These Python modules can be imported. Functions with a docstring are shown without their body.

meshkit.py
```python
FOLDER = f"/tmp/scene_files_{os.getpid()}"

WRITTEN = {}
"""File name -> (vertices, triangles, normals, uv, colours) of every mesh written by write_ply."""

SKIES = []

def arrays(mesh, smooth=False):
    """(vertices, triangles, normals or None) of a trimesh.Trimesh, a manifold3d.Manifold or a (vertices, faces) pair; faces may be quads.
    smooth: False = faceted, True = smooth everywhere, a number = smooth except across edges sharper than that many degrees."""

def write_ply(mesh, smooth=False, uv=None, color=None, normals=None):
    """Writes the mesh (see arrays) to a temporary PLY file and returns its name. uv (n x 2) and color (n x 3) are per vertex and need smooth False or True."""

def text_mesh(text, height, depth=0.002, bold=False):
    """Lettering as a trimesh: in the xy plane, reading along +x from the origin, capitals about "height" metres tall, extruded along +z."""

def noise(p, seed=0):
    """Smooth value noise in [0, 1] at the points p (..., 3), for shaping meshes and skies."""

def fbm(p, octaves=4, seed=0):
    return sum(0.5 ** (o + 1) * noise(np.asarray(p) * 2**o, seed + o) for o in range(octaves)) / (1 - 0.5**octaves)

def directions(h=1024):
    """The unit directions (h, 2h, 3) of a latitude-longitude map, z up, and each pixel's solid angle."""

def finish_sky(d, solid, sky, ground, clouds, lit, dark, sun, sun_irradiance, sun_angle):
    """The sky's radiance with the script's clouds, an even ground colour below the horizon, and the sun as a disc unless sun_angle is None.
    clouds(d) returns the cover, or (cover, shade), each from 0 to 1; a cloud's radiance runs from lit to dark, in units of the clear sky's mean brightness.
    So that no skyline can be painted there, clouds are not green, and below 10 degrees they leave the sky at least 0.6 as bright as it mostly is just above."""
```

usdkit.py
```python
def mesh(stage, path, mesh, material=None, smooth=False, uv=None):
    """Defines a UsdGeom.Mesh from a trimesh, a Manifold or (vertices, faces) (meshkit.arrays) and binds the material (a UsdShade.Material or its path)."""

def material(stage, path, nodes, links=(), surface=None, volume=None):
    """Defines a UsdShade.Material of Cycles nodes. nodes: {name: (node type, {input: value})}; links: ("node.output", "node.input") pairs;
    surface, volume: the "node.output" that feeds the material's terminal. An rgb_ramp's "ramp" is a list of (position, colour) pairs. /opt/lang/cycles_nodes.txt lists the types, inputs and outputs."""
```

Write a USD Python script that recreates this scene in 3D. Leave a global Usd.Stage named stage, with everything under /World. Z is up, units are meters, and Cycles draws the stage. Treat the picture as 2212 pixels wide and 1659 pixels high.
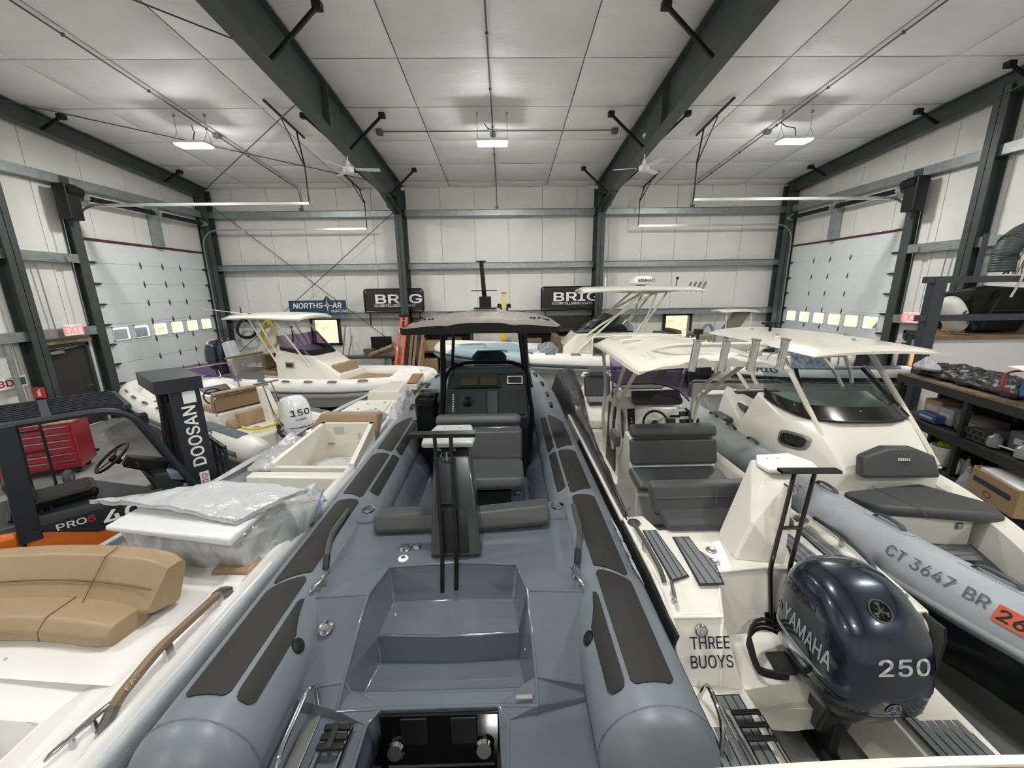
import math, re, random
import numpy as np, trimesh, usdkit, meshkit, manifold3d
from shapely.geometry import Polygon
from pxr import Usd, UsdGeom, UsdLux, UsdShade, Sdf, Gf
random.seed(7); rng = np.random.default_rng(7)
stage = Usd.Stage.CreateInMemory()
UsdGeom.SetStageUpAxis(stage, 'Z'); UsdGeom.SetStageMetersPerUnit(stage, 1.0)
UsdGeom.Xform.Define(stage, '/World'); UsdGeom.Scope.Define(stage, '/World/Looks')
stage.SetDefaultPrim(stage.GetPrimAtPath('/World'))
V3 = lambda *a: np.array(a, float)
# ---------------------------------------------------------------- camera, sky, exposure
FPX, YAW, PIT, ROL, CAMZ = 855.0, math.radians(0.9), math.radians(13.45), math.radians(-0.74), 3.2
FW = V3(math.sin(YAW)*math.cos(PIT), math.cos(YAW)*math.cos(PIT), -math.sin(PIT))
_r = V3(math.cos(YAW), -math.sin(YAW), 0); _u = np.cross(_r, FW)
RT, UP = _r*math.cos(ROL)+_u*math.sin(ROL), _u*math.cos(ROL)-_r*math.sin(ROL)
CAM = V3(0, 0, CAMZ)
cam = UsdGeom.Camera.Define(stage, '/World/camera')
M = np.eye(4); M[0,:3], M[1,:3], M[2,:3], M[3,:3] = RT, UP, -FW, CAM
cam.AddTransformOp().Set(Gf.Matrix4d(M.tolist()))
cam.CreateHorizontalApertureAttr(36.0); cam.CreateVerticalApertureAttr(36.0*1659/2212)
cam.CreateFocalLengthAttr(36.0*FPX/2212); cam.CreateClippingRangeAttr(Gf.Vec2f(0.05, 400))
cam.CreateExposureAttr(0.64)
dome = UsdLux.DomeLight.Define(stage, '/World/sky'); dome.CreateIntensityAttr(1.0); dome.CreateColorAttr(Gf.Vec3f(0.86, 0.93, 1.0))
LAMP = 190.0      # radiance of each ceiling lamp's diffuser
# ---------------------------------------------------------------- measuring: a picture point at a known height / depth / side
def ray(x, y): return RT*(x-1106)/FPX-UP*(y-829.5)/FPX+FW
def atz(x, y, z): d = ray(x, y); return CAM+d*(z-CAMZ)/d[2]
def aty(x, y, Y): d = ray(x, y); return CAM+d*Y/d[1]
def atx(x, y, X): d = ray(x, y); return CAM+d*X/d[0]
def nz(v): v = np.asarray(v, float); return v/np.linalg.norm(v)
# ---------------------------------------------------------------- mesh builder
class MB:
    def __init__(s): s.V, s.F, s.n = [], [], 0
    def add(s, v, f):
        v = np.asarray(v, float); f = np.asarray(f, int)
        if f.ndim == 2 and f.shape[1] == 4: f = np.vstack([f[:, [0,1,2]], f[:, [0,2,3]]])
        s.V.append(v); s.F.append(f+s.n); s.n += len(v); return s
    def tm(s, m): return s.add(m.vertices, m.faces)
    def box(s, c, d, yaw=0, R=None):
        m = trimesh.creation.box(d); v = np.array(m.vertices)
        if yaw: cc, ss = math.cos(yaw), math.sin(yaw); R = np.array([[cc,-ss,0],[ss,cc,0],[0,0,1.]])
        if R is not None: v = v@np.asarray(R).T
        return s.add(v+np.asarray(c), m.faces)
    def bar(s, p, q, w, h, up=(0,0,1)):      # rectangular bar from p to q, w wide across, h along up
        p, q = np.asarray(p, float), np.asarray(q, float); d = nz(q-p); up = np.asarray(up, float)
        if abs(d@up) > .98: up = V3(0,1,0)
        x = nz(np.cross(d, up)); u = np.cross(x, d)
        return s.box((p+q)/2, (w, np.linalg.norm(q-p), h), R=np.stack([x, d, u], 1))
    def cyl(s, p, q, r, r1=None, n=14): return s.tube([p, q], [r, r if r1 is None else r1], n)
    def tube(s, pts, r, n=8, closed=False, cap=True):
        P = np.asarray(pts, float); k = len(P); r = np.broadcast_to(np.asarray(r, float), (k,))
        T = np.roll(P, -1, 0)-np.roll(P, 1, 0) if closed else np.gradient(P, axis=0)
        T = T/np.maximum(np.linalg.norm(T, axis=1, keepdims=True), 1e-12)
        u = V3(0,0,1) if abs(T[0][2]) < .9 else V3(1,0,0); u = nz(u-T[0]*(u@T[0])); A = np.linspace(0, 2*np.pi, n, endpoint=False); R = []
        for i in range(k):
            u = nz(u-T[i]*(u@T[i])); w = np.cross(T[i], u)
            R.append(P[i]+r[i]*(np.outer(np.cos(A), u)+np.outer(np.sin(A), w)))
        return s.loft(R, closed, cap)
    def loft(s, R, closed=False, cap=True):   # R: rings of the same number of points, each closed
        R = np.asarray(R, float); k, n = R.shape[:2]; F = []
        for i in range(k if closed else k-1):
            a, b = i*n, ((i+1) % k)*n
            for j in range(n): F.append((a+j, a+(j+1) % n, b+(j+1) % n, b+j))
        v = R.reshape(-1, 3); F = np.array(F); F = np.vstack([F[:, [0,1,2]], F[:, [0,2,3]]])
        if cap and not closed:
            v = np.vstack([v, R[0].mean(0), R[-1].mean(0)]); c0, c1 = k*n, k*n+1; o = (k-1)*n
            F = np.vstack([F, [(c0, (j+1) % n, j) for j in range(n)], [(c1, o+j, o+(j+1) % n) for j in range(n)]])
        return s.add(v, F)
    def lathe(s, prof, o, ax=(0,0,1), n=24):  # prof: (radius, distance along ax)
        ax = nz(ax); u = nz(np.cross(ax, V3(1,0,0) if abs(ax[0]) < .9 else V3(0,1,0))); w = np.cross(ax, u); A = np.linspace(0, 2*np.pi, n, endpoint=False)
        return s.loft([np.asarray(o)+ax*h+max(r, 1e-4)*(np.outer(np.cos(A), u)+np.outer(np.sin(A), w)) for r, h in prof])
    def prism(s, poly, o, ux, uy, d):         # polygon in the plane (o, ux, uy), extruded by d along ux x uy
        p = Polygon(poly); p = p if p.is_valid else p.buffer(0)
        m = trimesh.creation.extrude_polygon(p, abs(d), engine='earcut'); v = np.array(m.vertices)
        if d < 0: v[:, 2] -= abs(d)
        ux, uy = nz(ux), nz(uy)
        return s.add(np.asarray(o)+v@np.stack([ux, uy, np.cross(ux, uy)]), m.faces)
    def grid(s, P, th=None, N=None):          # P (n, m, 3) surface; th: thickness along -N (or the grid's own normals)
        P = np.asarray(P, float); n, m = P.shape[:2]
        I = np.arange(n*m).reshape(n, m); q = np.stack([I[:-1,:-1], I[1:,:-1], I[1:,1:], I[:-1,1:]], -1).reshape(-1, 4)
        if th is None: return s.add(P.reshape(-1, 3), q)
        if N is None:
            N = np.cross(np.gradient(P, axis=0), np.gradient(P, axis=1)); N /= np.maximum(np.linalg.norm(N, axis=2, keepdims=True), 1e-9)
        B = P-np.asarray(N)*th; k = n*m; e = [q, q[:, ::-1]+k]
        for l in (I[:,0], I[-1,:], I[::-1,-1], I[0,::-1]):
            e.append(np.stack([l[:-1], l[1:], l[1:]+k, l[:-1]+k], 1))
        return s.add(np.vstack([P.reshape(-1, 3), B.reshape(-1, 3)]), np.vstack(e))
    def hull(s, pts, r=0.0, n=10):            # convex body with edges rounded by r: pts are its outermost corners
        P = np.asarray(pts, float)
        if r > 0:
            c = P.mean(0); S = np.array(manifold3d.Manifold.sphere(1.0, n).to_mesh().vert_properties[:, :3])
            d = c-P; Q = P+np.sign(d)*np.minimum(r, np.abs(d))
            P = (Q[:, None]+S[None]*r).reshape(-1, 3)
        m = manifold3d.Manifold.hull_points(P).to_mesh(); return s.add(m.vert_properties[:, :3], m.tri_verts)
    def rbox(s, c, d, r=.02, yaw=0, n=10):
        d = np.asarray(d, float)/2; P = np.array([(x, y, z) for x in (-1,1) for y in (-1,1) for z in (-1,1)])*d
        r = min(r, d.min()*.98); S = np.array(manifold3d.Manifold.sphere(r, n).to_mesh().vert_properties[:, :3])
        P = ((P-np.sign(P)*r)[:, None]+S[None]).reshape(-1, 3); m = manifold3d.Manifold.hull_points(P).to_mesh(); v = m.vert_properties[:, :3]
        if yaw: v = v@np.array([[math.cos(yaw), math.sin(yaw), 0], [-math.sin(yaw), math.cos(yaw), 0], [0,0,1]])
        return s.add(v+np.asarray(c), m.tri_verts)
    def text(s, txt, h, o, ux, uy, depth=.003, bold=False, sx=1.0, align=.5):
        m = meshkit.text_mesh(txt, h, depth, bold); v = np.array(m.vertices); w = v[:, 0].max(); v[:, 0] = (v[:, 0]-w*align)*sx
        ux, uy = nz(ux), nz(uy); return s.add(np.asarray(o)+v@np.stack([ux, uy, np.cross(ux, uy)]), m.faces)
    def disc(s, o, r, ax, th=.01, n=20, b=.3): return s.lathe([(0,0), (r,0), (r, th*(1-b)), (r*(1-.12), th), (0, th)], o, ax, n)
    def mesh(s): return np.vstack(s.V), np.vstack(s.F)
def spline(pts, n=24):                        # smooth curve through the points
    P = np.asarray(pts, float); t = np.r_[0, np.cumsum(np.linalg.norm(np.diff(P, axis=0), axis=1))]
    from scipy.interpolate import PchipInterpolator
    return PchipInterpolator(t, P)(np.linspace(0, t[-1], n))
def fillet(pts, r, k=5):                      # polyline with rounded corners
    P = [np.asarray(p, float) for p in pts]; out = [P[0]]
    for a, b, c in zip(P, P[1:], P[2:]):
        d = min(r, np.linalg.norm(a-b)/2, np.linalg.norm(c-b)/2); p, q = b+nz(a-b)*d, b+nz(c-b)*d
        out += [(1-t)**2*p+2*t*(1-t)*b+t*t*q for t in np.linspace(0, 1, k)]
    return np.array(out+[P[-1]])
# ---------------------------------------------------------------- things, parts, setting
_used = {}
def numbered(parent, name):
    k = (parent, name); _used[k] = _used.get(k, -1)+1
    return f'{parent}/{name}' + (f'_{_used[k]:03d}' if _used[k] else '')
class Thing:
    """An Xform at the thing's base; its parts are given in the thing's own frame (local) or in the room's."""
    def __init__(s, name, label, cat=None, loc=(0,0,0), yaw=0.0, group=None, local=False, kind=None, size=(1.0, 0.0)):
        # size: factor on the thing's first measured dimensions, and how many metres lower it then stands on its bunks
        s.k, s.drop = size[0], V3(0,0,-size[1]); loc = np.asarray(loc, float)*V3(size[0],size[0],1)
        s.loc, s.yaw, s.local = np.asarray(loc, float), yaw, local
        x = UsdGeom.Xform.Define(stage, numbered('/World', name)); s.path = str(x.GetPath()); s.prim = x.GetPrim()
        x.AddTranslateOp().Set(Gf.Vec3d(*map(float, s.loc)))
        if yaw: x.AddRotateZOp().Set(math.degrees(yaw))
        tag(s.prim, label, cat, group, kind)
    def part(s, name, mb, mat, label=None, parent=None, smooth=32, kind=None):
        v, f = mb.mesh()
        if not s.local:
            v = v*s.k+s.drop-s.loc
            if s.yaw: c, n = math.cos(s.yaw), math.sin(s.yaw); v = v@np.array([[c,-n,0],[n,c,0],[0,0,1.]])
        m = usdkit.mesh(stage, numbered(parent or s.path, name), (v, f), mat, smooth=smooth)
        p = m.GetPrim(); tag(p, label, None, None, kind); return str(m.GetPath())
    def w(s, p):                               # own frame -> room
        c, n = math.cos(s.yaw), math.sin(s.yaw); return s.loc+np.asarray(p)@np.array([[c,n,0],[-n,c,0],[0,0,1.]])
def tag(p, label=None, cat=None, group=None, kind=None):
    for k, v in (('label', label), ('category', cat), ('group', group), ('kind', kind)):
        if v: p.SetCustomDataByKey(k, v)
def copy(t, loc, label, yaw=None, group=None):
    was = t.prim.GetCustomData(); n = re.sub(r'_\d{3}$', '', t.prim.GetName())
    p = stage.DefinePrim(numbered('/World', n), 'Xform'); p.GetReferences().AddInternalReference(t.path); p.SetInstanceable(True)
    x = UsdGeom.Xformable(p); x.ClearXformOpOrder()
    p.GetAttribute('xformOp:translate').Set(Gf.Vec3d(*map(float, loc))) if p.GetAttribute('xformOp:translate') else None
    ops = [x.AddTranslateOp()] ; ops[0].Set(Gf.Vec3d(*map(float, loc))); x.AddRotateZOp().Set(math.degrees(t.yaw if yaw is None else yaw))
    tag(p, label, was.get('category'), group or was.get('group')); return p
def struct(name, mb, mat, label=None, smooth=32, parent=None):
    m = usdkit.mesh(stage, numbered(parent or '/World', name), mb.mesh(), mat, smooth=smooth)
    if not parent: tag(m.GetPrim(), label, None, None, 'structure')
    return str(m.GetPath())
# ---------------------------------------------------------------- materials
_m = {}
def mat(name, col, rough=.5, metal=0., var=0., vscale=4., bump=0., bscale=30., coat=0., em=0., spec=.5, sheen=0., rvar=0., trans=0., ior=1.5, bdist=.01, stretch=None, tint2=None):
    if name in _m: return _m[name]
    p = dict(base_color=col, roughness=rough, metallic=metal, coat_weight=coat, specular_ior_level=spec, sheen_weight=sheen, transmission_weight=trans, ior=ior)
    if em: p.update(emission_color=col, emission_strength=em)
    n, l = {'p': ('principled_bsdf', p)}, []
    if var or bump or rvar:
        n['t'] = ('texture_coordinate', {}); n['mp'] = ('mapping', {'scale': stretch or (1,1,1)}); l.append(('t.object', 'mp.vector'))
    if var:
        c2 = tint2 or tuple(c*(1-var) for c in col); c1 = tuple(min(1, c*(1+var*.5)) for c in col)
        n['n'] = ('noise_texture', {'scale': vscale, 'detail': 5, 'roughness': .6}); n['r'] = ('rgb_ramp', {'ramp': [(.3, c2), (.7, c1)]})
        l += [('mp.vector', 'n.vector'), ('n.fac', 'r.fac'), ('r.color', 'p.base_color')]
    if rvar:
        n['n2'] = ('noise_texture', {'scale': vscale*1.7, 'detail': 4}); n['mr'] = ('map_range', {'from_min': .3, 'from_max': .7, 'to_min': rough, 'to_max': rough+rvar})
        l += [('mp.vector', 'n2.vector'), ('n2.fac', 'mr.value'), ('mr.result', 'p.roughness')]
    if bump:
        n['nb'] = ('noise_texture', {'scale': bscale, 'detail': 3}); n['b'] = ('bump', {'strength': bump, 'distance': bdist})
        l += [('mp.vector', 'nb.vector'), ('nb.fac', 'b.height'), ('b.normal', 'p.normal')]
    _m[name] = usdkit.material(stage, '/World/Looks/'+name, n, l, 'p.BSDF'); return _m[name]
def pane(name, tint, gloss=.5):
    if name in _m: return _m[name]
    _m[name] = usdkit.material(stage, '/World/Looks/'+name, {'t': ('transparent_bsdf', {'color': tint}), 'g': ('glossy_bsdf', {'color': (1,1,1), 'roughness': .02}), 'w': ('layer_weight', {'blend': .5}), 'q': ('math', {'math_type': 'power', 'value2': 4.0}),
        's': ('math', {'math_type': 'multiply_add', 'value2': gloss, 'value3': .045}), 'm': ('mix_closure', {})},
        [('w.facing', 'q.value1'), ('q.value', 's.value1'), ('s.value', 'm.fac'), ('t.BSDF', 'm.closure1'), ('g.BSDF', 'm.closure2')], 'm.closure'); return _m[name]
steel_dark = mat('painted_steel_dark', (.052,.060,.060), .42, var=.25, vscale=2.5)
galv = mat('galvanized_steel', (.33,.355,.36), .42, .55, var=.2, vscale=6)
wallpan = mat('white_wall_panel', (.74,.745,.70), .42, var=.05, vscale=1.2, bump=.05, bscale=14)
ceilpan = mat('vinyl_insulation_facing', (.80,.81,.79), .58, spec=.35, var=.05, vscale=.8, bump=.35, bscale=1.6, bdist=.05, stretch=(1,1.8,1))
concrete = mat('concrete_floor', (.25,.25,.235), .55, var=.35, vscale=1.5, bump=.15, bscale=40, rvar=.2)
black = mat('black_matte', (.006,.0065,.007), .5, spec=.3)
blackgl = mat('black_gloss', (.004,.004,.005), .08, coat=.5)
blackpl = mat('black_plastic', (.008,.008,.009), .42, spec=.35)
rubber = mat('black_rubber', (.012,.012,.012), .75)
chrome = mat('polished_steel', (.56,.56,.56), .09, 1.)
steel = mat('brushed_steel', (.55,.55,.54), .28, 1.)
white = mat('white_plastic', (.80,.80,.78), .35)
white_gel = mat('white_gelcoat', (.79,.77,.69), .16, coat=.4, var=.03, vscale=2)
cream_gel = mat('cream_gelcoat', (.74,.71,.62), .22, coat=.3, var=.03, vscale=2)
white_pvc = mat('white_tube_fabric', (.74,.73,.68), .45, var=.06, vscale=3, bump=.06, bscale=9)
grey_gel = mat('grey_gelcoat', (.118,.138,.170), .10, coat=.6, var=.06, vscale=2)
grey_pvc = mat('grey_tube_fabric', (.165,.195,.222), .40, var=.08, vscale=3, bump=.05, bscale=9)
dgrey_pvc = mat('slate_tube_fabric', (.085,.105,.130), .45, var=.1, vscale=3)
pad_dark = mat('dark_tread_pad', (.015,.015,.0145), .72, bump=.2, bscale=160, bdist=.003)
seat_grey = mat('charcoal_vinyl', (.050,.053,.056), .50, bump=.18, bscale=220, bdist=.002, sheen=.1)
seat_tan = mat('tan_vinyl', (.325,.225,.125), .46, bump=.15, bscale=220, bdist=.002, var=.06, vscale=5)
stitch = mat('seam_thread', (.11,.115,.12), .6); stitch_tan = mat('tan_seam_thread', (.16,.10,.05), .6)
eva = mat('grey_deck_foam', (.165,.175,.185), .7, bump=.2, bscale=180, bdist=.002, var=.06)
eva_gap = mat('black_deck_seam', (.012,.012,.013), .7)
teak = mat('teak_deck_foam', (.30,.155,.075), .65, var=.2, vscale=12)
powder = mat('cream_powder_coat', (.70,.67,.57), .32)
# ================================================================ THE SETTING
XL, XR, YB, YF = -10.5, 10.3, 15.15, -8.0
roof = lambda y: 6.65+.085*(15.1-y)
fl = struct('floor', MB().box((-.1, 3.5, -.06), (21.4, 23.8, .12)), concrete)
XS = [XL, -8.7, -7.03, -5.3, -3.5, -1.87, -.22, 1.54, 3.3, 5.35, 6.7, 8.48, XR]
YS = [3.5, 5.1, 6.75, 8.4, 10.03, 11.66, 13.2, 14.65, YB]
ce = struct('ceiling', MB().add([(XL-.2,YF-.2,roof(YF)+.2),(XR+.2,YF-.2,roof(YF)+.2),(XR+.2,YB+.3,roof(YB)+.2),(XL-.2,YB+.3,roof(YB)+.2),
    (XL-.2,YF-.2,roof(YF)+.12),(XR+.2,YF-.2,roof(YF)+.12),(XR+.2,YB+.3,roof(YB)+.12),(XL-.2,YB+.3,roof(YB)+.12)],
    [(0,1,2,3),(7,6,5,4),(0,4,5,1),(1,5,6,2),(2,6,7,3),(3,7,4,0)]), ceilpan, smooth=False)
for i in range(12):
    for j in range(-1, 8):
        y0, y1 = (YF, YS[0]) if j < 0 else (YS[j], YS[j+1]); x0, x1 = XS[i]+.012, XS[i+1]-.012; n = 3 if j < 0 else 13
        u, v = np.meshgrid(np.linspace(0, 1, n), np.linspace(0, 1, n), indexing='ij')
        X, Y = x0+(x1-x0)*u, y0+.012+(y1-y0-.024)*v; bul = (16*u*(1-u)*v*(1-v))**.6
        f = meshkit.fbm(np.stack([X*.9, Y*1.3, 0*X+i*3.7], -1), 3, 5)-.5
        g = meshkit.noise(np.stack([X*2.2, Y*5.0, 0*X+j*1.9], -1), 9)-.5
        if j < 0: bul, f, g = 0*bul, 0*f, 0*g
        Z = roof(Y)+.085-.055*bul+(.09*f+.022*g)*np.minimum(1, bul*1.6)-.03*np.exp(-((v-.5)/.5)**8)*0
        struct('ceiling_panel', MB().grid(np.stack([X, Y, Z], -1), -.015), ceilpan, parent=ce, smooth=60)
def wall(name, o, ux, L, ztop, seams, holes, inward):
    """A wall of upright panels: o origin at the floor, ux along the wall, ztop(s) the top, holes as (s0, s1, z0, z1)."""
    o, ux, uz = np.asarray(o, float), np.asarray(ux, float), V3(0,0,1); base = MB()
    full = Polygon([(0,0),(L,0),(L,ztop(L)),(0,ztop(0))])
    for h in holes: full = full.difference(Polygon([(h[0],h[2]),(h[1],h[2]),(h[1],h[3]),(h[0],h[3])]))
    d = nz(np.cross(ux, uz)); sgn = 1 if d@inward > 0 else -1
    base.prism(full, o-np.asarray(inward)*.16, ux, uz, sgn*.10); w = struct(name, base, wallpan, smooth=False)
    for s0, s1 in zip([0]+seams, seams+[L]):
        if s1-s0 < .02: continue
        p = full.intersection(Polygon([(s0+.006,0),(s1-.006,0),(s1-.006,9),(s0+.006,9)]))
        for g in getattr(p, 'geoms', [p]):
            if g.area > .01: struct('wall_panel', MB().prism(g, o-np.asarray(inward)*.06, ux, uz, sgn*.055), wallpan, parent=w, smooth=False)
    return w
WIN = [(-7.28, -6.2, 1.25, 2.24), (6.02, 7.1, 1.25, 2.22)]
sea = [s-XL for s in np.arange(.19-1.21*8, XR, 1.21)]
wall('wall_back', (XL, YB, 0), (1,0,0), XR-XL, lambda s: roof(YB)+.16, sea, [(a-XL, b-XL, c, d) for a, b, c, d in WIN], (0,-1,0))
DY0, DY1, DZ = 10.62, 14.6, 4.55
side = [s for s in np.arange(1.0, YB-YF, 1.2)]
wall('wall_left', (XL, YF, 0), (0,1,0), YB-YF, lambda s: roof(YF+s)+.16, side, [(DY0-YF, DY1-YF, -.1, DZ), (9.02-YF, 10.06-YF, -.1, 2.06)], (1,0,0))
wall('wall_right', (XR, YF, 0), (0,1,0), YB-YF, lambda s: roof(YF+s)+.16, side, [(DY0-YF, DY1-YF, -.1, DZ), (9.1-YF, 10.0-YF, -.1, 2.06)], (-1,0,0))
struct('wall_front', MB().box((-.1, YF-.1, 4.4), (21.2, .2, 8.9)), wallpan, smooth=False)
# windows in the back wall
glassm = pane('window_glass', (.95,.97,.96)); alum = mat('black_window_frame', (.012,.012,.013), .4)
for k, (a, b, c, d) in enumerate(WIN):
    f = MB()
    for q in (a+.04, b-.04): f.box((q, YB, (c+d)/2), (.09, .2, d-c+.08))
    for q in (c+.02, d-.02): f.box(((a+b)/2, YB, q), (b-a+.04, .2, .09))
    w = struct(f'window_{k+1}', f, alum, smooth=False); struct('window_pane', MB().add([(a+.05,YB,c+.05),(b-.05,YB,c+.05),(b-.05,YB,d-.05),(a+.05,YB,d-.05)],[(0,1,2,3)]), glassm, parent=w, smooth=False)
# overhead doors: sections, hinges, lights
doorpan = mat('white_door_section', (.70,.735,.75), .4, var=.04); hinge_m = mat('dark_hinge', (.06,.075,.08), .4, .6); redseal = mat('dark_red_seal', (.10,.018,.016), .6)
ZS = [0, .33, .85, 1.375, 1.9, 2.425, 2.95, 3.475, 4.0, 4.53]
for k, (X, s) in enumerate(((XL, 1), (XR, -1))):
    d = struct(f'door_{k+1}', MB().box((X+s*.03, (DY0+DY1)/2, DZ+.02), (.06, DY1-DY0+.3, .05)), redseal, smooth=False)
    yw = DY0+.1+np.arange(7)*(DY1-DY0-.2)/6
    for i in range(9):
        z0, z1 = ZS[i]+.003, ZS[i+1]-.003; o = V3(X+(-.03 if s > 0 else -.03), 0, 0)
        p = Polygon([(DY0,z0),(DY1,z0),(DY1,z1),(DY0,z1)])
        if i == 4:
            for a, b in zip(yw, yw[1:]): p = p.difference(Polygon([(a+.08,1.99),(b-.08,1.99),(b-.08,2.34),(a+.08,2.34)]))
        struct('door_section', MB().prism(p, (X-.03, 0, 0), (0,1,0), (0,0,1), .05), doorpan, parent=d, smooth=False)
        struct('added_joint_backing', MB().box((X-s*.05,(DY0+DY1)/2,ZS[i+1]), (.03,DY1-DY0+.1,.05)), doorpan, parent=d, smooth=False)  # unseen backing strip added outside each joint to block daylight through the gaps
        if i == 4:
            for a, b in zip(yw, yw[1:]):
                fr = MB()
                for q in (a+.08, b-.08): fr.box((X+s*.02, q, 2.165), (.04, .03, .38))
                for q in (1.985, 2.345): fr.box((X+s*.02, (a+b)/2, q), (.04, b-a-.13, .03))
                struct('window_frame', fr, doorpan, parent=d, smooth=False)
                struct('window_pane', MB().add([(X,a+.08,1.99),(X,b-.08,1.99),(X,b-.08,2.34),(X,a+.08,2.34)],[(0,1,2,3)]), glassm, parent=d, smooth=False)
        if i:
            for q in (.28, .47, .64, ):
                y = DY0+(DY1-DY0)*q+.35; z = ZS[i]; x = X+s*.025
                struct('door_hinge', MB().hull([(x,y-.035,z),(x,y+.035,z),(x,y,z+.12),(x,y,z-.12),(x+s*.025,y-.01,z+.05),(x+s*.025,y+.01,z-.05)]), hinge_m, parent=d, smooth=False)
            for y in (DY0+.03, DY1-.03):
                struct('door_roller_hinge', MB().box((X+s*.05, y, ZS[i]), (.08, .14, .05)).cyl((X+s*.07,y-.12,ZS[i]), (X+s*.07,y+.12,ZS[i]), .02, n=8), hinge_m, parent=d)
# personnel doors
bronze = mat('dark_bronze_door', (.042,.040,.036), .45, var=.15); wood_trim = mat('raw_wood_trim', (.30,.20,.11), .7, var=.4, vscale=9)
for k, (X, s, a, b) in enumerate(((XL, 1, 9.02, 10.06), (XR, -1, 9.1, 10.0))):
    fr = MB()
    for q in (a+.035, b-.035): fr.box((X-.02*s, q, 1.03), (.2, .07, 2.06))
    fr.box((X-.02*s, (a+b)/2, 2.03), (.2, b-a, .07)); d = struct(f'door_{k+3}', fr, steel_dark, smooth=False)
    p = Polygon([(a+.08,.02),(b-.08,.02),(b-.08,1.98),(a+.08,1.98)]); lite = (a+.22, b-.22, .9, 1.85)
    if k: p = p.difference(Polygon([(lite[0],lite[2]),(lite[1],lite[2]),(lite[1],lite[3]),(lite[0],lite[3])]))
    struct('door_leaf', MB().prism(p, (X-.04, 0, 0), (0,1,0), (0,0,1), .05), bronze, parent=d, smooth=False)
    if k: struct('door_glass', MB().add([(X,lite[0],lite[2]),(X,lite[1],lite[2]),(X,lite[1],lite[3]),(X,lite[0],lite[3])],[(0,1,2,3)]), glassm, parent=d, smooth=False)
    struct('door_closer', MB().rbox((X+s*.08, a+.28, 1.9), (.07, .3, .07), .01).bar((X+s*.1,a+.3,1.95), (X+s*.14,b-.35,2.0), .02, .012), galv, parent=d)
    struct('door_handle', MB().cyl((X+s*.02,b-.16,1.0),(X+s*.09,b-.16,1.0),.02).bar((X+s*.09,b-.14,1.0),(X+s*.09,b-.3,1.0),.02,.02), steel, parent=d)
struct('trim_1', MB().box((XL+.09, 9.54, 2.13), (.14, 1.1, .07)), wood_trim, 'raw wooden header over the dark exit door in the left wall', smooth=False)
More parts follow.
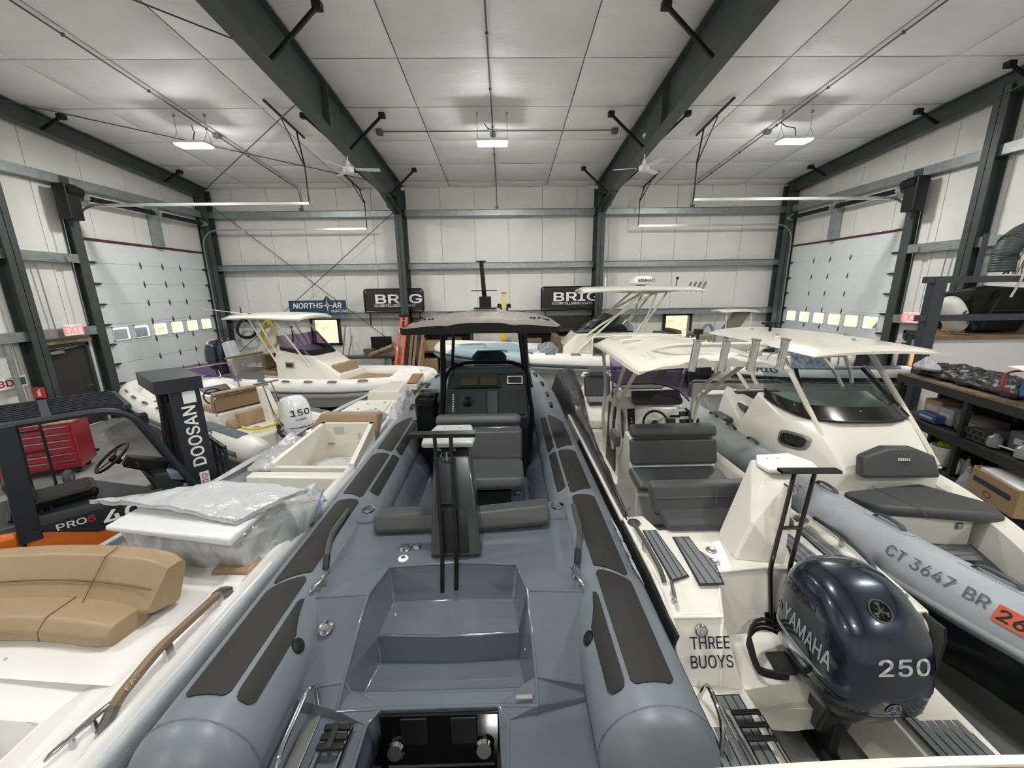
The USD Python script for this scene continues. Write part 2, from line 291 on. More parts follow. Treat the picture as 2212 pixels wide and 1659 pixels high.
# steel frame: rafters, columns, girts
def ibeam(name, path, up, depth, fw, ft=.016, label=None):
    """An I-section along path; path is its outer flange (against the skin), up points at the skin."""
    m = MB(); p = np.asarray(path, float); up = np.asarray(up, float)
    for a, b in zip(p, p[1:]):
        m.bar(a, b, fw, ft, up); m.bar(a-up*depth, b-up*depth, fw, ft*1.4, up); m.bar(a-up*depth/2, b-up*depth/2, .012, depth, up)
    return m
for k, x in enumerate((-3.55, 3.35)):
    nrm = nz(V3(0,.085,1)); m = ibeam('', [(x,YF+.1,roof(YF)+.02),(x,14.95,roof(14.95)+.02)], nrm, .80, .26)
    for y in (9.0, 14.3): m.box((x, y, roof(y)-.4), (.25, .03, .78))
    for y in (9.35, 9.6):
        m.box((x, y, roof(y)-.25), (.03, .08, .10))
    m.bar((x,12.9,roof(12.9)-.80),(x,14.3,5.72),.26,.02).box((x,13.7,5.95),(.012,1.2,.5))
    r = struct('rafter', m, steel_dark, ('left','right')[k]+' dark steel roof rafter running to the back wall', smooth=False)
    m = MB().box((x,14.36,3.2),(.26,.02,6.45)).box((x,14.7,3.4),(.012,.7,6.6)).box((x,15.05,3.3),(.26,.02,6.6)).box((x,14.7,.02),(.34,.8,.03))
    m.box((x,14.7,5.78),(.25,.68,.02)); struct('column', m, steel_dark, ('left','right')[k]+' dark steel column on the back wall between bays', smooth=False)
    for y in (7.0, 10.08, 13.25):
        for s in (-1, 1):
            if y == 7.0 and s*x > 0: continue
            z = roof(y)-.07; b = MB().bar((x+s*.06,y-.02,z-.7),(x+s*.85,y,z),.05,.05).box((x+s*.87,y,z+.02),(.13,.12,.10))
            struct('flange_brace', b, black, parent=r, smooth=False)
for k, (x, s) in enumerate(((XL+.24, 1), (XR-.24, -1))):
    nrm = nz(V3(0,.085,1)); r = struct('rafter', ibeam('', [(x,YF+.1,roof(YF)+.02),(x,15.0,roof(15.0)+.02)], nrm, .36, .2), steel_dark, ('left','right')[k]+' end rafter along the side wall', smooth=False)
    for y in (8.4, 10.05, 13.25): struct('flange_brace', MB().bar((x+s*.05,y,roof(y)-.3),(x+s*.52,y,roof(y)-.06),.05,.05).box((x+s*.55,y,roof(y)-.05),(.13,.12,.1)), black, parent=r, smooth=False)
    struct('column', MB().box((x,14.95,3.3),(.36,.02,6.6)).box((x,14.8,3.3),(.012,.3,6.6)).box((x,14.66,3.3),(.36,.02,6.6)).box((x-s*.17,14.8,3.3),(.02,.3,6.6)), steel_dark, ('left','right')[k]+' corner column at the back wall', smooth=False)
    struct('column', MB().box((x+s*.06,8.83,3.5),(.02,.26,7.0)).box((x-s*.08,8.83,3.5),(.3,.012,7.0)).box((x-s*.22,8.83,3.5),(.02,.26,7.0)), steel_dark, ('left','right')[k]+' side wall column before the exit door', smooth=False)
    for y, dz in ((10.32, 5.9), (14.75, 5.9)):
        struct('column', MB().box((x-s*.02,y,dz/2),(.02,.22,dz)).box((x-s*.12,y,dz/2),(.2,.012,dz)).box((x-s*.21,y,dz/2),(.02,.22,dz)), steel_dark, f'{("left","right")[k]} overhead door jamb '+('near the exit door' if y < 12 else 'by the back corner'), smooth=False)
    struct('column', MB().box((x-s*.1,12.75,5.2),(.2,.2,1.25)), galv, ('left','right')[k]+' short post over the overhead door', smooth=False)
def girt(a, b, inward, label):
    a, b, n = np.asarray(a, float), np.asarray(b, float), np.asarray(inward, float)*.2
    h = V3(0,0,.10); m = MB().bar(a+h+n/2, b+h+n/2, .2 if abs(n[1]) else .2, .006, (0,0,1)).bar(a-h+n/2, b-h+n/2, .2, .006).bar(a+n, b+n, .006, .2).bar(a+h*.85+n*.0, b+h*.85+n*.0, .006, .03)
    m.bar(a-h*.85, b-h*.85, .006, .03); struct('girt', m, galv, label, smooth=False)
hn = {2.34: 'low', 4.05: 'middle', 5.82: 'high'}
for z in (2.34, 4.05, 5.82):
    for i, (a, b) in enumerate(((XL+.3,-3.68),(-3.42,3.22),(3.48,XR-.3))):
        girt((a,14.92,z), (b,14.92,z), (0,-.35,0), f'{hn[z]} galvanized wall girt in the {("left","middle","right")[i]} bay of the back wall')
    for k, (X, s) in enumerate(((XL,1),(XR,-1))):
        L = ('left','right')[k]
        if z == 5.82: girt((X+s*.02,8.9,z),(X+s*.02,14.7,z),(s,0,0), f'high galvanized girt over the {L} overhead door')
        else: girt((X+s*.02,8.95,z),(X+s*.02,10.25,z),(s,0,0), f'{hn[z]} galvanized girt beside the {L} overhead door')
        girt((X+s*.02,3.0,z),(X+s*.02,8.75,z),(s,0,0), f'{hn[z]} galvanized girt on the {L} wall toward the viewer')
# outside, seen through windows
grass = mat('dry_grass', (.36,.27,.14), .9, var=.5, vscale=.8); gravel = mat('gravel_yard', (.50,.50,.51), .9, var=.3, vscale=3)
struct('yard', MB().box((0,4,-.35),(140,140,.1)), gravel, 'gravel yard outside the building')
struct('hill', MB().add([(-60,26,-.3),(60,26,-.3),(60,60,7),(-60,60,7),(60,60,-.3),(-60,60,-.3)], [(0,1,2),(0,2,3),(1,4,2),(0,3,5),(3,2,4),(3,4,5),(0,5,4),(0,4,1)]), grass, 'dry grass hillside behind the building', smooth=False)
def parked(x, y, yaw, m, label, kind):
    t = Thing(kind, label, kind, (x,y,-.3), yaw, local=True); b = MB().hull([(-2.2,-.9,.45),(2.2,-.9,.45),(-2.2,.9,.45),(2.2,.9,.45),(-2.2,-.9,1.15),(2.2,-.9,1.0),(-2.2,.9,1.15),(2.2,.9,1.0)], .12)
    t.part('body', b, m); t.part('cabin', MB().hull([(-1.6,-.8,1.1),(1.0,-.8,1.1),(-1.6,.8,1.1),(1.0,.8,1.1),(-1.3,-.7,2.2),(.4,-.7,2.2),(-1.3,.7,2.2),(.4,.7,2.2)], .1), mat('dark_glass', (.02,.025,.03), .1))
    for sx in (-1.4, 1.4):
        for sy in (-.85, .85): t.part('wheel', MB().cyl((sx,sy-.12,.38),(sx,sy+.12,.38),.38,n=18), rubber)
parked(-17, 11.2, 1.2, mat('yellow_paint', (.75,.42,.02), .4), 'yellow vehicle parked outside the left overhead door', 'vehicle')
parked(-15.5, 16.5, 1.5, mat('magenta_paint', (.65,.05,.30), .4), 'magenta vehicle outside the left overhead door', 'vehicle')
parked(16.5, 16.2, 1.4, mat('red_yellow_paint', (.85,.20,.03), .4), 'orange vehicle parked outside the right overhead door', 'vehicle')
parked(17.5, 9.2, 1.0, mat('silver_paint', (.55,.56,.58), .3, .5), 'silver vehicle parked outside the right overhead door', 'vehicle')
# ================================================================ CEILING EQUIPMENT
cond = mat('aged_conduit', (.13,.135,.135), .5, .3)
lamp_em = mat('lamp_diffuser', (1.0,.985,.95), em=LAMP); lamp_h = mat('lamp_housing', (.75,.75,.74), .4)
def lamp(x, y, z, label):
    t = Thing('high_bay_light', label, 'ceiling light', (x,y,z), group='ceiling lights', local=True)
    t.part('diffuser', MB().rbox((0,0,-.012), (.68,.30,.03), .012), lamp_em); t.part('housing', MB().rbox((0,0,.035), (.72,.34,.06), .02), lamp_h)
    for s in (-.34, .34):
        h = roof(y)+.03-z; t.part('hanging_wire', MB().cyl((s,-.13,.06),(s,0,.28),.004,n=5).cyl((s,.13,.06),(s,0,.28),.004,n=5).cyl((s,0,.28),(s,0,h),.006,n=5).box((s,0,h-.02),(.04,.04,.05)), galv)
    xx = .0
    t.part('power_cord', MB().tube(spline([(0,0,.06),(.02,.05,.28),(-.1,.2,h-.25),(-.18,.3,h-.12)], 12), .010, 6), blackpl)
LX = (-7.0, -.22, 6.8)
for i, x in enumerate(LX): lamp(x, 10.15, 6.47, f'lit white high bay light hanging in the {("left","middle","right")[i]} ceiling bay')
for y in (3.4, -3.3):
    for i, x in enumerate(LX): lamp(x, y, 6.9, f'lit white high bay light {("above","well behind")[y<0]} the viewer in the {("left","middle","right")[i]} bay')
for i, x in enumerate((-7.05, -.22, 6.72)):
    pts = [(x,y,roof(y)-.0) for y in np.linspace(2, 14.9, 12)]; d = MB().tube(pts, .016, 6)
    for y in np.arange(3, 15, 1.55): d.box((x,y,roof(y)),(.05,.03,.05))
    d.box((x,11.1,roof(11.1)-.01),(.14,.14,.07)).tube([(x,14.9,roof(14.9)),(x,15.0,roof(15)-.1),(x,15.03,5.98)], .014, 6).box((x,15.0,5.98),(.12,.08,.12))
    struct('conduit', d, cond, f'{("left","middle","right")[i]} long electrical conduit under the ceiling')
d = MB().tube([(-2.95,10.95,roof(10.95)),(2.75,10.95,roof(10.95))], .014, 6)
for x in (-3.0, 2.8): d.box((x,10.95,roof(10.95)-.02),(.14,.14,.1))
struct('conduit', d, cond, 'cross conduit between the two fan boxes')
def fan(x, y, z, label, a0):
    t = Thing('ceiling_fan', label, 'fan', (x,y,z), a0, local=True); top = .72
    t.part('motor', MB().lathe([(0,-.07),(.10,-.06),(.13,-.01),(.12,.05),(.05,.09),(.035,.18),(.03,.19)], (0,0,0)), white)
    t.part('downrod', MB().cyl((0,0,.15),(0,0,top-.05),.014), white); t.part('canopy', MB().lathe([(.02,-.07),(.075,-.05),(.08,.0),(.04,.03)], (0,0,top)), white)
    for k in range(3):
        a = k*2*math.pi/3; u, v = V3(math.cos(a),math.sin(a),0), V3(-math.sin(a),math.cos(a),0); z0 = V3(0,0,.02)
        P = [[u*r+v*w*s-V3(0,0,1)*s*.012+z0*1.0-V3(0,0,.00)*r for s in (-1,-.5,0,.5,1)] for r, w in ((.16,.05),(.3,.06),(.5,.072),(.68,.075),(.72,.06))]
        t.part('blade', MB().grid(P, .008), white)
    t.part('hook_cord', MB().tube(spline([(0,0,top+.02),(.03,0,top+.2),(-.02,.1,top+.42)], 8), .006, 5), blackpl)
fan(-3.62, 10.3, 5.98, 'white three-blade ceiling fan under the left rafter', .15)
fan(3.37, 10.3, 5.96, 'white three-blade ceiling fan under the right rafter', 2.9)
def track(k, y, s, X, ztop=5.30):
    L = ('left','right')[k]; far = y > 12; t = Thing('door_track', f'galvanized {"far" if far else "near"} track of the {L} overhead door', 'door track', (X+s*.2,y,0))
    R = .55; x0 = X+s*.10; xe = s*-4.72
    arc = [(x0+s*(R-R*math.cos(a)), y, ztop-R+R*math.sin(a)) for a in np.linspace(0, math.pi/2, 9)]
    t.part('track', MB().tube([(x0,y,.1)]+arc, .03, 6), galv); t.part('rail', MB().bar((x0+s*R,y,ztop),(xe,y,ztop),.07,.06), mat('bright_rail', (.70,.71,.70), .25, .7))
    zr = roof(y)-.02; xb = -s*4.98
    t.part('hanger', MB().cyl((xe,y,ztop),(xe,y,ztop+.9),.016,n=6).bar((xe,y,ztop+.8),(xb,y-.3,zr),.03,.012).bar((xe,y,ztop+.8),(xb,y+.35,zr),.03,.012).bar((xb,y-.95,roof(y-.95)-.0),(xb,y+.75,roof(y+.75)-.0),.04,.04), blackpl)
for k, (X, s) in enumerate(((XL,1),(XR,-1))):
    for y in (10.5, 14.66): track(k, y, s, X)
    t = Thing('torsion_shaft', f'black torsion spring shaft above the {("left","right")[k]} overhead door', 'spring shaft', (X+s*.25,12.6,5.55))
    zz = lambda y: 5.50-.12*math.sin((y-10.4)/4.3*math.pi)*0
    t.part('shaft', MB().cyl((X+s*.3,10.46,5.5),(X+s*.3,14.6,5.5),.018), galv)
    for a, b in ((10.78,12.58),(12.92,14.45)):
        t.part('spring', MB().tube([(X+s*.3,yy,5.5) for yy in np.linspace(a,b,40)], [.062+.006*(i%2) for i in range(40)], 10), blackpl)
    t.part('bearing_plate', MB().box((X+s*.29,12.75,5.5),(.1,.06,.22)), galv)
    for y in (10.6,14.55): t.part('drum', MB().cyl((X+s*.3,y-.07,5.5),(X+s*.3,y+.07,5.5),.1,n=16), galv)
    t = Thing('door_operator', f'black motor operator of the {("left","right")[k]} overhead door', 'door opener', (X+s*.4,10.1,5.35))
    t.part('housing', MB().rbox((X+s*.40,10.12,5.30),(.30,.32,.78),.03), blackpl); t.part('motor', MB().cyl((X+s*.48,10.0,5.55),(X+s*.48,10.36,5.55),.12,n=16), black)
    t.part('mounting_arm', MB().box((X+s*.2,10.2,5.6),(.3,.08,.08)), steel_dark)
    t.part('pull_chain', MB().tube([(X+s*.3,10.0,4.95),(X+s*.28,9.98,3.6),(X+s*.28,9.98,2.5)], .008, 5), galv)
    t = Thing('conduit_drop', f'bent electrical conduit beside the {("left","right")[k]} overhead door', 'conduit', (X+s*.2,9.6,3.3))
    t.part('pipe', MB().tube(fillet([(X+s*.22,9.95,4.0),(X+s*.22,9.4,4.0),(X+s*.12,9.35,4.0),(X+s*.10,9.4,2.4)],.12), .014, 8), galv); t.part('box', MB().rbox((X+s*.25,9.95,4.02),(.1,.14,.12),.01), galv)
    # exit sign
    t = Thing('exit_sign', f'red lettered exit sign above the {("left","right")[k]} side door', 'exit sign', (X+s*.3,9.55,2.42))
    sx = X+s*.34; yy = 9.55 if k == 0 else 9.62
    t.part('housing', MB().rbox((sx,yy,2.40),(.05,.42,.26),.015), white)
    ee = mat('lit_exit_red', (1.0,.10,.09), .5, em=1.2); t.part('lettering', MB().text('EXIT',.155,(sx+s*.026,yy,2.325),(0,-s*-1 if k else 1,0) if 0 else (0,1 if s>0 else -1,0),(0,0,1),.003,True), ee)
    t.part('panel', MB().box((sx+s*.0255,yy,2.40),(.002,.36,.20)), mat('exit_panel_pink', (.85,.45,.42), .5, em=.4))
# cross bracing rods
for a, b, L in (((-10.2,14.85,6.25),(-3.7,14.85,.9),'back wall brace rod falling to the right'),((-3.75,14.83,5.9),(-10.1,14.83,.9),'back wall brace rod falling to the left'),
                ((-10.1,9.2,roof(9.2)-.12),(-3.7,14.3,roof(14.3)-.12),'left ceiling brace rod running to the back column'),((-3.8,9.0,roof(9.0)-.14),(-10.0,14.6,roof(14.6)-.14),'left ceiling brace rod running to the back corner'),
                ((-10.1,2.4,roof(2.4)-.1),(-3.75,8.1,roof(8.1)-.1),'ceiling brace rod toward the viewer on the left')):
    struct('brace_rod', MB().cyl(a,b,.012,n=6), steel_dark, L)
# ================================================================ BOAT BUILDING HELPERS
class Rib:
    """Rigid inflatable in its own frame: x to starboard, y towards the bow, stern at y = 0, z up from the floor."""
    def __init__(s, L, a, r, z0, y1, rise, taper=.8):
        s.L, s.a, s.r, s.z0, s.y1, s.rise, s.taper = L, a, r, z0, y1, rise, taper
        ph = np.linspace(0, math.pi/2, 26); ys = np.r_[np.linspace(0, y1, 22)[:-1], y1+(L-y1)*np.sin(ph)]
        q = np.clip((ys-y1)/(L-y1), 0, 1); xs = np.where(ys < y1, a, a*np.cos(np.arcsin(q))**.85)
        s.P = np.stack([xs, ys, z0+rise*(ys/L)**2.2], 1); s.S = np.r_[0, np.cumsum(np.linalg.norm(np.diff(s.P, axis=0), axis=1))]
        s.R = r*(1-(1-taper)*(s.S/s.S[-1])**2); s.R0 = s.R.copy()
    def at(s, side, u, ang, off=0.):           # ang from straight up, positive outboard; u: length along the tube from the stern
        i = lambda k: np.interp(u, s.S, s.P[:, k])
        p = V3(i(0), i(1), i(2)); q = V3(*[np.interp(u+.02, s.S, s.P[:, k])-np.interp(u-.02, s.S, s.P[:, k]) for k in range(3)])
        t = nz(q); out = nz(np.cross(t, V3(0,0,1))); up = np.cross(out, t); r = np.interp(u, s.S, s.R)+off
        n = up*math.cos(ang)+out*math.sin(ang); p = p+n*r
        if side < 0: p[0] *= -1; n = n*V3(-1,1,1); t = t*V3(-1,1,1)
        return p, n, t
    def tubes(s, t, m, cap=.35, n=26, cone=None, sides=(-1, 1)):
        for side in sides:
            P, R = s.P*V3(side,1,1), s.R; d = V3(0,-1,0); k = np.linspace(1, 0, 8)[:-1] if cone is None else np.array([1.0])
            if cone is None: head = [(P[0]+d*cap*c, R[0]*max(1-(c*.985)**1.9, 1e-4)**.6) for c in k]
            else: head = [(P[0]+d*cap, R[0]*.55), (P[0]+d*cap*.9, R[0]*.72), (P[0]+d*cap*.5, R[0]*.92)]
            Q = np.vstack([[h[0] for h in head], P]); r = np.r_[[h[1] for h in head], R]
            b = MB().tube(Q, r, n); t.part('tube', b, m, smooth=50)
    def seam(s, t, u, m, lo=-1.9, hi=2.2):
        for side in (-1, 1):
            t.part('tube_seam', MB().tube([s.at(side,u,a,.002)[0] for a in np.linspace(lo,hi,18)], .004, 4), m)
    def patch(s, t, name, side, u0, u1, a0, a1, m, off=.007, sl0=0., sl1=0., n=9, k=7, parent=None, rnd=.03):
        """A pad on the tube between lengths u0..u1 and angles a0..a1; sl0, sl1 shift its ends across the width."""
        G = []
        FS = np.r_[0, .3*rnd/max(u1-u0,.1), rnd/max(u1-u0,.1), np.linspace(.1,.9,n-2), 1-rnd/max(u1-u0,.1), 1-.3*rnd/max(u1-u0,.1), 1]
        for i, f in enumerate(FS):
            row = []
            for g in np.linspace(0, 1, k):
                ua, ub = u0+sl0*g, u1+sl1*g; e = min(f, 1-f)*(ub-ua); c = rnd*max(0, 1-e/rnd)**2 if rnd else 0
                w = (a1-a0); gg = (g-.5)*(1-2*min(.45, c/(abs(w)*s.r)))+.5
                row.append(s.at(side, ua+(ub-ua)*f, a0+w*gg, off)[0])
            G.append(row)
        G = np.array(G); nn = np.array([[s.at(side, u0+(u1-u0)*f, a0+(a1-a0)*g)[1] for g in np.linspace(0,1,k)] for f in FS])
        if side > 0: G, nn = G[::-1], nn[::-1]
        t.part(name, MB().grid(G, off+.006, nn), m, parent=parent, smooth=25)
    def handle(s, t, side, u, ang, m, l=.26, h=.045, base=None):
        p0, n0, _ = s.at(side,u-l/2,ang); p1, n1, _ = s.at(side,u+l/2,ang); pm, nm, tm = s.at(side,u,ang,h)
        q = [p0+n0*.004, s.at(side,u-l*.36,ang,h*.8)[0], pm, s.at(side,u+l*.36,ang,h*.8)[0], p1+n1*.004]
        b = MB(); Q = spline(q, 9); w = nz(np.cross(nm, tm))*.022
        b.grid(np.stack([Q-w, Q-w*.4+nm*.006, Q+w*.4+nm*.006, Q+w], 1), .012, np.broadcast_to(nm, (9,4,3))); hp = t.part('grab_handle', b, m, smooth=40)
        if base: s.patch(t, 'handle_patch', side, u-l*.75, u+l*.75, ang-.22, ang+.22, base, .004, parent=hp, n=5, k=4)
    def strake(s, t, m, ang=1.75, w=.035, umax=None, name='rub_strake', d=.03, sides=(-1, 1)):
        for side in sides:
            us = np.linspace(.02, (umax or s.S[-1])-.001, 50); rows = []
            for u in us: rows.append([s.at(side,u,ang+k*w/s.r,d*(1-abs(k)**3*.8)-.004)[0] for k in (-1,-.6,-.2,.2,.6,1)])
            rows = np.array(rows); t.part(name, MB().grid(rows if side < 0 else rows[::-1], .03), m, smooth=45)
    def hull(s, t, m, keel=.12, chine=.30, deck=None, y0=.05, mat2=None):
        """V-bottom shell under the tubes."""
        rings = []; top = deck if deck is not None else s.z0
        for f in np.linspace(0, 1, 22):
            y = y0+(s.L-.12-y0)*f; x = np.interp(y, s.P[:,1], s.P[:,0]); x = max(.03, x-s.r*.45); zt = np.interp(y, s.P[:,1], s.P[:,2])-s.z0+top-.03
            b = max(0, (f-.55)/.45); k = keel+b**2.2*(s.z0+s.rise-keel-.1); c = chine+b**1.8*(s.z0+s.rise-chine-.05); c = max(c, k+.01)
            zt = max(zt, c+.02)
            rings.append([(-x,y,zt),(-x*.94,y,c),(-x*.5,y,(c+k)/2-.01),(0,y,k),(x*.5,y,(c+k)/2-.01),(x*.94,y,c),(x,y,zt)])
        t.part('hull', MB().loft(rings), m, smooth=40)
    def bunks(s, t, m, zh=.3, zf=0.):
        for sx in (-1, 1):
            t.part('trailer_bunk', MB().box((sx*s.a*.45, s.L*.38, zh-.03), (.12, s.L*.6, .08)), m)
            for y in (s.L*.12, s.L*.6): t.part('stand_leg', MB().box((sx*s.a*.45, y, (zh-.07+zf)/2), (.10,.14,zh-.07-zf)), m)
def cleat(t, p, d, up=(0,0,1), L=.20, m=None, parent=None, h=.05):
    p, d, up = np.asarray(p,float), nz(d), nz(up); b = MB()
    b.tube([p-d*L/2+up*h*.9, p-d*L*.42+up*h, p-d*L*.15+up*h*1.05, p+d*L*.15+up*h*1.05, p+d*L*.42+up*h, p+d*L/2+up*h*.9], [.006,.012,.015,.015,.012,.006], 10)
    for k in (-.16, .16): b.tube([p+d*L*k-up*.002, p+d*L*k*.9+up*h], [.016,.011], 10)
    t.part('cleat', b, m or chrome, parent=parent, smooth=45)
def cup(t, p, r=.05, m=None):
    t.part('cup_holder', MB().lathe([(r,.004),(r+.012,.009),(r+.014,.002),(r+.004,-.001),(r*.98,-.001),(r*.95,-.07),(.001,-.071)][::1], p), m or chrome, 'polished recessed cup holder', smooth=50)
def lid(t, p, r, name, m, label=None, ax=(0,0,1), knob=True):
    b = MB().lathe([(0,0),(r,0),(r*.97,.006),(r*.8,.012),(r*.3,.014),(0,.014)], p, ax)
    q = t.part(name, b, m, label, smooth=40)
    if knob: t.part('centre', MB().lathe([(0,.012),(r*.45,.012),(r*.42,.019),(0,.02)], p, ax), steel, parent=q)
def cushion(t, name, pts, r, m, label=None, seams=(), sm=None, parent=None):
    """Rounded upholstery: pts its corners; seams: polylines of stitching just proud of the cover."""
    q = t.part(name, MB().hull(pts, r, 14), m, label, parent=parent, smooth=50)
    for s in seams: t.part('stitching', MB().tube(s, .004, 5), sm or stitch, parent=q if parent is None else None)
    return q
def hexa(c, w, d, h, rz=0., tilt=0., taper=1.0):   # corners of a box, centre of its underside at c; tilt leans its top towards -y
    P = []
    for z in (0, h):
        for x in (-.5, .5):
            for y in (-.5, .5):
                k = taper if z else 1.0; q = V3(x*w*k, y*d+(-math.tan(tilt)*z), z); P.append(np.asarray(c)+V3(q[0]*math.cos(rz)-q[1]*math.sin(rz), q[0]*math.sin(rz)+q[1]*math.cos(rz), q[2]))
    return P
def steering(t, c, n, up, r=.19, mrim=None, mspoke=None):
    n, up = nz(n), nz(up); x = nz(np.cross(up, n)); up = np.cross(n, x); A = np.linspace(0, 2*np.pi, 28, endpoint=False); c = np.asarray(c, float)
    w = t.part('steering_wheel', MB().tube([c+r*(math.cos(a)*x+math.sin(a)*up) for a in A], .016, 8, True), mrim or blackpl, smooth=60); b = MB()
    for a in (math.pi*.5+math.pi, math.radians(28), math.radians(152)): b.bar(c-n*.02, c+(math.cos(a)*x+math.sin(a)*up)*r*.95, .032, .008, n)
    t.part('spoke', b, mspoke or steel, parent=w); t.part('hub', MB().lathe([(0,.02),(.035,.015),(.045,-.02),(.03,-.10)], c, n), blackpl, parent=w)
def outboard(t, P, parts, s=1.0): pass
def planks(t, poly, z, n, m, gap=.008, ax=1, parent=None, th=.007, name='deck_plank'):
    """Deck-foam strips inside a polygon, each its own piece, laid along y (ax=1) or x (ax=0)."""
    p = Polygon(poly); x0, y0, x1, y1 = p.bounds; base = t.part('deck_pad', MB().prism(poly, (0,0,z), (1,0,0), (0,1,0), .004), eva_gap, parent=parent, smooth=False)
    q = p.buffer(-.012); lo, hi = (x0, x1) if ax else (y0, y1); e = np.linspace(lo, hi, n+1)
    for a, b in zip(e, e[1:]):
        g = q.intersection(Polygon([(a+gap/2,y0-1),(b-gap/2,y0-1),(b-gap/2,y1+1),(a+gap/2,y1+1)]) if ax else Polygon([(x0-1,a+gap/2),(x1+1,a+gap/2),(x1+1,b-gap/2),(x0-1,b-gap/2)]))
        for h in getattr(g, 'geoms', [g]):
            if h.area > 4e-4: t.part(name, MB().prism(list(h.exterior.coords)[:-1], (0,0,z+.003), (1,0,0), (0,1,0), th), m, parent=base, smooth=False)
def shell(rings_top, th, m): return MB().grid(rings_top, th)
def hardtop(t, name, W, y0, y1, z, m, camber=.06, th=.07, lip=.05, nose=.3, crown=None, xoff=0., corner=.25, under=None):
    """A moulded T-top: plan with rounded corners, cambered upper skin, thick lip."""
    n, k = 17, 25; G, B = [], []
    for i, f in enumerate(np.linspace(0, 1, k)):
        y = y0+(y1-y0)*f; e = min(f, 1-f)*(y1-y0); w = W/2*(1-(.22 if f > .5 else .04)*max(0, 1-e/corner)**2.2); rowt, rowb = [], []
        for g in np.linspace(-1, 1, n):
            x = g*w+xoff; edge = max(abs(g)**6, max(0, 1-e/.10)**2)
            zc = z+camber*(1-g*g)+.025*math.sin(math.pi*f)+(crown(g, f) if crown else 0)
            rowt.append((x, y-(nose*.0), zc-lip*edge)); rowb.append((x*.992+xoff*.008, y, z-th+camber*.6*(1-g*g)+.03*math.sin(math.pi*f)))
        G.append(rowt); B.append(rowb)
    G, B = np.array(G), np.array(B); k_, n_ = G.shape[:2]; I = np.arange(k_*n_).reshape(k_, n_)
    q = np.stack([I[:-1,:-1], I[:-1,1:], I[1:,1:], I[1:,:-1]], -1).reshape(-1, 4); K = k_*n_; F = [q, q[:, ::-1]+K]
    for l in (I[0,::-1], I[:,0], I[-1,:], I[::-1,-1]): F.append(np.stack([l[:-1], l[:-1]+K, l[1:]+K, l[1:]], 1)[:, ::-1])
    return t.part(name, MB().add(np.vstack([G.reshape(-1,3), B.reshape(-1,3)]), np.vstack(F)), m, smooth=38)
def windscreen(t, pts_lo, pts_hi, m, name='windscreen', frame=None, fr=.012):
    lo, hi = spline(pts_lo, 17), spline(pts_hi, 17); G = np.stack([lo*(1-f)+hi*f for f in np.linspace(0, 1, 5)], 0)
    q = t.part(name, MB().grid(G), m, smooth=60)
    if frame: t.part('frame', MB().tube(lo, fr, 6), frame, parent=q)
    return q
def towmast(t, base, top, yaw_m, mg, mpl, mbar, glossy=None): pass

class Frame:                                  # parts given in a turned and shifted frame, added to a thing
    def __init__(s, t, o, yaw=0.): s.t, s.o, s.c, s.s = t, np.asarray(o, float), math.cos(yaw), math.sin(yaw)
    def p(s, v): v = np.asarray(v, float); return v@np.array([[s.c,s.s,0],[-s.s,s.c,0],[0,0,1.]])+s.o
    def part(s, name, mb, *a, **k): mb.V = [s.p(v) for v in mb.V]; return s.t.part(name, mb, *a, **k)
def decal(body, m, d, off=.003):
    """Lays the flat mesh m on the body along direction d."""
    v, f = body.mesh(); B = trimesh.Trimesh(v, f); w, g = m.mesh()
    w, g = trimesh.remesh.subdivide_to_size(w, g, .03, 12)
    L, R, T = B.ray.intersects_location(w-np.asarray(d)*3, np.tile(d, (len(w),1)), multiple_hits=False)
    w = np.array(w); w[R] = L-np.asarray(d)*off; ok = np.zeros(len(w), bool); ok[R] = True
    return MB().add(w, g[ok[g].all(1)])
def ring(w, y0, y1, z, e=3.0, n=36, tilt=0., yc=0., xc=0.):   # rounded section of an engine cowl
    a = np.linspace(0, 2*np.pi, n, endpoint=False); c, s = np.cos(a), np.sin(a); f = (np.abs(c)**e+np.abs(s)**e)**(-1/e)
    x, y = w/2*c*f, (y0+y1)/2+(y1-y0)/2*s*f; return np.stack([x+xc, y, z+tilt*(yc-y)], 1)
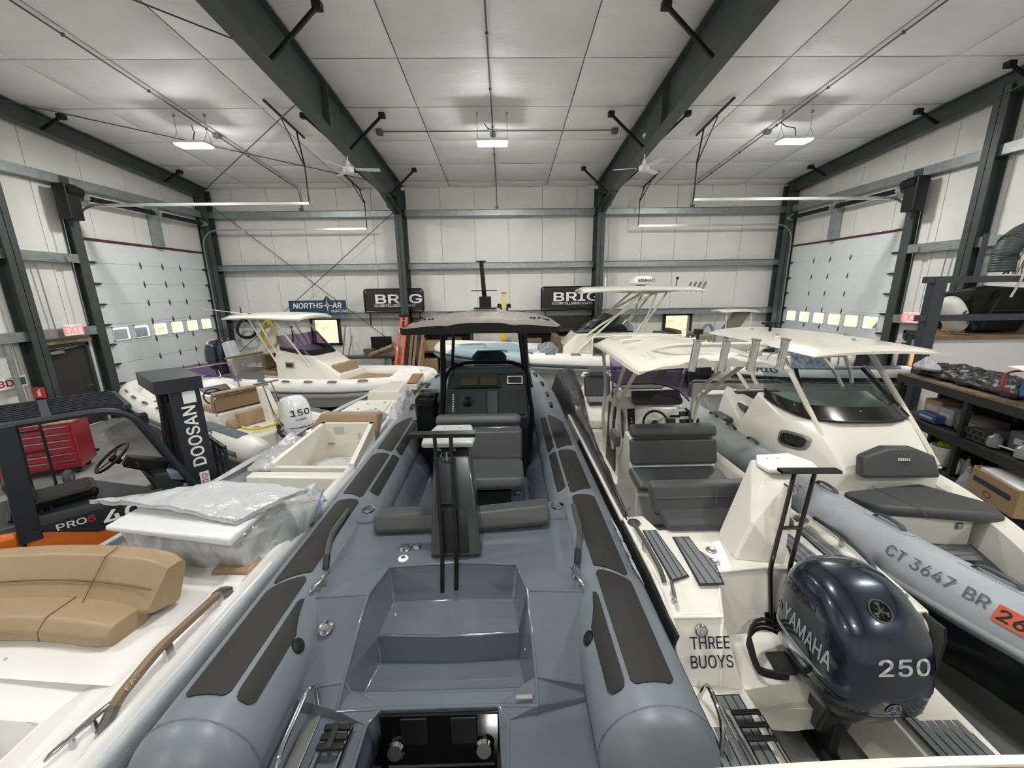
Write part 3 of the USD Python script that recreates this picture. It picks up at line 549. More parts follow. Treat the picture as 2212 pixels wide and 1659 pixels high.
def outboard(t, fr, cowl, lev, mats, tilt=.15, yc=.3, leg=True, n=44, short=0.):
    """An outboard engine: cowl from sections (width, rear, front, height), lower pan, mid section, leg."""
    b = MB().loft([ring(w, a, c, z, e, n, tilt, yc) for w, a, c, z, e in lev]); body = MB().add(*b.mesh())
    v, f = body.mesh(); B = MB().add(fr.p(v), f); q = fr.part('cowl', b, mats[0], smooth=45)
    w, a, c, z, e = lev[0]
    fr.part('lower_pan', MB().loft([ring(w*k, a+(c-a)*(1-k)*.5, c-(c-a)*(1-k)*.5, z-dz, e, n, tilt, yc) for k, dz in ((.97,-.004),(1.01,.02),(.96,.08),(.8,.16),(.6,.22),(.4,.24))]), mats[1], smooth=45)
    if leg:
        ym = a*.4+c*.6; g = .95-short; fr.part('mid_section', MB().hull([(x,y,h) for x in (-.11,.11) for y, h in ((ym-.16,z-.15),(ym+.2,z-.15),(ym-.1,z-g+.2),(ym+.15,z-g+.2))], .03), mats[1])
        fr.part('swivel_bracket', MB().hull([(x,y,h) for x in (-.16,.16) for y, h in ((c-.12,z-.1),(c+.12,z-.1),(c-.05,z-.42),(c+.12,z-.42))], .02), mats[1])
        fr.part('gearcase', MB().tube([(0,ym-.3,z-g),(0,ym-.1,z-g),(0,ym+.15,z-g),(0,ym+.32,z-g)], [.05,.07,.07,.01], 12).hull([(x,y,h) for x in (-.03,.03) for y, h in ((ym-.12,z-g+.3),(ym+.14,z-g+.3),(ym-.12,z-g),(ym+.1,z-g))]), mats[1])
        pr = MB(); C0 = V3(0,ym-.33,z-g)
        for i in range(3):
            a0 = i*2.094; u = V3(math.cos(a0),0,math.sin(a0)); v = V3(-math.sin(a0),.5,math.cos(a0)); pr.hull([C0+u*.03-v*.03, C0+u*.03+v*.03, C0+u*.14-v*.06, C0+u*.15+v*.05], .006)
        fr.part('propeller', pr, steel)
    return q, B
# ================================================================ A: THE GREY INFLATABLE IN THE MIDDLE
A = Thing('inflatable_boat', 'large grey rigid inflatable boat in the middle with a dark hardtop', 'boat', (-.42,5,0))
AX = -.42
class _Off:                                   # lets the hull kit draw in the room's frame
    def __init__(s, t, o): s.t, s.o = t, np.asarray(o, float)
    def part(s, name, mb, *a, **k):
        mb.V = [np.asarray(v)+s.o for v in mb.V]; return s.t.part(name, mb, *a, **k)
ra = Rib(8.6, 1.17, .305, .86, 5.6, .42, .62); o = V3(AX, 1.52, 0); AO = _Off(A, o)
ra.tubes(AO, grey_pvc, cap=.25, n=34)
ra.hull(AO, grey_gel, keel=.12, chine=.20, deck=.26); ra.bunks(AO, steel_dark, .26)
ra.seam(AO, .02, mat('grey_seam', (.15,.175,.20), .5)); ra.seam(AO, -.16+.0, grey_pvc) if 0 else None
ra.strake(AO, blackpl, 1.55, .045)
# tread pads in two rows along each tube
for side in (-1, 1):
    for u0, u1, s0, s1 in ((.14,1.02,0,-.10),(1.06,2.10,-.10,.0),(2.16,3.20,.08,.0),(3.27,4.55,.10,-.3)):
        ra.patch(AO, 'tread_pad', side, u0, u1, -.36, .42, pad_dark, sl0=s0, sl1=s1)
    for u0, u1, s0, s1 in ((.14,.62,.22,0),(2.30,3.22,0,.0),(3.30,4.6,.05,-.1)):
        ra.patch(AO, 'tread_pad', side, u0 if s0<.2 else .14, u1, -.82, -.46, pad_dark, sl0=0 if s0>.2 else s0, sl1=s0 if s0>.2 else s1)
    ra.patch(AO, 'tread_pad', side, 1.27, 1.30+.3, -.30, -.10, pad_dark, sl0=0, sl1=.35) if 0 else None
    for u in (5.0, 5.6, 6.3, 7.0): ra.handle(AO, side, u, .05, blackpl, .24)
    p, n, d = ra.at(side, .55, -.98); A.part('air_valve', MB().lathe([(0,.016),(.03,.014),(.045,.006),(.047,-.004)], p+o, n), blackpl)
p, n, d = ra.at(1, 1.35, 1.05); A.part('tube_lettering', MB().text('BRIG', .17, p+o+n*.006, d, n*0+nz(np.cross(n, d)), .004, True, 1.25), mat('pale_lettering', (.55,.57,.58), .5))
# aft deck moulding with a recess for the bathing well
def poly_face(m, pts): pts = np.asarray(pts, float); m.add(pts, [(0,i,i+1) for i in range(1, len(pts)-1)])
d = MB(); cx = AX-.02
def xs(*v): return [V3(cx+p[0], p[1], p[2]) for p in v]
zd, zf, zl = 1.10, .60, .83
# half-width outline; built for both sides
for s in (1, -1):
    Q = lambda *pts: poly_face(d, [V3(cx+s*x, y, z) for x, y, z in (pts if s > 0 else pts[::-1])])
    Q((0,3.42,zd),(0,2.74,zd),(.50,2.70,zd),(.98,2.70,zd),(.98,3.42,zd)); Q((.98,2.70,zd),(.50,2.70,zd),(.57,2.42,zd),(.98,2.42,zd-.02))
    Q((.57,2.42,zd),(.60,1.98,zl+.02),(.98,1.94,zl-.02),(.98,2.42,zd-.02))                                 # sloping quarter
    Q((0,2.74,zd),(0,2.66,zf+.22),(.47,2.64,zf+.22),(.50,2.70,zd))                                         # recess back
    Q((0,2.66,zf+.22),(0,2.34,zf+.20),(.50,2.36,zf+.20),(.47,2.64,zf+.22))                                 # recess ledge
    Q((0,2.34,zf+.20),(0,2.31,zf),(.50,2.33,zf),(.50,2.36,zf+.20))
    Q((0,2.31,zf),(0,2.00,zf),(.55,2.00,zf),(.50,2.33,zf))                                                 # recess floor
    Q((.50,2.70,zd),(.47,2.64,zf+.22),(.50,2.36,zf+.2),(.57,2.42,zd))                                      # recess side
    Q((.57,2.42,zd),(.50,2.36,zf+.2),(.50,2.33,zf),(.55,2.0,zf),(.60,1.98,zl+.02))
    Q((0,2.00,zf),(0,1.985,zl-.09),(.56,1.985,zl-.09),(.55,2.00,zf))                                       # lip inside
    Q((0,1.985,zl-.09),(0,1.90,zl-.10),(.36,1.90,zl-.10),(.48,1.985,zl-.09)); Q((.48,1.985,zl-.09),(.36,1.90,zl-.10),(.60,1.86,zl-.06),(.60,1.98,zl+.02),(.56,1.99,zl-.07))  # lip top
    Q((.36,1.90,zl-.10),(.36,1.90,.25),(.42,1.05,.25),(.42,1.05,.69),(.42,1.82,.71)); Q((.36,1.90,zl-.10),(.42,1.82,.71),(.60,1.86,zl-.06))  # well side
    Q((0,1.90,zl-.10),(0,1.86,.30),(.33,1.86,.30),(.36,1.90,zl-.10))
    Q((.60,1.98,zl+.02),(.60,1.86,zl-.06),(.98,1.93,zl-.08),(.98,1.94,zl-.02))
    Q((.60,1.86,zl-.06),(.42,1.82,.71),(.98,1.92,.73),(.98,1.93,zl-.08))
    Q((.42,1.82,.71),(.42,1.05,.69),(.95,1.05,.69),(.98,1.92,.73))                                         # swim platform
    Q((.42,1.05,.69),(.42,1.05,.3),(.95,1.05,.3),(.95,1.05,.69))
    Q((.98,3.42,zd),(.98,1.94,zl-.02),(1.0,1.94,.5),(1.0,3.42,.5))
    Q((0,3.42,zd),(.98,3.42,zd),(.98,3.42,.5),(0,3.42,.5))
A.part('aft_deck', d, grey_gel, 'glossy grey moulded stern deck with a bathing recess', smooth=False)
e = MB()                                      # softened edges of the moulding
for s in (1, -1):
    for line in ([(0,2.74,zd),(.50,2.70,zd),(.57,2.42,zd),(.60,1.98,zl+.02),(.60,1.86,zl-.06)],[(.0,1.985,zl-.09),(.56,1.985,zl-.09),(.60,1.98,zl+.02)],[(0,1.90,zl-.10),(.36,1.90,zl-.10),(.60,1.86,zl-.06)],[(.57,2.42,zd),(.98,2.42,zd-.02)],[(.60,1.98,zl+.02),(.98,1.94,zl-.02)],[(.36,1.90,zl-.1),(.36,1.90,.3)],[(.36,1.90,zl-.10),(.42,1.82,.71),(.42,1.05,.69)],
                 [(0,2.66,zf+.22),(.47,2.64,zf+.22),(.5,2.7,zd)],[(0,2.34,zf+.20),(.50,2.36,zf+.20),(.50,2.33,zf),(.55,2.0,zf)],[(.47,2.64,zf+.22),(.50,2.36,zf+.20)]):
        e.tube([(cx+s*x, y, z-.006) for x, y, z in line], .012, 8)
A.part('deck_edge_bead', e, grey_gel, smooth=60)
A.part('well_liner', MB().box((cx,1.45,.27),(.74,.86,.03)).box((cx,1.872,.49),(.71,.02,.44)).box((cx-.365,1.5,.40),(.02,.75,.3)).box((cx+.365,1.5,.40),(.02,.75,.3)), blackgl, 'black lined engine well')
for s in (-1, 1):
    A.part('well_fitting', MB().lathe([(0,.02),(.045,.02),(.06,.005),(.06,-.01)], (cx+s*.27,1.84,.47), (0,-1,.3)), chrome, 'polished oval fitting in the well')
    A.part('well_plate', MB().rbox((cx+s*.15,1.855,.60),(.16,.012,.2),.005), blackpl)
# cockpit floor, inner sides
A.part('cockpit_floor', MB().box((cx,5.2,.47),(1.75,3.5,.05)), grey_gel)
for s in (-1, 1):
    G = [[(cx+s*x, y, z) for x, z in ((.92,.84),(.84,.76),(.76,.62),(.74,.48))] for y in np.linspace(3.43, 6.6, 6)]
    A.part('cockpit_side', MB().grid(G if s < 0 else G[::-1], .03), grey_gel, smooth=50)
    cup(A, (cx+s*.925,3.50,1.125), .05); A.part('cup_plinth', MB().hull([(cx+s*x,y,z) for x in (.82,1.0) for y in (3.3,3.6) for z in (.95,1.12)], .02), grey_gel)
    hr = fillet([(cx+s*1.06,3.38,1.20),(cx+s*1.05,2.98,1.215),(cx+s*1.0,2.78,1.20),(cx+s*.97,2.66,1.125)], .08)
    q = A.part('handrail', MB().tube(hr, [.022]*len(hr), 8), seat_grey); A.part('bracket', MB().bar((cx+s*1.055,2.98,1.09),(cx+s*1.055,2.98,1.22),.03,.04), blackpl, parent=q); A.part('end_cap', MB().tube(hr[-3:]+V3(0,0,.001), .025, 8), blackpl, parent=q)
    cleat(A, (cx+s*.94,2.50,1.095), (s*-.35,1,.12), L=.2)
lid(A, (cx-.42,2.92,1.10), .05, 'deck_filler', chrome, 'polished open shower lid on the deck'); lid(A, (cx-.33,2.94,1.10), .035, 'deck_filler', chrome); lid(A, (cx-.41,2.79,1.10), .042, 'shower_socket', white, 'white round shower socket on the deck')
lid(A, (cx-.80,2.23,1.0), .05, 'light_fitting', chrome, 'polished round fitting on the quarter', ax=(0,-.42,.9))
for i, (y, z) in enumerate(((2.60,.93),(2.54,.89),(2.44,.84),(2.33,.79))): A.part('drain', MB().lathe([(0,.006),(.014,.006),(.02,.0)], (cx-.525-.012*i,y,z), (1,-.3,.3)), chrome)
for y, z in ((2.40,.82),(2.33,.79),(2.25,.76)): A.part('drain', MB().lathe([(0,.006),(.012,.006),(.018,.0)], (cx+.54,y,z), (-1,-.3,.3)), chrome)
A.part('warning_label', MB().bar((cx-.40,2.70,.96),(cx-.31,2.693,.96),.002,.07,(0,.2,1)), white); A.part('warning_label', MB().bar((cx-.40,2.699,.985),(cx-.31,2.692,.985),.002,.02,(0,.2,1)), mat('yellow_label', (.8,.55,.05), .5))
A.part('nameplate', MB().box((cx+.52,1.90,.785),(.10,.025,.006)), steel)
# aft bench
for s, x0, x1 in ((-1,-.78,-.05),(1,.10,.80)):
    pts = [(AX+x0,3.10,1.10),(AX+x1,3.12 if s<0 else 3.10,1.10),(AX+x0,3.32,1.10),(AX+x1,3.34,1.10),(AX+x0,3.14,1.27),(AX+x1,3.16,1.27),(AX+x0,3.32,1.27),(AX+x1,3.34,1.27)]
    if s > 0: pts = [p if i % 2 == 0 else (p[0],p[1]+.05,p[2]+.02) for i, p in enumerate(pts)]
    cushion(A, 'bench_cushion', pts, .05, seat_grey)
# tow mast pillar
zb = 1.10
pil = lambda x, y, z: (AX+x, y, z)
A.part('mast_pillar', MB().hull([pil(-.21,2.78,1.10),pil(.20,2.78,1.10),pil(-.21,3.06,1.10),pil(.20,3.06,1.10),pil(-.21,3.20,1.82),pil(.11,3.20,1.82),pil(-.19,3.40,1.88),pil(.09,3.40,1.88)], .03), mat('dark_grey_gelcoat', (.024,.027,.032), .2, coat=.5), 'dark grey raked pillar of the tow mast')
A.part('pillar_face', MB().hull([pil(-.115,2.765,1.16),pil(.105,2.765,1.16),pil(-.115,2.785,1.16),pil(.105,2.785,1.16),pil(-.14,3.185,1.81),pil(.045,3.185,1.81),pil(-.14,3.23,1.81),pil(.045,3.23,1.81)]), mat('black_pillar_face', (.004,.004,.005), .22, spec=.3), smooth=False)
A.part('top_plate', MB().hull([pil(x-.07,y,z) for x, y in ((-.24,3.16),(.20,3.16),(-.19,3.62),(.16,3.62),(-.25,3.28),(.21,3.28)) for z in (1.89,1.945)], .022), mat('pale_grey_gelcoat', (.46,.48,.50), .2, coat=.4), 'pale grey table top of the mast')
for sx in (-.16,-.02): A.part('screw', MB().disc(pil(sx,3.52,1.946), .008, (0,0,1), .004, 8), steel)
A.part('tow_bar', MB().box(pil(-.10,3.02,2.07), (.54,.085,.03)), mat('satin_black_metal', (.014,.014,.015), .35, .3), 'flat black cross bar of the tow mast')
for sx, sb, zb in ((-.165,-.11,.88),(-.035,.0,.90)):
    A.part('tow_leg', MB().tube(fillet([pil(sx,3.03,2.06),pil(sb+.01,2.72,1.22),pil(sb,2.67,zb)],.06), .016, 8), black)
A.part('crosspiece', MB().bar(pil(-.14,2.85,1.54),pil(.0,2.85,1.54),.025,.025), black)
rg = V3(*pil(-.08,3.06,1.86)); A.part('tow_ring', MB().tube([rg+.045*V3(math.cos(a),-.2*math.sin(a),math.sin(a)) for a in np.linspace(0,2*np.pi,20,endpoint=False)], .007, 6, True).cyl(rg+V3(-.06,.02,.05),rg+V3(-.06,-.03,.05),.014).cyl(rg+V3(.06,.02,.05),rg+V3(.06,-.03,.05),.014).bar(rg-V3(0,0,.04),rg+V3(0,0,.04),.012,.008), chrome)
# leaning post with its seats
c0 = -.33
A.part('seat_box', MB().hull([(c0+x,y,z) for x in (-.52,.52) for y,z in ((4.22,.5),(4.95,.5),(4.30,.98),(4.95,1.02))], .03), grey_gel)
A.part('seat_box_opening', MB().box((c0+.04,4.235,.73),(.66,.06,.40)), blackgl)
lid(A, (c0+.44,4.245,.84), .04, 'locker_latch', chrome, ax=(0,-1,.15))
cushion(A, 'aft_seat', [(c0+x,y,z) for x in (-.52,.52) for y,z in ((4.08,.98),(4.60,1.02),(4.10,1.12),(4.60,1.16))], .05, seat_grey)
cushion(A, 'aft_backrest', [(c0+x,y,z) for x in (-.52,.52) for y,z in ((4.58,1.12),(4.70,1.12),(4.70,1.48),(4.80,1.50))], .04, seat_grey)
cushion(A, 'seat_back_bolster', [(c0-.03+x,y,z) for x in (-.54,.54) for y,z in ((4.72,1.52),(4.88,1.52),(4.74,1.66),(4.88,1.66))], .06, seat_grey)
A.part('seat_pod', MB().hull([(c0+x,y,z) for x in (-.5,.5) for y,z in ((4.70,1.0),(5.05,1.0),(4.74,1.52),(4.95,1.52))], .03), grey_gel)
# console
cm = mat('dark_console', (.012,.014,.018), .35, spec=.3); c1 = -.28
A.part('console', MB().hull([(c1+x,y,z) for x in (-.60,.60) for y,z in ((5.38,.5),(6.5,.5))]+[(c1+x,y,z) for x in (-.62,.62) for y,z in ((5.36,1.36),(5.42,1.45))]+[(c1+x,y,z) for x in (-.56,.56) for y,z in ((5.66,2.0),(5.95,2.02),(6.5,1.5))], .03), cm)
A.part('knee_panel', MB().hull([(c1+x,y,z) for x in (-.56,.58) for y,z in ((5.335,1.26),(5.36,1.26),(5.335,1.42),(5.37,1.42))]), mat('navy_panel', (.02,.026,.036), .4), smooth=False)
dn = nz(V3(0,-.92,.40)); du = nz(V3(0,.40,.92))
def dash(x, f, off=0.): return V3(c1+x, 5.385+.27*f, 1.45+.55*f)+dn*off
def plate(name, x0, x1, f0, f1, m, th=.012, parent=None, label=None): return A.part(name, MB().hull([dash(x,f,o) for x in (x0,x1) for f in (f0,f1) for o in (-.002,th)]), m, label, parent, smooth=False)
plate('dash_panel', -.545,.545,.02,.60, mat('dash_grey', (.017,.020,.025), .45, spec=.3), .03)
pod = A.part('instrument_pod', MB().hull([dash(x,f,o) for x in (-.44,.16) for f in (.66,1.0) for o in (0,.09 if f > .9 else .05)]+[dash(.22,.66,.03),dash(-.5,.66,.03)], .01), cm)
for a, b in ((-.36,-.13),(-.08,.15)): plate('chart_screen', a, b, .70, .93, mat('dark_screen', (.045,.045,.012), .1), .115, pod)
sp = plate('switch_panel', -.53,-.42,.06,.56, blackpl, .045)
for i in range(8): A.part('switch_button', MB().disc(dash(-.475,.12+.055*i,.045), .012, dn, .008, 10), white, parent=sp)
A.part('wheel_hub', MB().lathe([(0,.11),(.03,.10),(.04,.07),(.07,.05),(.075,.03)], dash(-.27,.33,.0), dn), blackpl)
A.part('throttle_box', MB().hull([dash(x,f,o) for x in (.0,.17) for f in (.02,.60) for o in (.02,.07)], .015), mat('throttle_navy', (.012,.015,.020), .35, spec=.3))
rd = plate('radio', .30,.52,.74,.93, steel, .06); plate('radio_face', .315,.505,.76,.91, blackpl, .065, rd)
wb = mat('black_glass_band', (.005,.005,.006), .06); blueglass = pane('blue_tint_glass', (.42,.56,.66))
lo = [(c1-.66,5.75,1.78),(c1-.58,6.05,2.0),(c1-.3,6.25,2.07),(c1+.3,6.25,2.07),(c1+.58,6.05,2.0),(c1+.66,5.75,1.78)]; hi = [(c1-.66,5.85,2.05),(c1-.60,6.2,2.28),(c1-.32,6.42,2.36),(c1+.32,6.42,2.36),(c1+.60,6.2,2.28),(c1+.66,5.85,2.05)]
windscreen(A, lo, hi, blueglass, frame=blackpl, fr=.03)
A.part('console_top', MB().hull([(c1+x,y,z) for x in (-.52,.52) for y,z in ((5.9,2.02),(6.3,2.03),(6.5,1.5))], .02), cm)
# hardtop
TX = -.29; top_m = mat('dusty_taupe_top', (.165,.150,.128), .5, var=.12, vscale=9, rvar=.2)
crown = lambda g, f: .035*math.exp(-((abs(g)-.0)/.35)**4)*(.3+.7*f)+(-.02*math.exp(-((abs(g)-.42)/.06)**2))
ht = hardtop(A, 'hardtop', 1.92, 4.72, 6.75, 2.80, top_m, camber=.055, th=.06, lip=.045, xoff=TX, corner=.45, crown=crown)
lipc = [(TX+g*.923, 4.715, 2.80+.055*(1-g*g)+crown(g,0)-.045*max(1,abs(g))) for g in np.linspace(-1,1,33)]
G = [[p, (p[0],p[1]-.008,2.700-.012*abs(i-16)/16)] for i, p in enumerate(lipc)]; A.part('top_lip', MB().grid(np.array(G), .04), mat('black_lip', (.004,.004,.005), .2, spec=.3), 'glossy black lip along the hardtop edge', parent=ht, smooth=60)
for s in (-1, 1): A.part('top_lip', MB().grid(np.array([[(TX+s*(.925-.15*max(0,(y-6.3)/.45)**2),y,2.775),(TX+s*(.925-.15*max(0,(y-6.3)/.45)**2),y,2.70)] for y in np.linspace(4.72,6.7,12)])[::s], .03), blackgl, parent=ht, smooth=60)
for s in (-1, 1):
    A.part('top_inset', MB().hull([(TX+s*x,y,2.845-.06*x*x*1.0+dz) for x,y in ((.62,5.9),(.70,5.85),(.80,5.15),(.86,5.1)) for dz in (.0,.02)]), blackgl, parent=ht, smooth=False)
    for x, y in ((.55,5.75),(.50,5.75),(.66,5.05),(.72,5.05),(.62,5.05),(.6,6.35),(.56,6.35)): A.part('bolt_cap', MB().disc((TX+s*x,y,2.865-.04*x), .016, (0,0,1), .018, 8), black, parent=ht)
A.part('mast_base', MB().rbox((TX+.0,6.1,2.93),(.34,.26,.02),.008).hull([(TX+x,y,z) for x in (-.085,.085) for y in (5.98,6.2) for z in (2.93,3.10)], .01), black, parent=ht)
A.part('mast_shelf', MB().box((TX-.01,6.1,3.185),(.38,.24,.014)), black, parent=ht)
A.part('light_mast', MB().cyl((TX,6.1,2.93),(TX-.045,6.1,3.60),.036,.03,12).box((TX-.047,6.1,3.605),(.14,.10,.012)), black, parent=ht)
for s in (-1, 1):
    for x0, y0, x1, y1 in ((.60,5.35,.50,5.0),(.60,5.62,.56,5.5),(.58,6.2,.48,6.1)):
        A.part('top_support', MB().tube(fillet([(c1+s*(x0+.02),y0,.95),(c1+s*(x0+.06),y0-.03,1.45),(c1+s*(x0+.01),y0-.02,1.75),(TX+s*x1,y1,2.77)],.2), .024, 8), black)
    A.part('top_arm', MB().bar((TX+s*.5,4.95,2.735),(TX+s*.5,6.4,2.77),.05,.04), black, parent=ht)
# bow: cushion and padding ahead of the console
cushion(A, 'bow_cushion', [(c1+x,y,z) for x in (-.55,.55) for y,z in ((6.7,.95),(8.6,1.05),(6.7,1.1),(8.6,1.2))], .05, seat_grey)
A.part('bow_deck', MB().prism([(-.85,5.0),(.85,5.0),(.80,6.0),(.3,7.2),(-.3,7.2),(-.8,6.0)], (AX,1.52,.95), (1,0,0), (0,1,0), .04), grey_gel)
A.part('bow_backrest', MB().hull([(c1+x,y,z) for x,y,z in ((-.25,6.75,1.7),(.25,6.75,1.7),(-.3,6.75,2.1),(.3,6.75,2.1),(-.25,6.9,1.7),(.25,6.9,1.7),(-.22,6.85,2.18),(.22,6.85,2.18))], .03), seat_grey)
# boarding ladder on the port platform
lx = cx-.66
for dx in (.0, .13):
    A.part('ladder_rail', MB().tube([(lx+dx+.02,1.10,.75),(lx+dx+.04,1.72,.76),(lx+dx+.045,1.80,.745)], .014, 8), chrome)
for y in (1.765,1.715,1.665): A.part('ladder_step', MB().rbox((lx+.105,y,.775),(.15,.034,.022),.008), blackpl)
A.part('ladder_strap', MB().box((lx+.10,1.715,.79),(.03,.13,.006)), rubber)
A.part('grab_hoop', MB().tube(fillet([(lx-.10,1.50,.72),(lx-.10,1.52,.88),(lx-.08,1.84,.96),(lx-.06,1.90,.92),(lx-.06,1.90,.72)],.10), .015, 8), chrome, smooth=60)
A.part('hoop_plate', MB().rbox((lx-.08,1.70,.725),(.08,.50,.012),.005), steel)
# black wrapped box by the console
B0 = Thing('wrapped_bundle', 'black plastic wrapped bundle standing beside the grey boat console', 'bundle', (-1.17,5.6,.5))
g = MB().hull([(-1.17+x,5.75+y,z) for x in (-.16,.16) for y in (-.2,.2) for z in (.5,1.72)], .06, 18); v, f = g.mesh(); m_ = trimesh.Trimesh(v, f).subdivide().subdivide().subdivide()
v = m_.vertices+.05*(meshkit.fbm(m_.vertices*7, 3, 2)-.5)[:, None]*np.sign(m_.vertices-V3(-1.17,5.75,1.1)); g = MB().add(v, m_.faces)
B0.part('wrapping', g, mat('black_shrink_wrap', (.006,.006,.006), .12), smooth=70)
# ================================================================ B: THE WHITE BOAT WITH THE BIG ENGINE
navy = mat('engine_navy', (.012,.019,.038), .24, .5, coat=1.0); decal_w = mat('silver_decal', (.62,.64,.66), .3)
B = Thing('inflatable_boat', 'white inflatable boat named on its quarter with a blue outboard engine and rod holders', 'boat', (1.88,4.5,0), size=(1.05, .16)); BX = 1.88
rb = Rib(6.0, .84, .06, 1.05, 3.4, .35, .6); BO = Frame(B, (BX,1.9,0)); rb.hull(BO, white_gel, keel=.30, chine=.42, deck=.52, y0=.1); rb.bunks(BO, steel_dark, .42, .155)
d = MB(); bd = 1.15
for s in (1, -1):
    Q = lambda *pts: poly_face(d, [V3(BX+.02+s*x, y, z) for x, y, z in (pts if s > 0 else pts[::-1])])
    Q((.0,3.02,bd),(.0,2.54,bd),(.36,2.50,bd),(.84,2.50,bd),(.84,3.22,bd),(.66,3.25,bd),(.6,3.02,bd)); Q((.36,2.50,bd),(.50,2.16,bd-.06),(.84,2.14,bd-.04),(.84,2.50,bd))
    Q((.50,2.16,bd-.06),(.56,1.99,.72),(.78,1.99,.72),(.84,2.14,bd-.04)); Q((.84,2.5,bd),(.84,2.14,bd-.04),(.80,1.99,.72),(.80,1.99,.3),(.84,2.5,.3)); Q((.84,3.22,bd),(.84,2.5,bd),(.84,2.5,.3),(.84,3.22,.3))
    Q((0,2.54,bd),(0,2.36,.74),(.34,2.34,.74),(.36,2.50,bd)); Q((.36,2.50,bd),(.34,2.34,.74),(.40,2.0,.66),(.56,1.99,.72),(.50,2.16,bd-.06))
    Q((0,2.36,.74),(0,2.05,.66),(.40,2.0,.66),(.34,2.34,.74)); Q((0,2.05,.66),(0,2.04,.3),(.34,2.04,.3),(.40,2.0,.66))
    Q((.40,2.0,.66),(.34,2.04,.3),(.36,1.3,.3),(.38,1.3,.66)); Q((.56,1.99,.72),(.40,2.0,.66),(.38,1.3,.66),(.78,1.3,.66),(.78,1.99,.72)); Q((.38,1.3,.66),(.38,1.3,.4),(.78,1.3,.4),(.78,1.3,.66)); Q((.78,1.99,.72),(.78,1.3,.66),(.78,1.3,.4),(.78,1.99,.3))
    Q((.84,3.22,bd),(.84,3.22,.5),(.66,3.25,.5),(.66,3.25,bd))
    if s < 0:
        q = [V3(BX-.80,2.03,.80), V3(BX-.50,2.03,.80)]
B.part('stern_deck', d, white_gel, 'white moulded stern deck with an engine well', smooth=False)
e = MB()
for s in (1, -1):
    for l in ([(0,2.54,bd),(.36,2.50,bd),(.50,2.16,bd-.06),(.56,1.99,.72)],[(.5,2.16,bd-.06),(.84,2.14,bd-.04)],[(.34,2.34,.74),(.4,2.0,.66),(.38,1.3,.66)],[(.84,3.22,bd),(.84,2.5,bd),(.84,2.14,bd-.04),(.80,1.99,.72)]): e.tube([(BX+.02+s*x,y,z-.008) for x,y,z in l], .015, 8)
B.part('deck_edge_bead', e, white_gel, smooth=60)
n1 = nz(np.cross(V3(1,0,0), nz(V3(0,.16,.38)))); up1 = nz(V3(0,.16,.36))
for i, w in enumerate(('THREE','BUOYS')):
    B.part('name_lettering', MB().text(w, .072, V3(BX-.60,2.06-.045*i,.945-.10*i)+V3(0,-.012,0), (1,0,0), up1, .004, False, .82), mat('navy_lettering', (.01,.012,.03), .4))
lid(B, (BX-.64,2.10,1.03), .042, 'round_fitting', chrome, 'polished round light fitting above the name', ax=(0,-.9,.4)); lid(B, (BX-.26,2.74,bd), .042, 'deck_filler', steel); lid(B, (BX-.31,2.60,bd), .042, 'deck_filler', steel)
for s in (-1, 1):
    cup(B, (BX+s*.755,3.13,bd+.006), .045)
    planks(B, [(BX+s*.72,3.02),(BX+s*.60,3.02),(BX+s*.57,2.45),(BX+s*.72,2.40)], bd+.001, 3, eva)
    planks(B, [(BX+s*.50,2.92),(BX+s*.36,2.92),(BX+s*.36,2.74),(BX+s*.30,2.62),(BX+s*.36,2.36),(BX+s*.54,2.36)], bd+.001, 4, eva)
    hr = fillet([(BX+s*.80,3.05,bd+.07),(BX+s*.80,2.75,bd+.10),(BX+s*.78,2.46,bd+.06),(BX+s*.77,2.40,bd)], .06); q = B.part('handrail', MB().tube(hr, .017, 8), seat_grey); B.part('bracket', MB().bar((BX+s*.80,2.75,bd),(BX+s*.80,2.75,bd+.10),.02,.035), steel, parent=q)
    cleat(B, (BX+s*.76,2.28,bd-.02), (s*-.25,1,.1), L=.19)
    planks(B, [(BX+s*.44,1.95),(BX+s*.44,1.34),(BX+s*.76,1.34),(BX+s*.76,1.95)], .69, 6, eva, name='platform_plank')
# cockpit: sole planks, inner sides
for s in (-1, 1):
    B.part('side_coaming', MB().hull([(BX+s*x,y,z) for x,z in ((.73,.5),(.84,.5),(.77,1.10),(.84,1.13)) for y in (3.25,6.4)], .02), white_gel)
planks(B, [(BX-.73,3.3),(BX+.73,3.3),(BX+.72,6.3),(BX-.72,6.3)], .56, 16, eva, name='sole_plank')
B.part('sole', MB().box((BX,4.9,.53),(1.5,3.6,.05)), white_gel)
# seats
cushion(B, 'aft_seat', [(BX+x,y,z) for x,y,z in ((-.52,2.98,1.15),(.60,2.98,1.15),(-.52,3.3,1.15),(.60,3.3,1.15),(-.50,3.0,1.24),(.60,3.0,1.24),(-.52,3.3,1.27),(.60,3.3,1.27))], .045, seat_grey, seams=[[(BX+.02,2.99,1.16),(BX+.02,3.02,1.265),(BX+.02,3.2,1.268)]])
cushion(B, 'aft_backrest', [(BX+x,y,z) for x,y,z in ((-.56,3.16,1.18),(.58,3.16,1.18),(-.56,3.34,1.18),(.58,3.34,1.18),(-.58,3.24,1.46),(.56,3.24,1.46),(-.58,3.38,1.46),(.56,3.38,1.46))], .05, seat_grey, seams=[[(BX-.0,3.155,1.22),(BX,3.235,1.46)],[(BX-.55,3.20,1.36),(BX+.55,3.20,1.36)]])
lb = lambda x, y, z: (BX+.06+x, y, z)
B.part('leaning_post', MB().hull([lb(x,y,z) for x in (-.50,.50) for y,z in ((3.98,.55),(4.75,.55),(4.02,1.02),(4.75,1.02))], .02), white_gel)
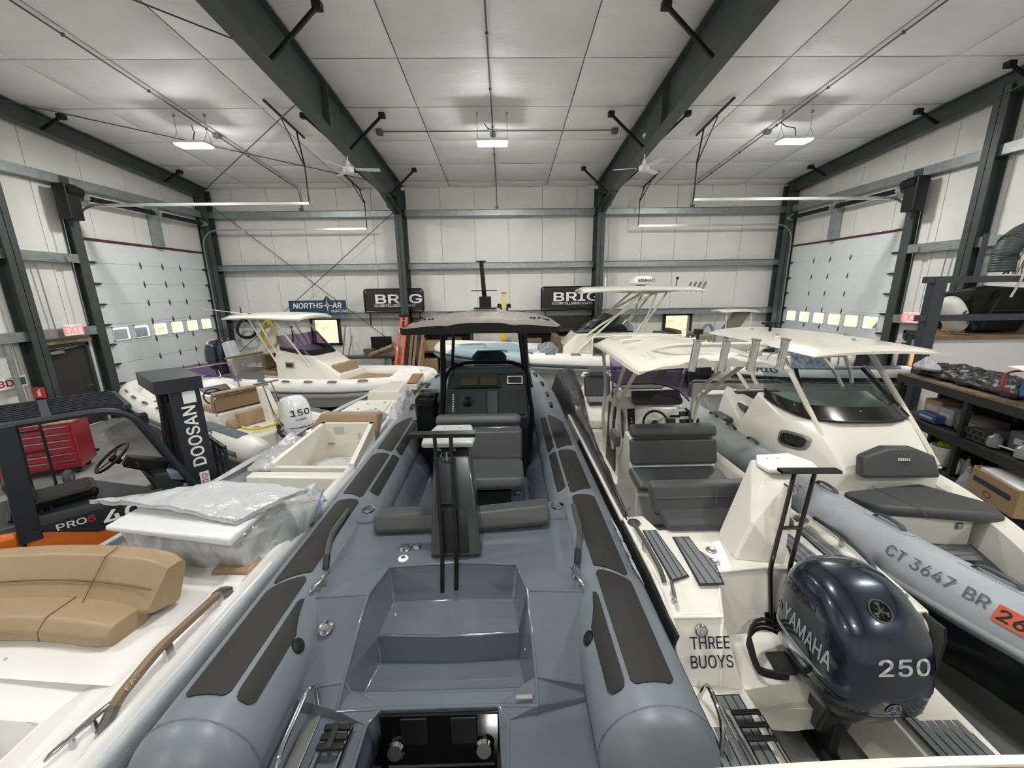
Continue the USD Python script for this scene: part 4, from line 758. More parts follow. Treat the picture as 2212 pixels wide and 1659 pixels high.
B.part('leaning_post_back', MB().hull([lb(x,y,z) for x in (-.50,.50) for y,z in ((4.22,1.0),(4.75,1.0),(4.34,1.50),(4.55,1.50))], .02), white_gel)
cushion(B, 'rear_seat', [lb(*p) for p in ((-.52,3.88,1.03),(.52,3.82,1.03),(-.52,4.28,1.05),(.52,4.28,1.05),(-.5,3.90,1.12),(.5,3.84,1.12),(-.52,4.28,1.16),(.52,4.28,1.16))], .045, seat_grey, seams=[[lb(k,3.865,1.05),lb(k,3.9,1.135),lb(k,4.2,1.158)] for k in (-.18,.18)])
cushion(B, 'rear_backrest', [lb(x,y,z) for x in (-.5,.5) for y,z in ((4.20,1.20),(4.30,1.20),(4.28,1.48),(4.38,1.48))], .03, seat_grey)
cushion(B, 'backrest_bolster', [lb(x,y,z) for x in (-.5,.5) for y,z in ((4.26,1.50),(4.42,1.50),(4.28,1.64),(4.44,1.64))], .05, seat_grey)
cushion(B, 'helm_armrest', [lb(x,y,z) for x in (-.60,-.53) for y,z in ((4.55,1.28),(4.85,1.28),(4.55,1.44),(4.85,1.44))], .03, seat_grey)
B.part('grab_rail', MB().tube(fillet([lb(-.53,4.1,.72),lb(-.62,4.0,.72),lb(-.62,3.85,.72),lb(-.50,3.9,.72)],.05), .014, 8), steel)
# console
cb = 2.02
B.part('console', MB().hull([(cb+x,y,z) for x in (-.46,.46) for y,z in ((5.15,.55),(6.1,.55),(5.08,1.18),(5.30,1.72),(5.55,1.76),(6.2,1.45))], .04), white_gel)
B.part('console_door', MB().hull([(cb-.475+x,y,z) for x in (-.0,.02) for y,z in ((5.25,.62),(5.75,.62),(5.35,1.55),(5.72,1.55))]), mat('dark_doorway', (.03,.028,.025), .5), smooth=False)
dn2 = nz(V3(0,-.94,.34)); du2 = nz(V3(0,.34,.94)); D2 = lambda x, f, o=0.: V3(cb+x,5.06,1.18)+du2*f*.66+dn2*(o+.038)
B.part('dash_panel', MB().hull([D2(x,f,o) for x in (-.40,.40) for f in (-.02,.62) for o in (-.03,.008)], .004), white_gel)
B.part('chart_screen', MB().hull([D2(x,f,o) for x,f in ((-.26,.70),(.36,.70),(-.30,.76),(.40,.76),(-.30,1.0),(.34,1.02)) for o in (-.02,.03)]), blackgl, smooth=False)
steering(B, D2(-.04,.33,.14), dn2, du2, .16)
B.part('switch_panel', MB().hull([D2(x,f,o) for x in (-.37,-.27) for f in (.12,.64) for o in (0,.02)], .005), blackpl)
for i in range(7): B.part('switch_button', MB().disc(D2(-.32,.17+.065*i,.02), .011, dn2, .006, 8), white)
B.part('throttle', MB().hull([D2(x,f,o) for x,f in ((.17,.2),(.27,.2),(.17,.42),(.27,.42)) for o in (0,.05)], .01).cyl(D2(.2,.46,.05),D2(.32,.46,.09),.016), blackpl)
B.part('radio', MB().hull([D2(x,f,o) for x in (.34,.52) for f in (.26,.40) for o in (0,.025)], .005), blackpl); B.part('gauge_panel', MB().hull([D2(x,f,o) for x in (.34,.50) for f in (.46,.56) for o in (0,.02)], .005), blackpl)
B.part('microphone', MB().rbox(D2(.57,.34,.02),(.06,.04,.10),.015).tube(spline([D2(.36,.26,.02),D2(.40,.02,.06),D2(.47,-.06,.06),D2(.55,.02,.06),D2(.57,.26,.03)],16), .007, 5), blackpl)
B.part('dash_socket', MB().disc(D2(-.33,.02,.0),.025,dn2,.01,8), blackpl); B.part('kill_switch', MB().cyl(D2(.05,.06,.0),D2(.05,.0,.03),.012), mat('red_plastic', (.5,.02,.02), .4))
for s in (-1, 1): B.part('dash_grab_rail', MB().tube(fillet([D2(s*.44,.62,0),D2(s*.46,.55,.07),D2(s*.46,.15,.07),D2(s*.44,.05,0)],.05), .018, 8), seat_grey)
purple = pane('purple_tint_glass', (.40,.30,.50))
lo = [(cb-.52,5.25,1.66),(cb-.48,5.55,1.74),(cb-.2,5.80,1.78),(cb+.2,5.80,1.78),(cb+.48,5.55,1.74),(cb+.52,5.25,1.66)]; hi = [(cb-.52,5.40,2.12),(cb-.48,5.8,2.26),(cb-.2,6.1,2.34),(cb+.2,6.1,2.34),(cb+.48,5.8,2.26),(cb+.52,5.40,2.12)]
windscreen(B, lo, hi, purple, frame=blackpl, fr=.012); B.part('screen_band', MB().bar((cb+.24,5.72,1.80),(cb+.44,5.82,2.24),.10,.012,(0,-1,.2)), blackgl)
# hardtop with four rod holders
tx = 1.91; ht = hardtop(B, 'hardtop', 1.46, 3.50, 5.55, 2.52, cream_gel, camber=.05, th=.06, lip=.045, xoff=tx, corner=.35, crown=lambda g, f: -.05*max(0, abs(g)-.72)/.28*(1-f*.2)+.02*(abs(g)<.5))
for f in (.22,.42): B.part('top_ridge', MB().rbox((tx-.1+f*.0,4.2+f*2,2.605),(.9,.05,.02),.01), cream_gel, parent=ht)
for s in (-1, 1):
    for k in range(4):
        for dx in (0,.06): B.part('bolt_head', MB().disc((tx+s*(.50+dx),3.85+.42*k,2.565-.03*dx*6), .010, (0,0,1), .014, 6), powder, parent=ht)
    for x0, y0, x1, y1 in ((.47,5.12,.55,3.85),(.50,5.30,.60,4.15),(.50,5.75,.62,5.2)):
        B.part('top_support', MB().tube(fillet([(cb+s*x0,y0,.95),(cb+s*(x0+.07),y0-.05,1.35),(cb+s*(x0+.04),y0-.1,1.75),(tx+s*x1,y1,2.50)],.2), .023, 8), powder)
rr = fillet([(tx-.42,4.0,2.57),(tx-.34,3.62,2.68),(tx+.50,3.56,2.68),(tx+.62,3.9,2.57)], .12); B.part('rod_rail', MB().tube(rr, .02, 8), powder, parent=ht)
for i in range(4):
    x = tx-.24+.265*i; p = V3(x, 3.46, 2.46); q = B.part('rod_holder', MB().tube([p, p+V3(.045,.03,.27)], .034, 14, cap=False).lathe([(.034,0),(.043,.006),(.043,.018),(.030,.02),(.028,-.1)], p+V3(.045,.03,.262), V3(.045,.03,.27), 16), chrome, smooth=50)
B.part('all_round_light', MB().cyl((tx+.02,3.95,2.58),(tx+.03,3.95,2.74),.014).cyl((tx+.03,3.95,2.74),(tx+.03,3.95,2.79),.045,n=14), blackpl, parent=ht)
# white tow mast
B.part('mast_pillar', MB().hull([(1.74,2.62,1.14),(2.10,2.56,1.14),(1.78,2.95,1.14),(2.10,2.95,1.14),(2.16,3.02,1.68),(2.36,2.98,1.68),(2.18,3.2,1.72),(2.36,3.16,1.72),(1.86,2.66,1.40)], .025), white_gel, 'white raked tow mast pillar')
B.part('top_plate', MB().hull([(2.12+x*.98,2.95+y,z-.095) for x,y in ((.02,.0),(.0,.12),(.16,-.03),(.46,.02),(.50,.14),(.1,.3),(.42,.32)) for z in (1.80,1.835)], .012), white)
for dx in (0,.09): B.part('screw', MB().disc((2.26+dx,3.15,1.742), .007, (0,0,1), .004, 8), steel)
bronze_bar = mat('dark_polished_bar', (.11,.10,.085), .16, 1.)
B.part('tow_bar', MB().bar((2.12,2.80,1.80),(2.57,2.78,1.80),.07,.022), bronze_bar)
for k, (xt, xb) in enumerate(((2.24,1.915),(2.40,2.06))): B.part('tow_leg', MB().tube(fillet([(xt,2.80,1.79),(xb+.02,2.50,1.16),(xb,2.44,1.05),(xb,2.385,.82)],.07), .016, 8), bronze_bar)
B.part('crosspiece', MB().bar((2.05,2.62,1.42),(2.20,2.62,1.42),.02,.02), bronze_bar); B.part('foot_plate', MB().hull([(x,y,z) for x in (1.87,2.10) for y,z in ((2.365,.80),(2.395,.87),(2.375,.80),(2.405,.87))]), bronze_bar, smooth=False)
rg = V3(2.26,2.82,1.62); B.part('tow_ring', MB().tube([rg+.04*V3(math.cos(a),-.2*math.sin(a),math.sin(a)) for a in np.linspace(0,2*np.pi,18,endpoint=False)], .008, 6, True).cyl(rg+V3(-.05,.02,.04),rg+V3(-.05,-.03,.04),.014).cyl(rg+V3(.05,.02,.04),rg+V3(.05,-.03,.04),.014), chrome)
# boarding ladder on the port platform
for x in (1.30,1.47): B.part('ladder_rail', MB().tube([(x,1.36,.735),(x,1.78,.735),(x,1.84,.71)], .013, 8), chrome)
for y in (1.80,1.73,1.66): B.part('ladder_step', MB().rbox((1.385,y,.75),(.17,.028,.02),.008), blackpl)
B.part('grab_hoop', MB().tube(fillet([(1.15,1.62,.70),(1.15,1.64,.90),(1.17,1.86,.92),(1.17,1.92,.72)],.09), .014, 8), chrome, smooth=60)
# flattened black tubes hanging along the sides, cables
blk_pvc = mat('black_tube_cover', (.020,.021,.022), .38, bump=.4, bscale=11, bdist=.03)
for s in (-1, 1):
    G = []
    for y in np.linspace(2.0, 6.9, 26):
        x = np.interp(y, [2.0,5.3,6.9], [.83,.83,.45]); w = .012*math.sin(y*9)
        G.append([(BX+s*(x+.0),y,1.10),(BX+s*(x+.03+w*.3),y,1.0),(BX+s*(x+.03+w),y,.85),(BX+s*(x+.02+w),y,.62),(BX+s*(x-.02),y,.45)])
    G = np.array(G); B.part('flattened_tube', MB().grid(G if s > 0 else G[::-1], .02), blk_pvc, 'black deflated tube along the hull', smooth=60)
for dz in (0,.02,.04): B.part('control_cable', MB().tube(spline([(1.95,2.28,.76+dz),(1.72,2.25,.88+dz*2),(1.60,2.15,.84+dz*2),(1.63,2.06,.73+dz),(1.80,2.02,.72+dz)],14), .011, 6), rubber)
B.part('cable_boot', MB().hull([(1.76,2.05,.70),(1.92,2.05,.70),(1.76,2.2,.72),(1.92,2.2,.72),(1.80,2.1,.78),(1.9,2.14,.80)], .015), rubber)
# bow: anchor step, pads
B.part('bow_deck', MB().hull([(1.45,6.7,.95),(2.05,6.7,.95),(1.35,6.15,.95),(2.2,6.15,.95),(1.5,7.5,.95),(2.0,7.5,.95)]+[(1.45,6.7,1.15),(2.05,6.7,1.15),(1.35,6.15,1.1),(2.2,6.15,1.1),(1.5,7.5,1.2),(2.0,7.5,1.2)], .03), white_gel)
planks(B, [(1.45,6.7),(1.98,6.7),(1.95,7.05),(1.48,7.05)], 1.235, 8, eva, name='bow_plank')
B.part('bow_post', MB().hull([(1.50,7.25,1.2),(2.0,7.25,1.2),(1.55,7.6,1.2),(1.95,7.6,1.2),(1.48,7.3,1.62),(1.98,7.3,1.62),(1.6,7.55,1.62),(1.9,7.55,1.62)], .03), mat('dark_grey_gelcoat2', (.06,.065,.07), .3))
cushion(B, 'bow_pad', [(1.55+x,y,z) for x in (.03,.34) for y,z in ((7.24,1.58),(7.5,1.66),(7.24,1.66),(7.5,1.74))], .03, seat_grey); B.part('bow_plate', MB().hull([(x,y,z) for x,y in ((1.42,7.3),(2.03,7.3),(1.52,7.62),(1.98,7.62)) for z in (1.57,1.60)], .01), white_gel)
B.part('bow_step', MB().hull([(1.36+x,y,z) for x in (0,.8) for y,z in ((6.0,.5),(6.2,.5),(6.05,.94),(6.2,.94))], .02), white_gel)
# ---- engine
E1 = Thing('outboard_engine', 'dark blue outboard engine with silver lettering on the white boat stern', 'outboard motor', (2.07,2.0,.25), size=(1.05, .16)); f1 = Frame(E1, (2.095,1.93,0))
lev = [(.50,-.24,.34,.835,3.2),(.565,-.29,.39,.865,3.4),(.58,-.295,.40,.98,3.8),(.575,-.28,.40,1.12,3.8),(.565,-.25,.395,1.24,3.6),(.54,-.18,.38,1.34,3.3),(.48,-.09,.35,1.42,3.0),(.38,.0,.31,1.47,2.8),(.24,.07,.25,1.49,2.4),(.10,.12,.2,1.498,2.0),(.02,.14,.18,1.5,2.0)]
q, body = outboard(E1, f1, None, lev, (navy, mat('engine_black', (.012,.014,.018), .3, .2, coat=.6)), tilt=.06, yc=.3, short=.27)
def onto(name, m, d, mt, label=None): return E1.part(name, decal(body, m, nz(d)), mt, label, parent=q, smooth=False)
rn = nz(V3(0,.72,-.69)); ru = nz(V3(0,.69,.72))
bw = mat('decal_white', (.75,.76,.77), .3)
onto('lettering', MB().text('250', .085, (2.07+.03,1.55,1.215), (1,0,0), (0,.45,.9), .002, True, 1.35), (0,.9,-.43), bw)
onto('lettering', MB().text('YAMAHA', .105, (1.70,1.97,1.07), (0,-1,-.06), (0,-.0,1), .002, True, .60), (1,0,0), decal_w)
def emblem(p, d, ux, r, m1, m2, nm):
    uy = nz(np.cross(-nz(d), nz(ux))); ux = nz(ux); A_ = np.linspace(0,2*np.pi,30,endpoint=False); C = [p+r*(math.cos(a)*ux+math.sin(a)*uy) for a in A_]
    b = MB(); pts = [(r*math.cos(a), r*math.sin(a)) for a in A_]
    onto(nm, MB().prism(pts, p, ux, uy, .001), d, m2); ringp = Polygon(pts).difference(Polygon([(x*.86,y*.86) for x,y in pts])); h = MB().tm(trimesh.creation.extrude_polygon(ringp, .001, engine='earcut')); w, g = h.mesh()
    b.add(p+w@np.stack([ux,uy,np.cross(ux,uy)]), g)
    for k in range(3):
        a = math.pi/2+k*2*math.pi/3; u = math.cos(a)*ux+math.sin(a)*uy; v = -math.sin(a)*ux+math.cos(a)*uy
        s_ = 1.0; P2 = [(-.02*r,-.55*r),(.02*r,-.55*r),(.10*r,.50*r),(.26*r,.58*r),(.10*r,.80*r),(0,.62*r),(-.10*r,.80*r),(-.26*r,.58*r),(-.10*r,.50*r)]
        b.prism(P2, p, v*-1, u, .001)
    return E1.part(nm+'_mark', decal(body, b, nz(d), .0045), m1, parent=q, smooth=False)
emblem(V3(2.07,1.80,1.45), (0,.6,-.8), (1,0,0), .062, chrome, blackgl, 'emblem')
emblem(V3(2.07,1.48,.955), (0,1,0), (1,0,0), .042, decal_w, mat('grey_blue_decal', (.10,.13,.17), .35), 'round_decal')
emblem(V3(1.70,2.22,1.11), (1,0,0), (0,-1,-.1), .032, decal_w, navy, 'side_emblem')
onto('side_stripe', MB().prism([(0,0),(.42,0),(.46,.012),(0,.03)], (1.7,2.25,.985), (0,-1,0), (0,0,1), .002), (1,0,0), decal_w)
onto('seam_line', MB().prism([(0,0),(.55,0),(.55,.006),(0,.006)], (1.7,2.25,.945), (0,-1,0), (0,0,1), .002), (1,0,0), blackgl); onto('seam_line', MB().prism([(-.2,0),(.2,0),(.2,.006),(-.2,.006)], (2.07,1.4,.90), (1,0,0), (0,0,1), .002), (0,1,0), blackgl)
onto('air_scoop', MB().prism([(0,0),(.16,-.03),(.30,.0),(.29,.03),(.14,.035),(.02,.03)], (1.7,2.24,1.335), (0,-1,-.05), (0,0,1), .002), (1,0,-.15), blackgl)
# ---- dark cover over the port side
T1 = Thing('boat_cover', 'crumpled black tarpaulin hanging between the grey boat and the white boat', 'tarpaulin', (1.25,5.2,.6)); G = []
for i, f in enumerate(np.linspace(0, 1, 40)):
    y = 3.35+f*5.4; xa = np.interp(y, [3.3,5.2,7.0,8.8], [1.10,1.12,1.08,1.0]); xb = np.interp(y, [3.3,4.2,6.2,7.5,8.8], [1.14,1.20,1.36,1.58,1.66]); zt = np.interp(y, [3.3,4.5,6.2,7.6,8.8], [1.12,1.14,1.18,1.32,1.46]); row = []
    for j, g in enumerate(np.linspace(0, 1, 15)):
        x = xa+(xb-xa)*g; z = zt-.10*(2*g-1)**2-(.55*max(0,.25-g)/.25)-(.25*max(0,g-.8)/.2); w = .07*(meshkit.fbm(np.array([x*3+g*3,y*3.0,z*2]),3,4)-.5)*2; row.append((x+w*.35*(.1 if g<.2 else 1), y, z+w*1.2))
    G.append(row)
T1.part('sheet', MB().grid(np.array(G)[:, ::-1], .012), mat('black_tarpaulin', (.022,.022,.023), .36, bump=.5, bscale=9, bdist=.03), smooth=70)
# ================================================================ C: THE BOAT WITH ITS BOW TOWARDS THE VIEWER, RIGHT
C = Thing('inflatable_boat', 'white cabin inflatable boat at right with its bow toward the viewer', 'boat', (4.0,5,0), size=(1.08, .256))
rc = Rib(7.0, .90, .27, .90, 3.7, .28, .75); CO = Frame(C, (4.368,7.95,0), math.pi-.085)
cov_pvc = mat('pale_grey_tube_cover', (.40,.435,.46), .42, var=.14, vscale=2.5, bump=.35, bscale=5, bdist=.03)
navy_hull = mat('dark_navy_hull', (.006,.008,.014), .12, coat=.6)
rc.tubes(CO, cov_pvc, cap=.3, n=28, sides=(1,)); rc.hull(CO, navy_hull, keel=.36, chine=.46, deck=.62); rc.strake(CO, mat('grey_strake', (.30,.33,.34), .45), 1.72, .035, sides=(1,)); rc.bunks(CO, steel_dark, .5, .24)
for u in (2.0, 2.6, 3.2, 3.9, 4.55, 5.2, 5.9, 6.6):
    rc.handle(CO, 1, u, -.15, mat('slate_handle', (.06,.07,.085), .5), .26, base=cov_pvc)
for u in (5.45,):
    for txt, du in (('CT', .02), ('3647', .25), ('BR', .49)):   # the number follows the curve of the tube
        p, n, d = rc.at(1, u+du, 1.05); q = CO.p(p+n*.007); dd = CO.p(p+d)-CO.p(p); nn = CO.p(p+n)-CO.p(p)
        C.part('registration_lettering', MB().text(txt, .08, q, dd, np.cross(nn, dd), .003, False, .95), mat('faded_lettering', (.13,.14,.15), .6))
    p, n, d = rc.at(1, u+.66, .98); q = CO.p(p+n*.008); dd = CO.p(p+d)-CO.p(p); nn = CO.p(p+n)-CO.p(p); up = np.cross(nn, dd)
    sk = C.part('registration_sticker', MB().prism([(-.075,-.055),(.075,-.055),(.075,.055),(-.075,.055)], q, dd, up, .003), mat('orange_red_sticker', (.62,.10,.04), .5), 'orange red registration sticker')
    C.part('sticker_number', MB().text('26', .07, q+nn*.004-up*.035, dd, up, .002, True, 1.1), blackpl, parent=sk)
# shiny plastic hanging below the tube
G = []
for i, u in enumerate(np.linspace(3.0, 7.4, 40)):
    p, n, d = rc.at(1, u, 2.0); out = V3(n[0], n[1], 0); row = []
    for j, f in enumerate(np.linspace(0, 1, 8)): row.append(CO.p(p+V3(0,0,-.36*f)+out*(.02+.05*math.sin(i*.55+j*.35)*f-.06*f)))
    G.append(row)
C.part('hull_wrap', MB().grid(np.array(G)[:, ::-1], .006), mat('black_plastic_sheet', (.008,.009,.011), .16, bump=.25, bscale=5, bdist=.03), 'dark plastic sheet hanging over the hull', smooth=True)
# deck and cockpit
C.part('foredeck', MB().prism([(3.30,3.9),(4.78,3.9),(4.5,3.2),(4.2,2.7),(3.75,2.3),(3.40,2.6)], (0,0,.66), (1,0,0), (0,1,0), .04), white_gel)
planks(C, [(3.40,3.7),(4.70,3.75),(4.5,3.27),(4.2,2.76),(3.8,2.42),(3.45,2.62)], .705, 16, eva, ax=0, name='bow_plank')
for s, pts in ((1, [(4.86,4.2),(4.74,3.75),(4.56,3.3),(4.3,2.8),(4.0,2.4),(3.75,2.2)]), (-1, [(3.20,4.0),(3.18,3.3),(3.30,2.7),(3.55,2.3)])):
    G = [[(x,y,z) for z in (.6,1.02)]+[(x+s*.12,y+.02,1.06),(x+s*.18,y,.9)] for x, y in spline(pts, 14)[:, :2]]
    C.part('bow_coaming', MB().grid(np.array(G) if s < 0 else np.array(G)[::-1], .02), white_gel, smooth=50)
C.part('bow_seat_base', MB().hull([(x,y,z) for x,y in ((3.55,3.40),(4.50,3.32),(3.5,4.0),(4.70,4.0)) for z in (.66,1.0)], .02), white_gel)
for x, y in ((4.36,3.325),(3.62,3.375)): C.part('deck_light', MB().rbox((x,y,.92),(.07,.03,.07),.015), chrome)
cushion(C, 'bow_cushion', [(x,y,z) for x,y in ((3.62,3.36),(4.62,3.18),(3.50,3.70),(4.45,3.82),(4.72,3.35)) for z in (1.01,1.12)], .045, seat_grey, seams=[[(3.95,3.27,1.06),(3.92,3.32,1.125),(3.85,3.74,1.125)]])
cabm = MB().hull([(3.48,3.92,.7),(4.72,3.86,.7),(3.35,4.25,1.0),(4.92,4.2,1.0),(3.62,3.86,1.15),(4.66,3.82,1.15),(3.56,4.32,1.64),(4.74,4.26,1.64),(3.36,5.35,.7),(5.0,5.3,.7),(3.30,5.35,1.25),(5.0,5.3,1.25),(3.42,5.2,1.80),(4.92,5.15,1.80),(3.4,4.6,1.62),(4.88,4.55,1.62)], .05); C.part('cabin', MB().add(*cabm.mesh()), white_gel)
cushion(C, 'cabin_backrest', [(x,y,z) for x,y,z in ((3.72,3.72,1.22),(4.52,3.70,1.22),(3.72,3.84,1.22),(4.52,3.82,1.22),(3.74,3.78,1.45),(4.5,3.76,1.45),(3.95,3.80,1.53),(4.30,3.78,1.53),(3.74,3.9,1.45),(4.5,3.88,1.45),(3.95,3.92,1.53),(4.30,3.9,1.53))], .04, seat_grey)
C.part('backrest_lettering', MB().text('BRIG', .030, (4.12,3.737,1.415), (1,-.02,0), (0,.3,.95), .003, True, 1.3), decal_w)
smoke = pane('smoked_glass', (.44,.54,.55))
lo = [(3.42,5.0,1.78),(3.55,4.45,1.68),(3.9,4.28,1.66),(4.45,4.26,1.66),(4.76,4.40,1.68),(4.92,4.95,1.78)]; hi = [(3.50,5.25,2.16),(3.64,5.0,2.16),(3.95,4.92,2.17),(4.4,4.9,2.17),(4.68,4.96,2.16),(4.84,5.2,2.16)]
w = windscreen(C, lo, hi, smoke, frame=blackpl, fr=.014)
L_, H_ = spline(lo, 17), spline(hi, 17); C.part('screen_band', MB().grid(np.stack([L_*(1-f)+H_*f+V3(0,-.008,.0) for f in np.linspace(0,.26,4)], 0), .004), mat('black_screen_band', (.012,.012,.012), .15), smooth=60)
for i in (3,8,12): p = L_[i]*.82+H_[i]*.18; C.part('screen_screw', MB().disc(p+V3(0,-.014,.004), .010, (0,-.9,.5), .004, 8), steel)
for i in (4,12): C.part('screen_pillar', MB().bar(L_[i]+V3(0,-.012,0), H_[i]+V3(0,-.012,0), .05, .008, (0,-1,.5)), _m['black_screen_band'])
oval = lambda w, h: [(math.copysign(abs(math.cos(a))**.6,math.cos(a))*w,math.copysign(abs(math.sin(a))**.6,math.sin(a))*h) for a in np.linspace(0,2*np.pi,32,endpoint=False)]
for nm, w, h, o_, m_ in (('porthole_frame',.17,.095,.010,steel),('porthole_glass',.13,.065,.016,blackgl)): C.part(nm, decal(cabm, MB().prism(oval(w,h), (2.8,4.40,1.40), (0,-1,0), (.1,0,1), .002), V3(1,0,0), o_), m_, smooth=True)
ht = hardtop(C, 'hardtop', 1.62, 4.28, 6.85, 2.47, cream_gel, camber=.05, th=.05, lip=.04, xoff=4.20, corner=.5)
C.part('top_rib', MB().grid([[(4.2+g*.55+.0,4.5+2.2*f,2.523-.03*abs(g)+.022*math.sin(math.pi*f)) for g in (-1,-.96,.96,1)] for f in np.linspace(0,1,9)], -.012), cream_gel, parent=ht)
for x, y in ((3.75,5.4),(4.62,5.3),(4.8,4.7),(4.3,4.8),(3.9,6.2)): C.part('deck_fitting', MB().rbox((x,y,2.525),(.10,.05,.02),.008).disc((x,y,2.53),.02,(0,0,1),.03,8), steel, parent=ht)
C.part('antenna_mount', MB().cyl((3.98,5.9,2.52),(3.98,5.9,2.66),.02).bar((3.85,5.9,2.66),(4.12,5.9,2.66),.03,.03), blackpl, parent=ht)
for s, xb, xt in ((-1,3.62,3.60),(1,4.80,4.78)):
    C.part('top_support', MB().tube(fillet([(xb,4.05,1.20) if s<0 else (xb+.02,4.02,1.22),(xb-.02*s,4.18,1.45),(xt,5.15,2.44)],.15), .032, 10), powder); C.part('support_foot', MB().rbox((xb,4.05,1.20),(.12,.12,.02),.008), powder)
    C.part('top_support', MB().tube(fillet([(xb-.25*s*-1 if 0 else xb+s*.08,5.35,1.85),(xb+s*.12,5.42,1.95),(xt+s*.03,5.6,2.44)],.1), .026, 8), powder); C.part('top_support', MB().tube(fillet([(xb+s*.10,5.5,1.75),(xb+s*.15,5.75,1.95),(xt+s*.02,6.4,2.45)],.15), .026, 8), powder)
    C.part('top_arm', MB().bar((xt-s*.1,4.5,2.44),(xt-s*.1,6.6,2.45),.04,.04), powder, parent=ht)
# helm seat, side, aft bench with its lid raised
C.part('helm_seat_base', MB().hull([(x,y,z) for x,y in ((3.66,5.75),(4.6,5.75),(3.66,6.5),(4.6,6.5)) for z in (.6,1.12)]+[(3.68,6.42,1.5),(3.76,6.5,1.55)], .02), white_gel)
C.part('base_locker', MB().rbox((3.9,5.735,1.0),(.16,.02,.14),.01), blackgl); C.part('base_handle', MB().rbox((3.88,5.73,.80),(.14,.02,.12),.01), cream_gel)
cushion(C, 'helm_backrest', [(x,y,z) for x in (3.82,4.6) for y,z in ((6.28,1.25),(6.4,1.25),(6.32,1.50),(6.44,1.50))], .04, seat_grey); cushion(C, 'helm_cushion', [(x,y,z) for x in (3.80,4.6) for y,z in ((5.85,1.16),(6.3,1.16),(5.85,1.26),(6.3,1.26))], .04, seat_grey)
cushion(C, 'helm_armrest', [(x,y,z) for x in (3.76,3.84) for y,z in ((5.9,1.26),(6.3,1.32),(5.9,1.34),(6.3,1.36))], .03, seat_grey); cushion(C, 'rear_seat', [(x,y,z) for x in (3.46,3.66) for y,z in ((6.0,1.05),(6.4,1.05),(6.0,1.14),(6.4,1.14))], .03, seat_grey)
C.part('side_coaming', MB().hull([(3.30,5.4,.6),(3.30,7.9,.6),(3.42,5.4,1.12),(3.46,7.9,1.12),(3.36,5.4,1.14),(3.36,7.9,1.14)], .02), white_gel); C.part('side_coaming', MB().hull([(5.2,5.4,.6),(5.2,7.9,.6),(5.1,5.4,1.12),(5.1,7.9,1.12)], .02), white_gel)
planks(C, [(3.5,5.4),(5.05,5.4),(5.05,7.9),(3.5,7.9)], .60, 14, eva, name='sole_plank')
C.part('bench_back', MB().grid([[(3.70+.26*(1-math.sqrt(max(0,1-((g-.5)*2)**8)))*0+1.75*g,7.62+.05*math.cos(g*3),z) for z in (.75,1.32)] for g in np.linspace(0,1,9)][::-1], .07), mat('warm_grey_vinyl', (.42,.40,.35), .5), smooth=50)
C.part('bench_piping', MB().tube([(3.66,7.58,.75),(3.66,7.58,1.33),(3.74,7.60,1.37),(5.40,7.56,1.37),(5.46,7.56,1.3)], .035, 8), seat_grey)
C.part('raised_lid', MB().hull([(x,y,z) for x in (3.86,5.2) for y,z in ((7.30,1.16),(7.5,1.18),(7.30,1.2),(7.5,1.22))], .015), white); C.part('lid_handle', MB().tube(fillet([(4.4,7.36,1.205),(4.43,7.36,1.25),(4.68,7.36,1.25),(4.71,7.36,1.205)],.03), .012, 8), chrome)
C.part('locker_inner', MB().hull([(x,y,z) for x in (3.8,5.2) for y,z in ((7.46,.7),(7.55,.7),(7.46,1.15),(7.55,1.15))], .02), cream_gel); C.part('lid_stay', MB().cyl((3.78,7.25,.75),(3.82,7.32,1.15),.012), steel)
C.part('mast_pillar', MB().hull([(x,y,z) for x,y,z in ((4.25,7.72,.9),(4.62,7.72,.9),(4.25,7.92,.9),(4.62,7.92,.9),(4.22,7.70,1.72),(4.5,7.70,1.72),(4.25,7.86,1.77),(4.5,7.86,1.77))], .03), cream_gel, 'pale tow mast pillar at the stern')
C.part('stern_deck', MB().prism([(3.55,7.6),(5.15,7.6),(5.15,7.95),(3.55,7.95)], (0,0,1.0), (1,0,0), (0,1,0), .05), white_gel)
E2 = Thing('outboard_engine', 'black engine seen behind the pale mast of the right boat', 'outboard motor', (4.05,8.2,0), size=(1.08, .256)); f2 = Frame(E2, (4.05,8.15,.30), math.pi-.085)
outboard(E2, f2, None, [(.40,-.28,.30,.92,3),(.46,-.33,.36,.95,3),(.46,-.33,.36,1.2,3),(.40,-.2,.32,1.4,2.8),(.2,-.02,.2,1.46,2.2),(.02,.08,.12,1.47,2)], (blackpl, black), short=.2)
# ================================================================ D: THE WHITE BOAT WITH TAN SEATS, LEFT FOREGROUND
D = Thing('inflatable_boat', 'white boat with tan stern bench and plastic wrapped console in the left foreground', 'boat', (-2.75,4.5,0), size=(1.075, .24)); DX = -2.72
wgel = mat('bright_white_gelcoat', (.80,.79,.76), .14, coat=.4)
rd_ = Rib(8.4, .84, .06, 1.05, 3.6, .30, .6); DO = Frame(D, (DX-.05,1.55,0), -.045); rd_.hull(DO, wgel, keel=.36, chine=.48, deck=.54, y0=.1); rd_.bunks(DO, steel_dark, .5, .225)
zd = 1.12
d = MB()
def Q(*pts): poly_face(d, [V3(*p) for p in pts])
Q((-1.92,.9,1.10),(-1.88,2.75,1.13),(-2.10,2.75,1.14),(-2.16,1.75,1.13),(-2.2,.9,1.12)); Q((-2.16,1.75,1.13),(-2.10,2.75,1.14),(-3.5,2.75,1.12),(-3.5,1.9,1.10),(-2.30,1.9,1.10))
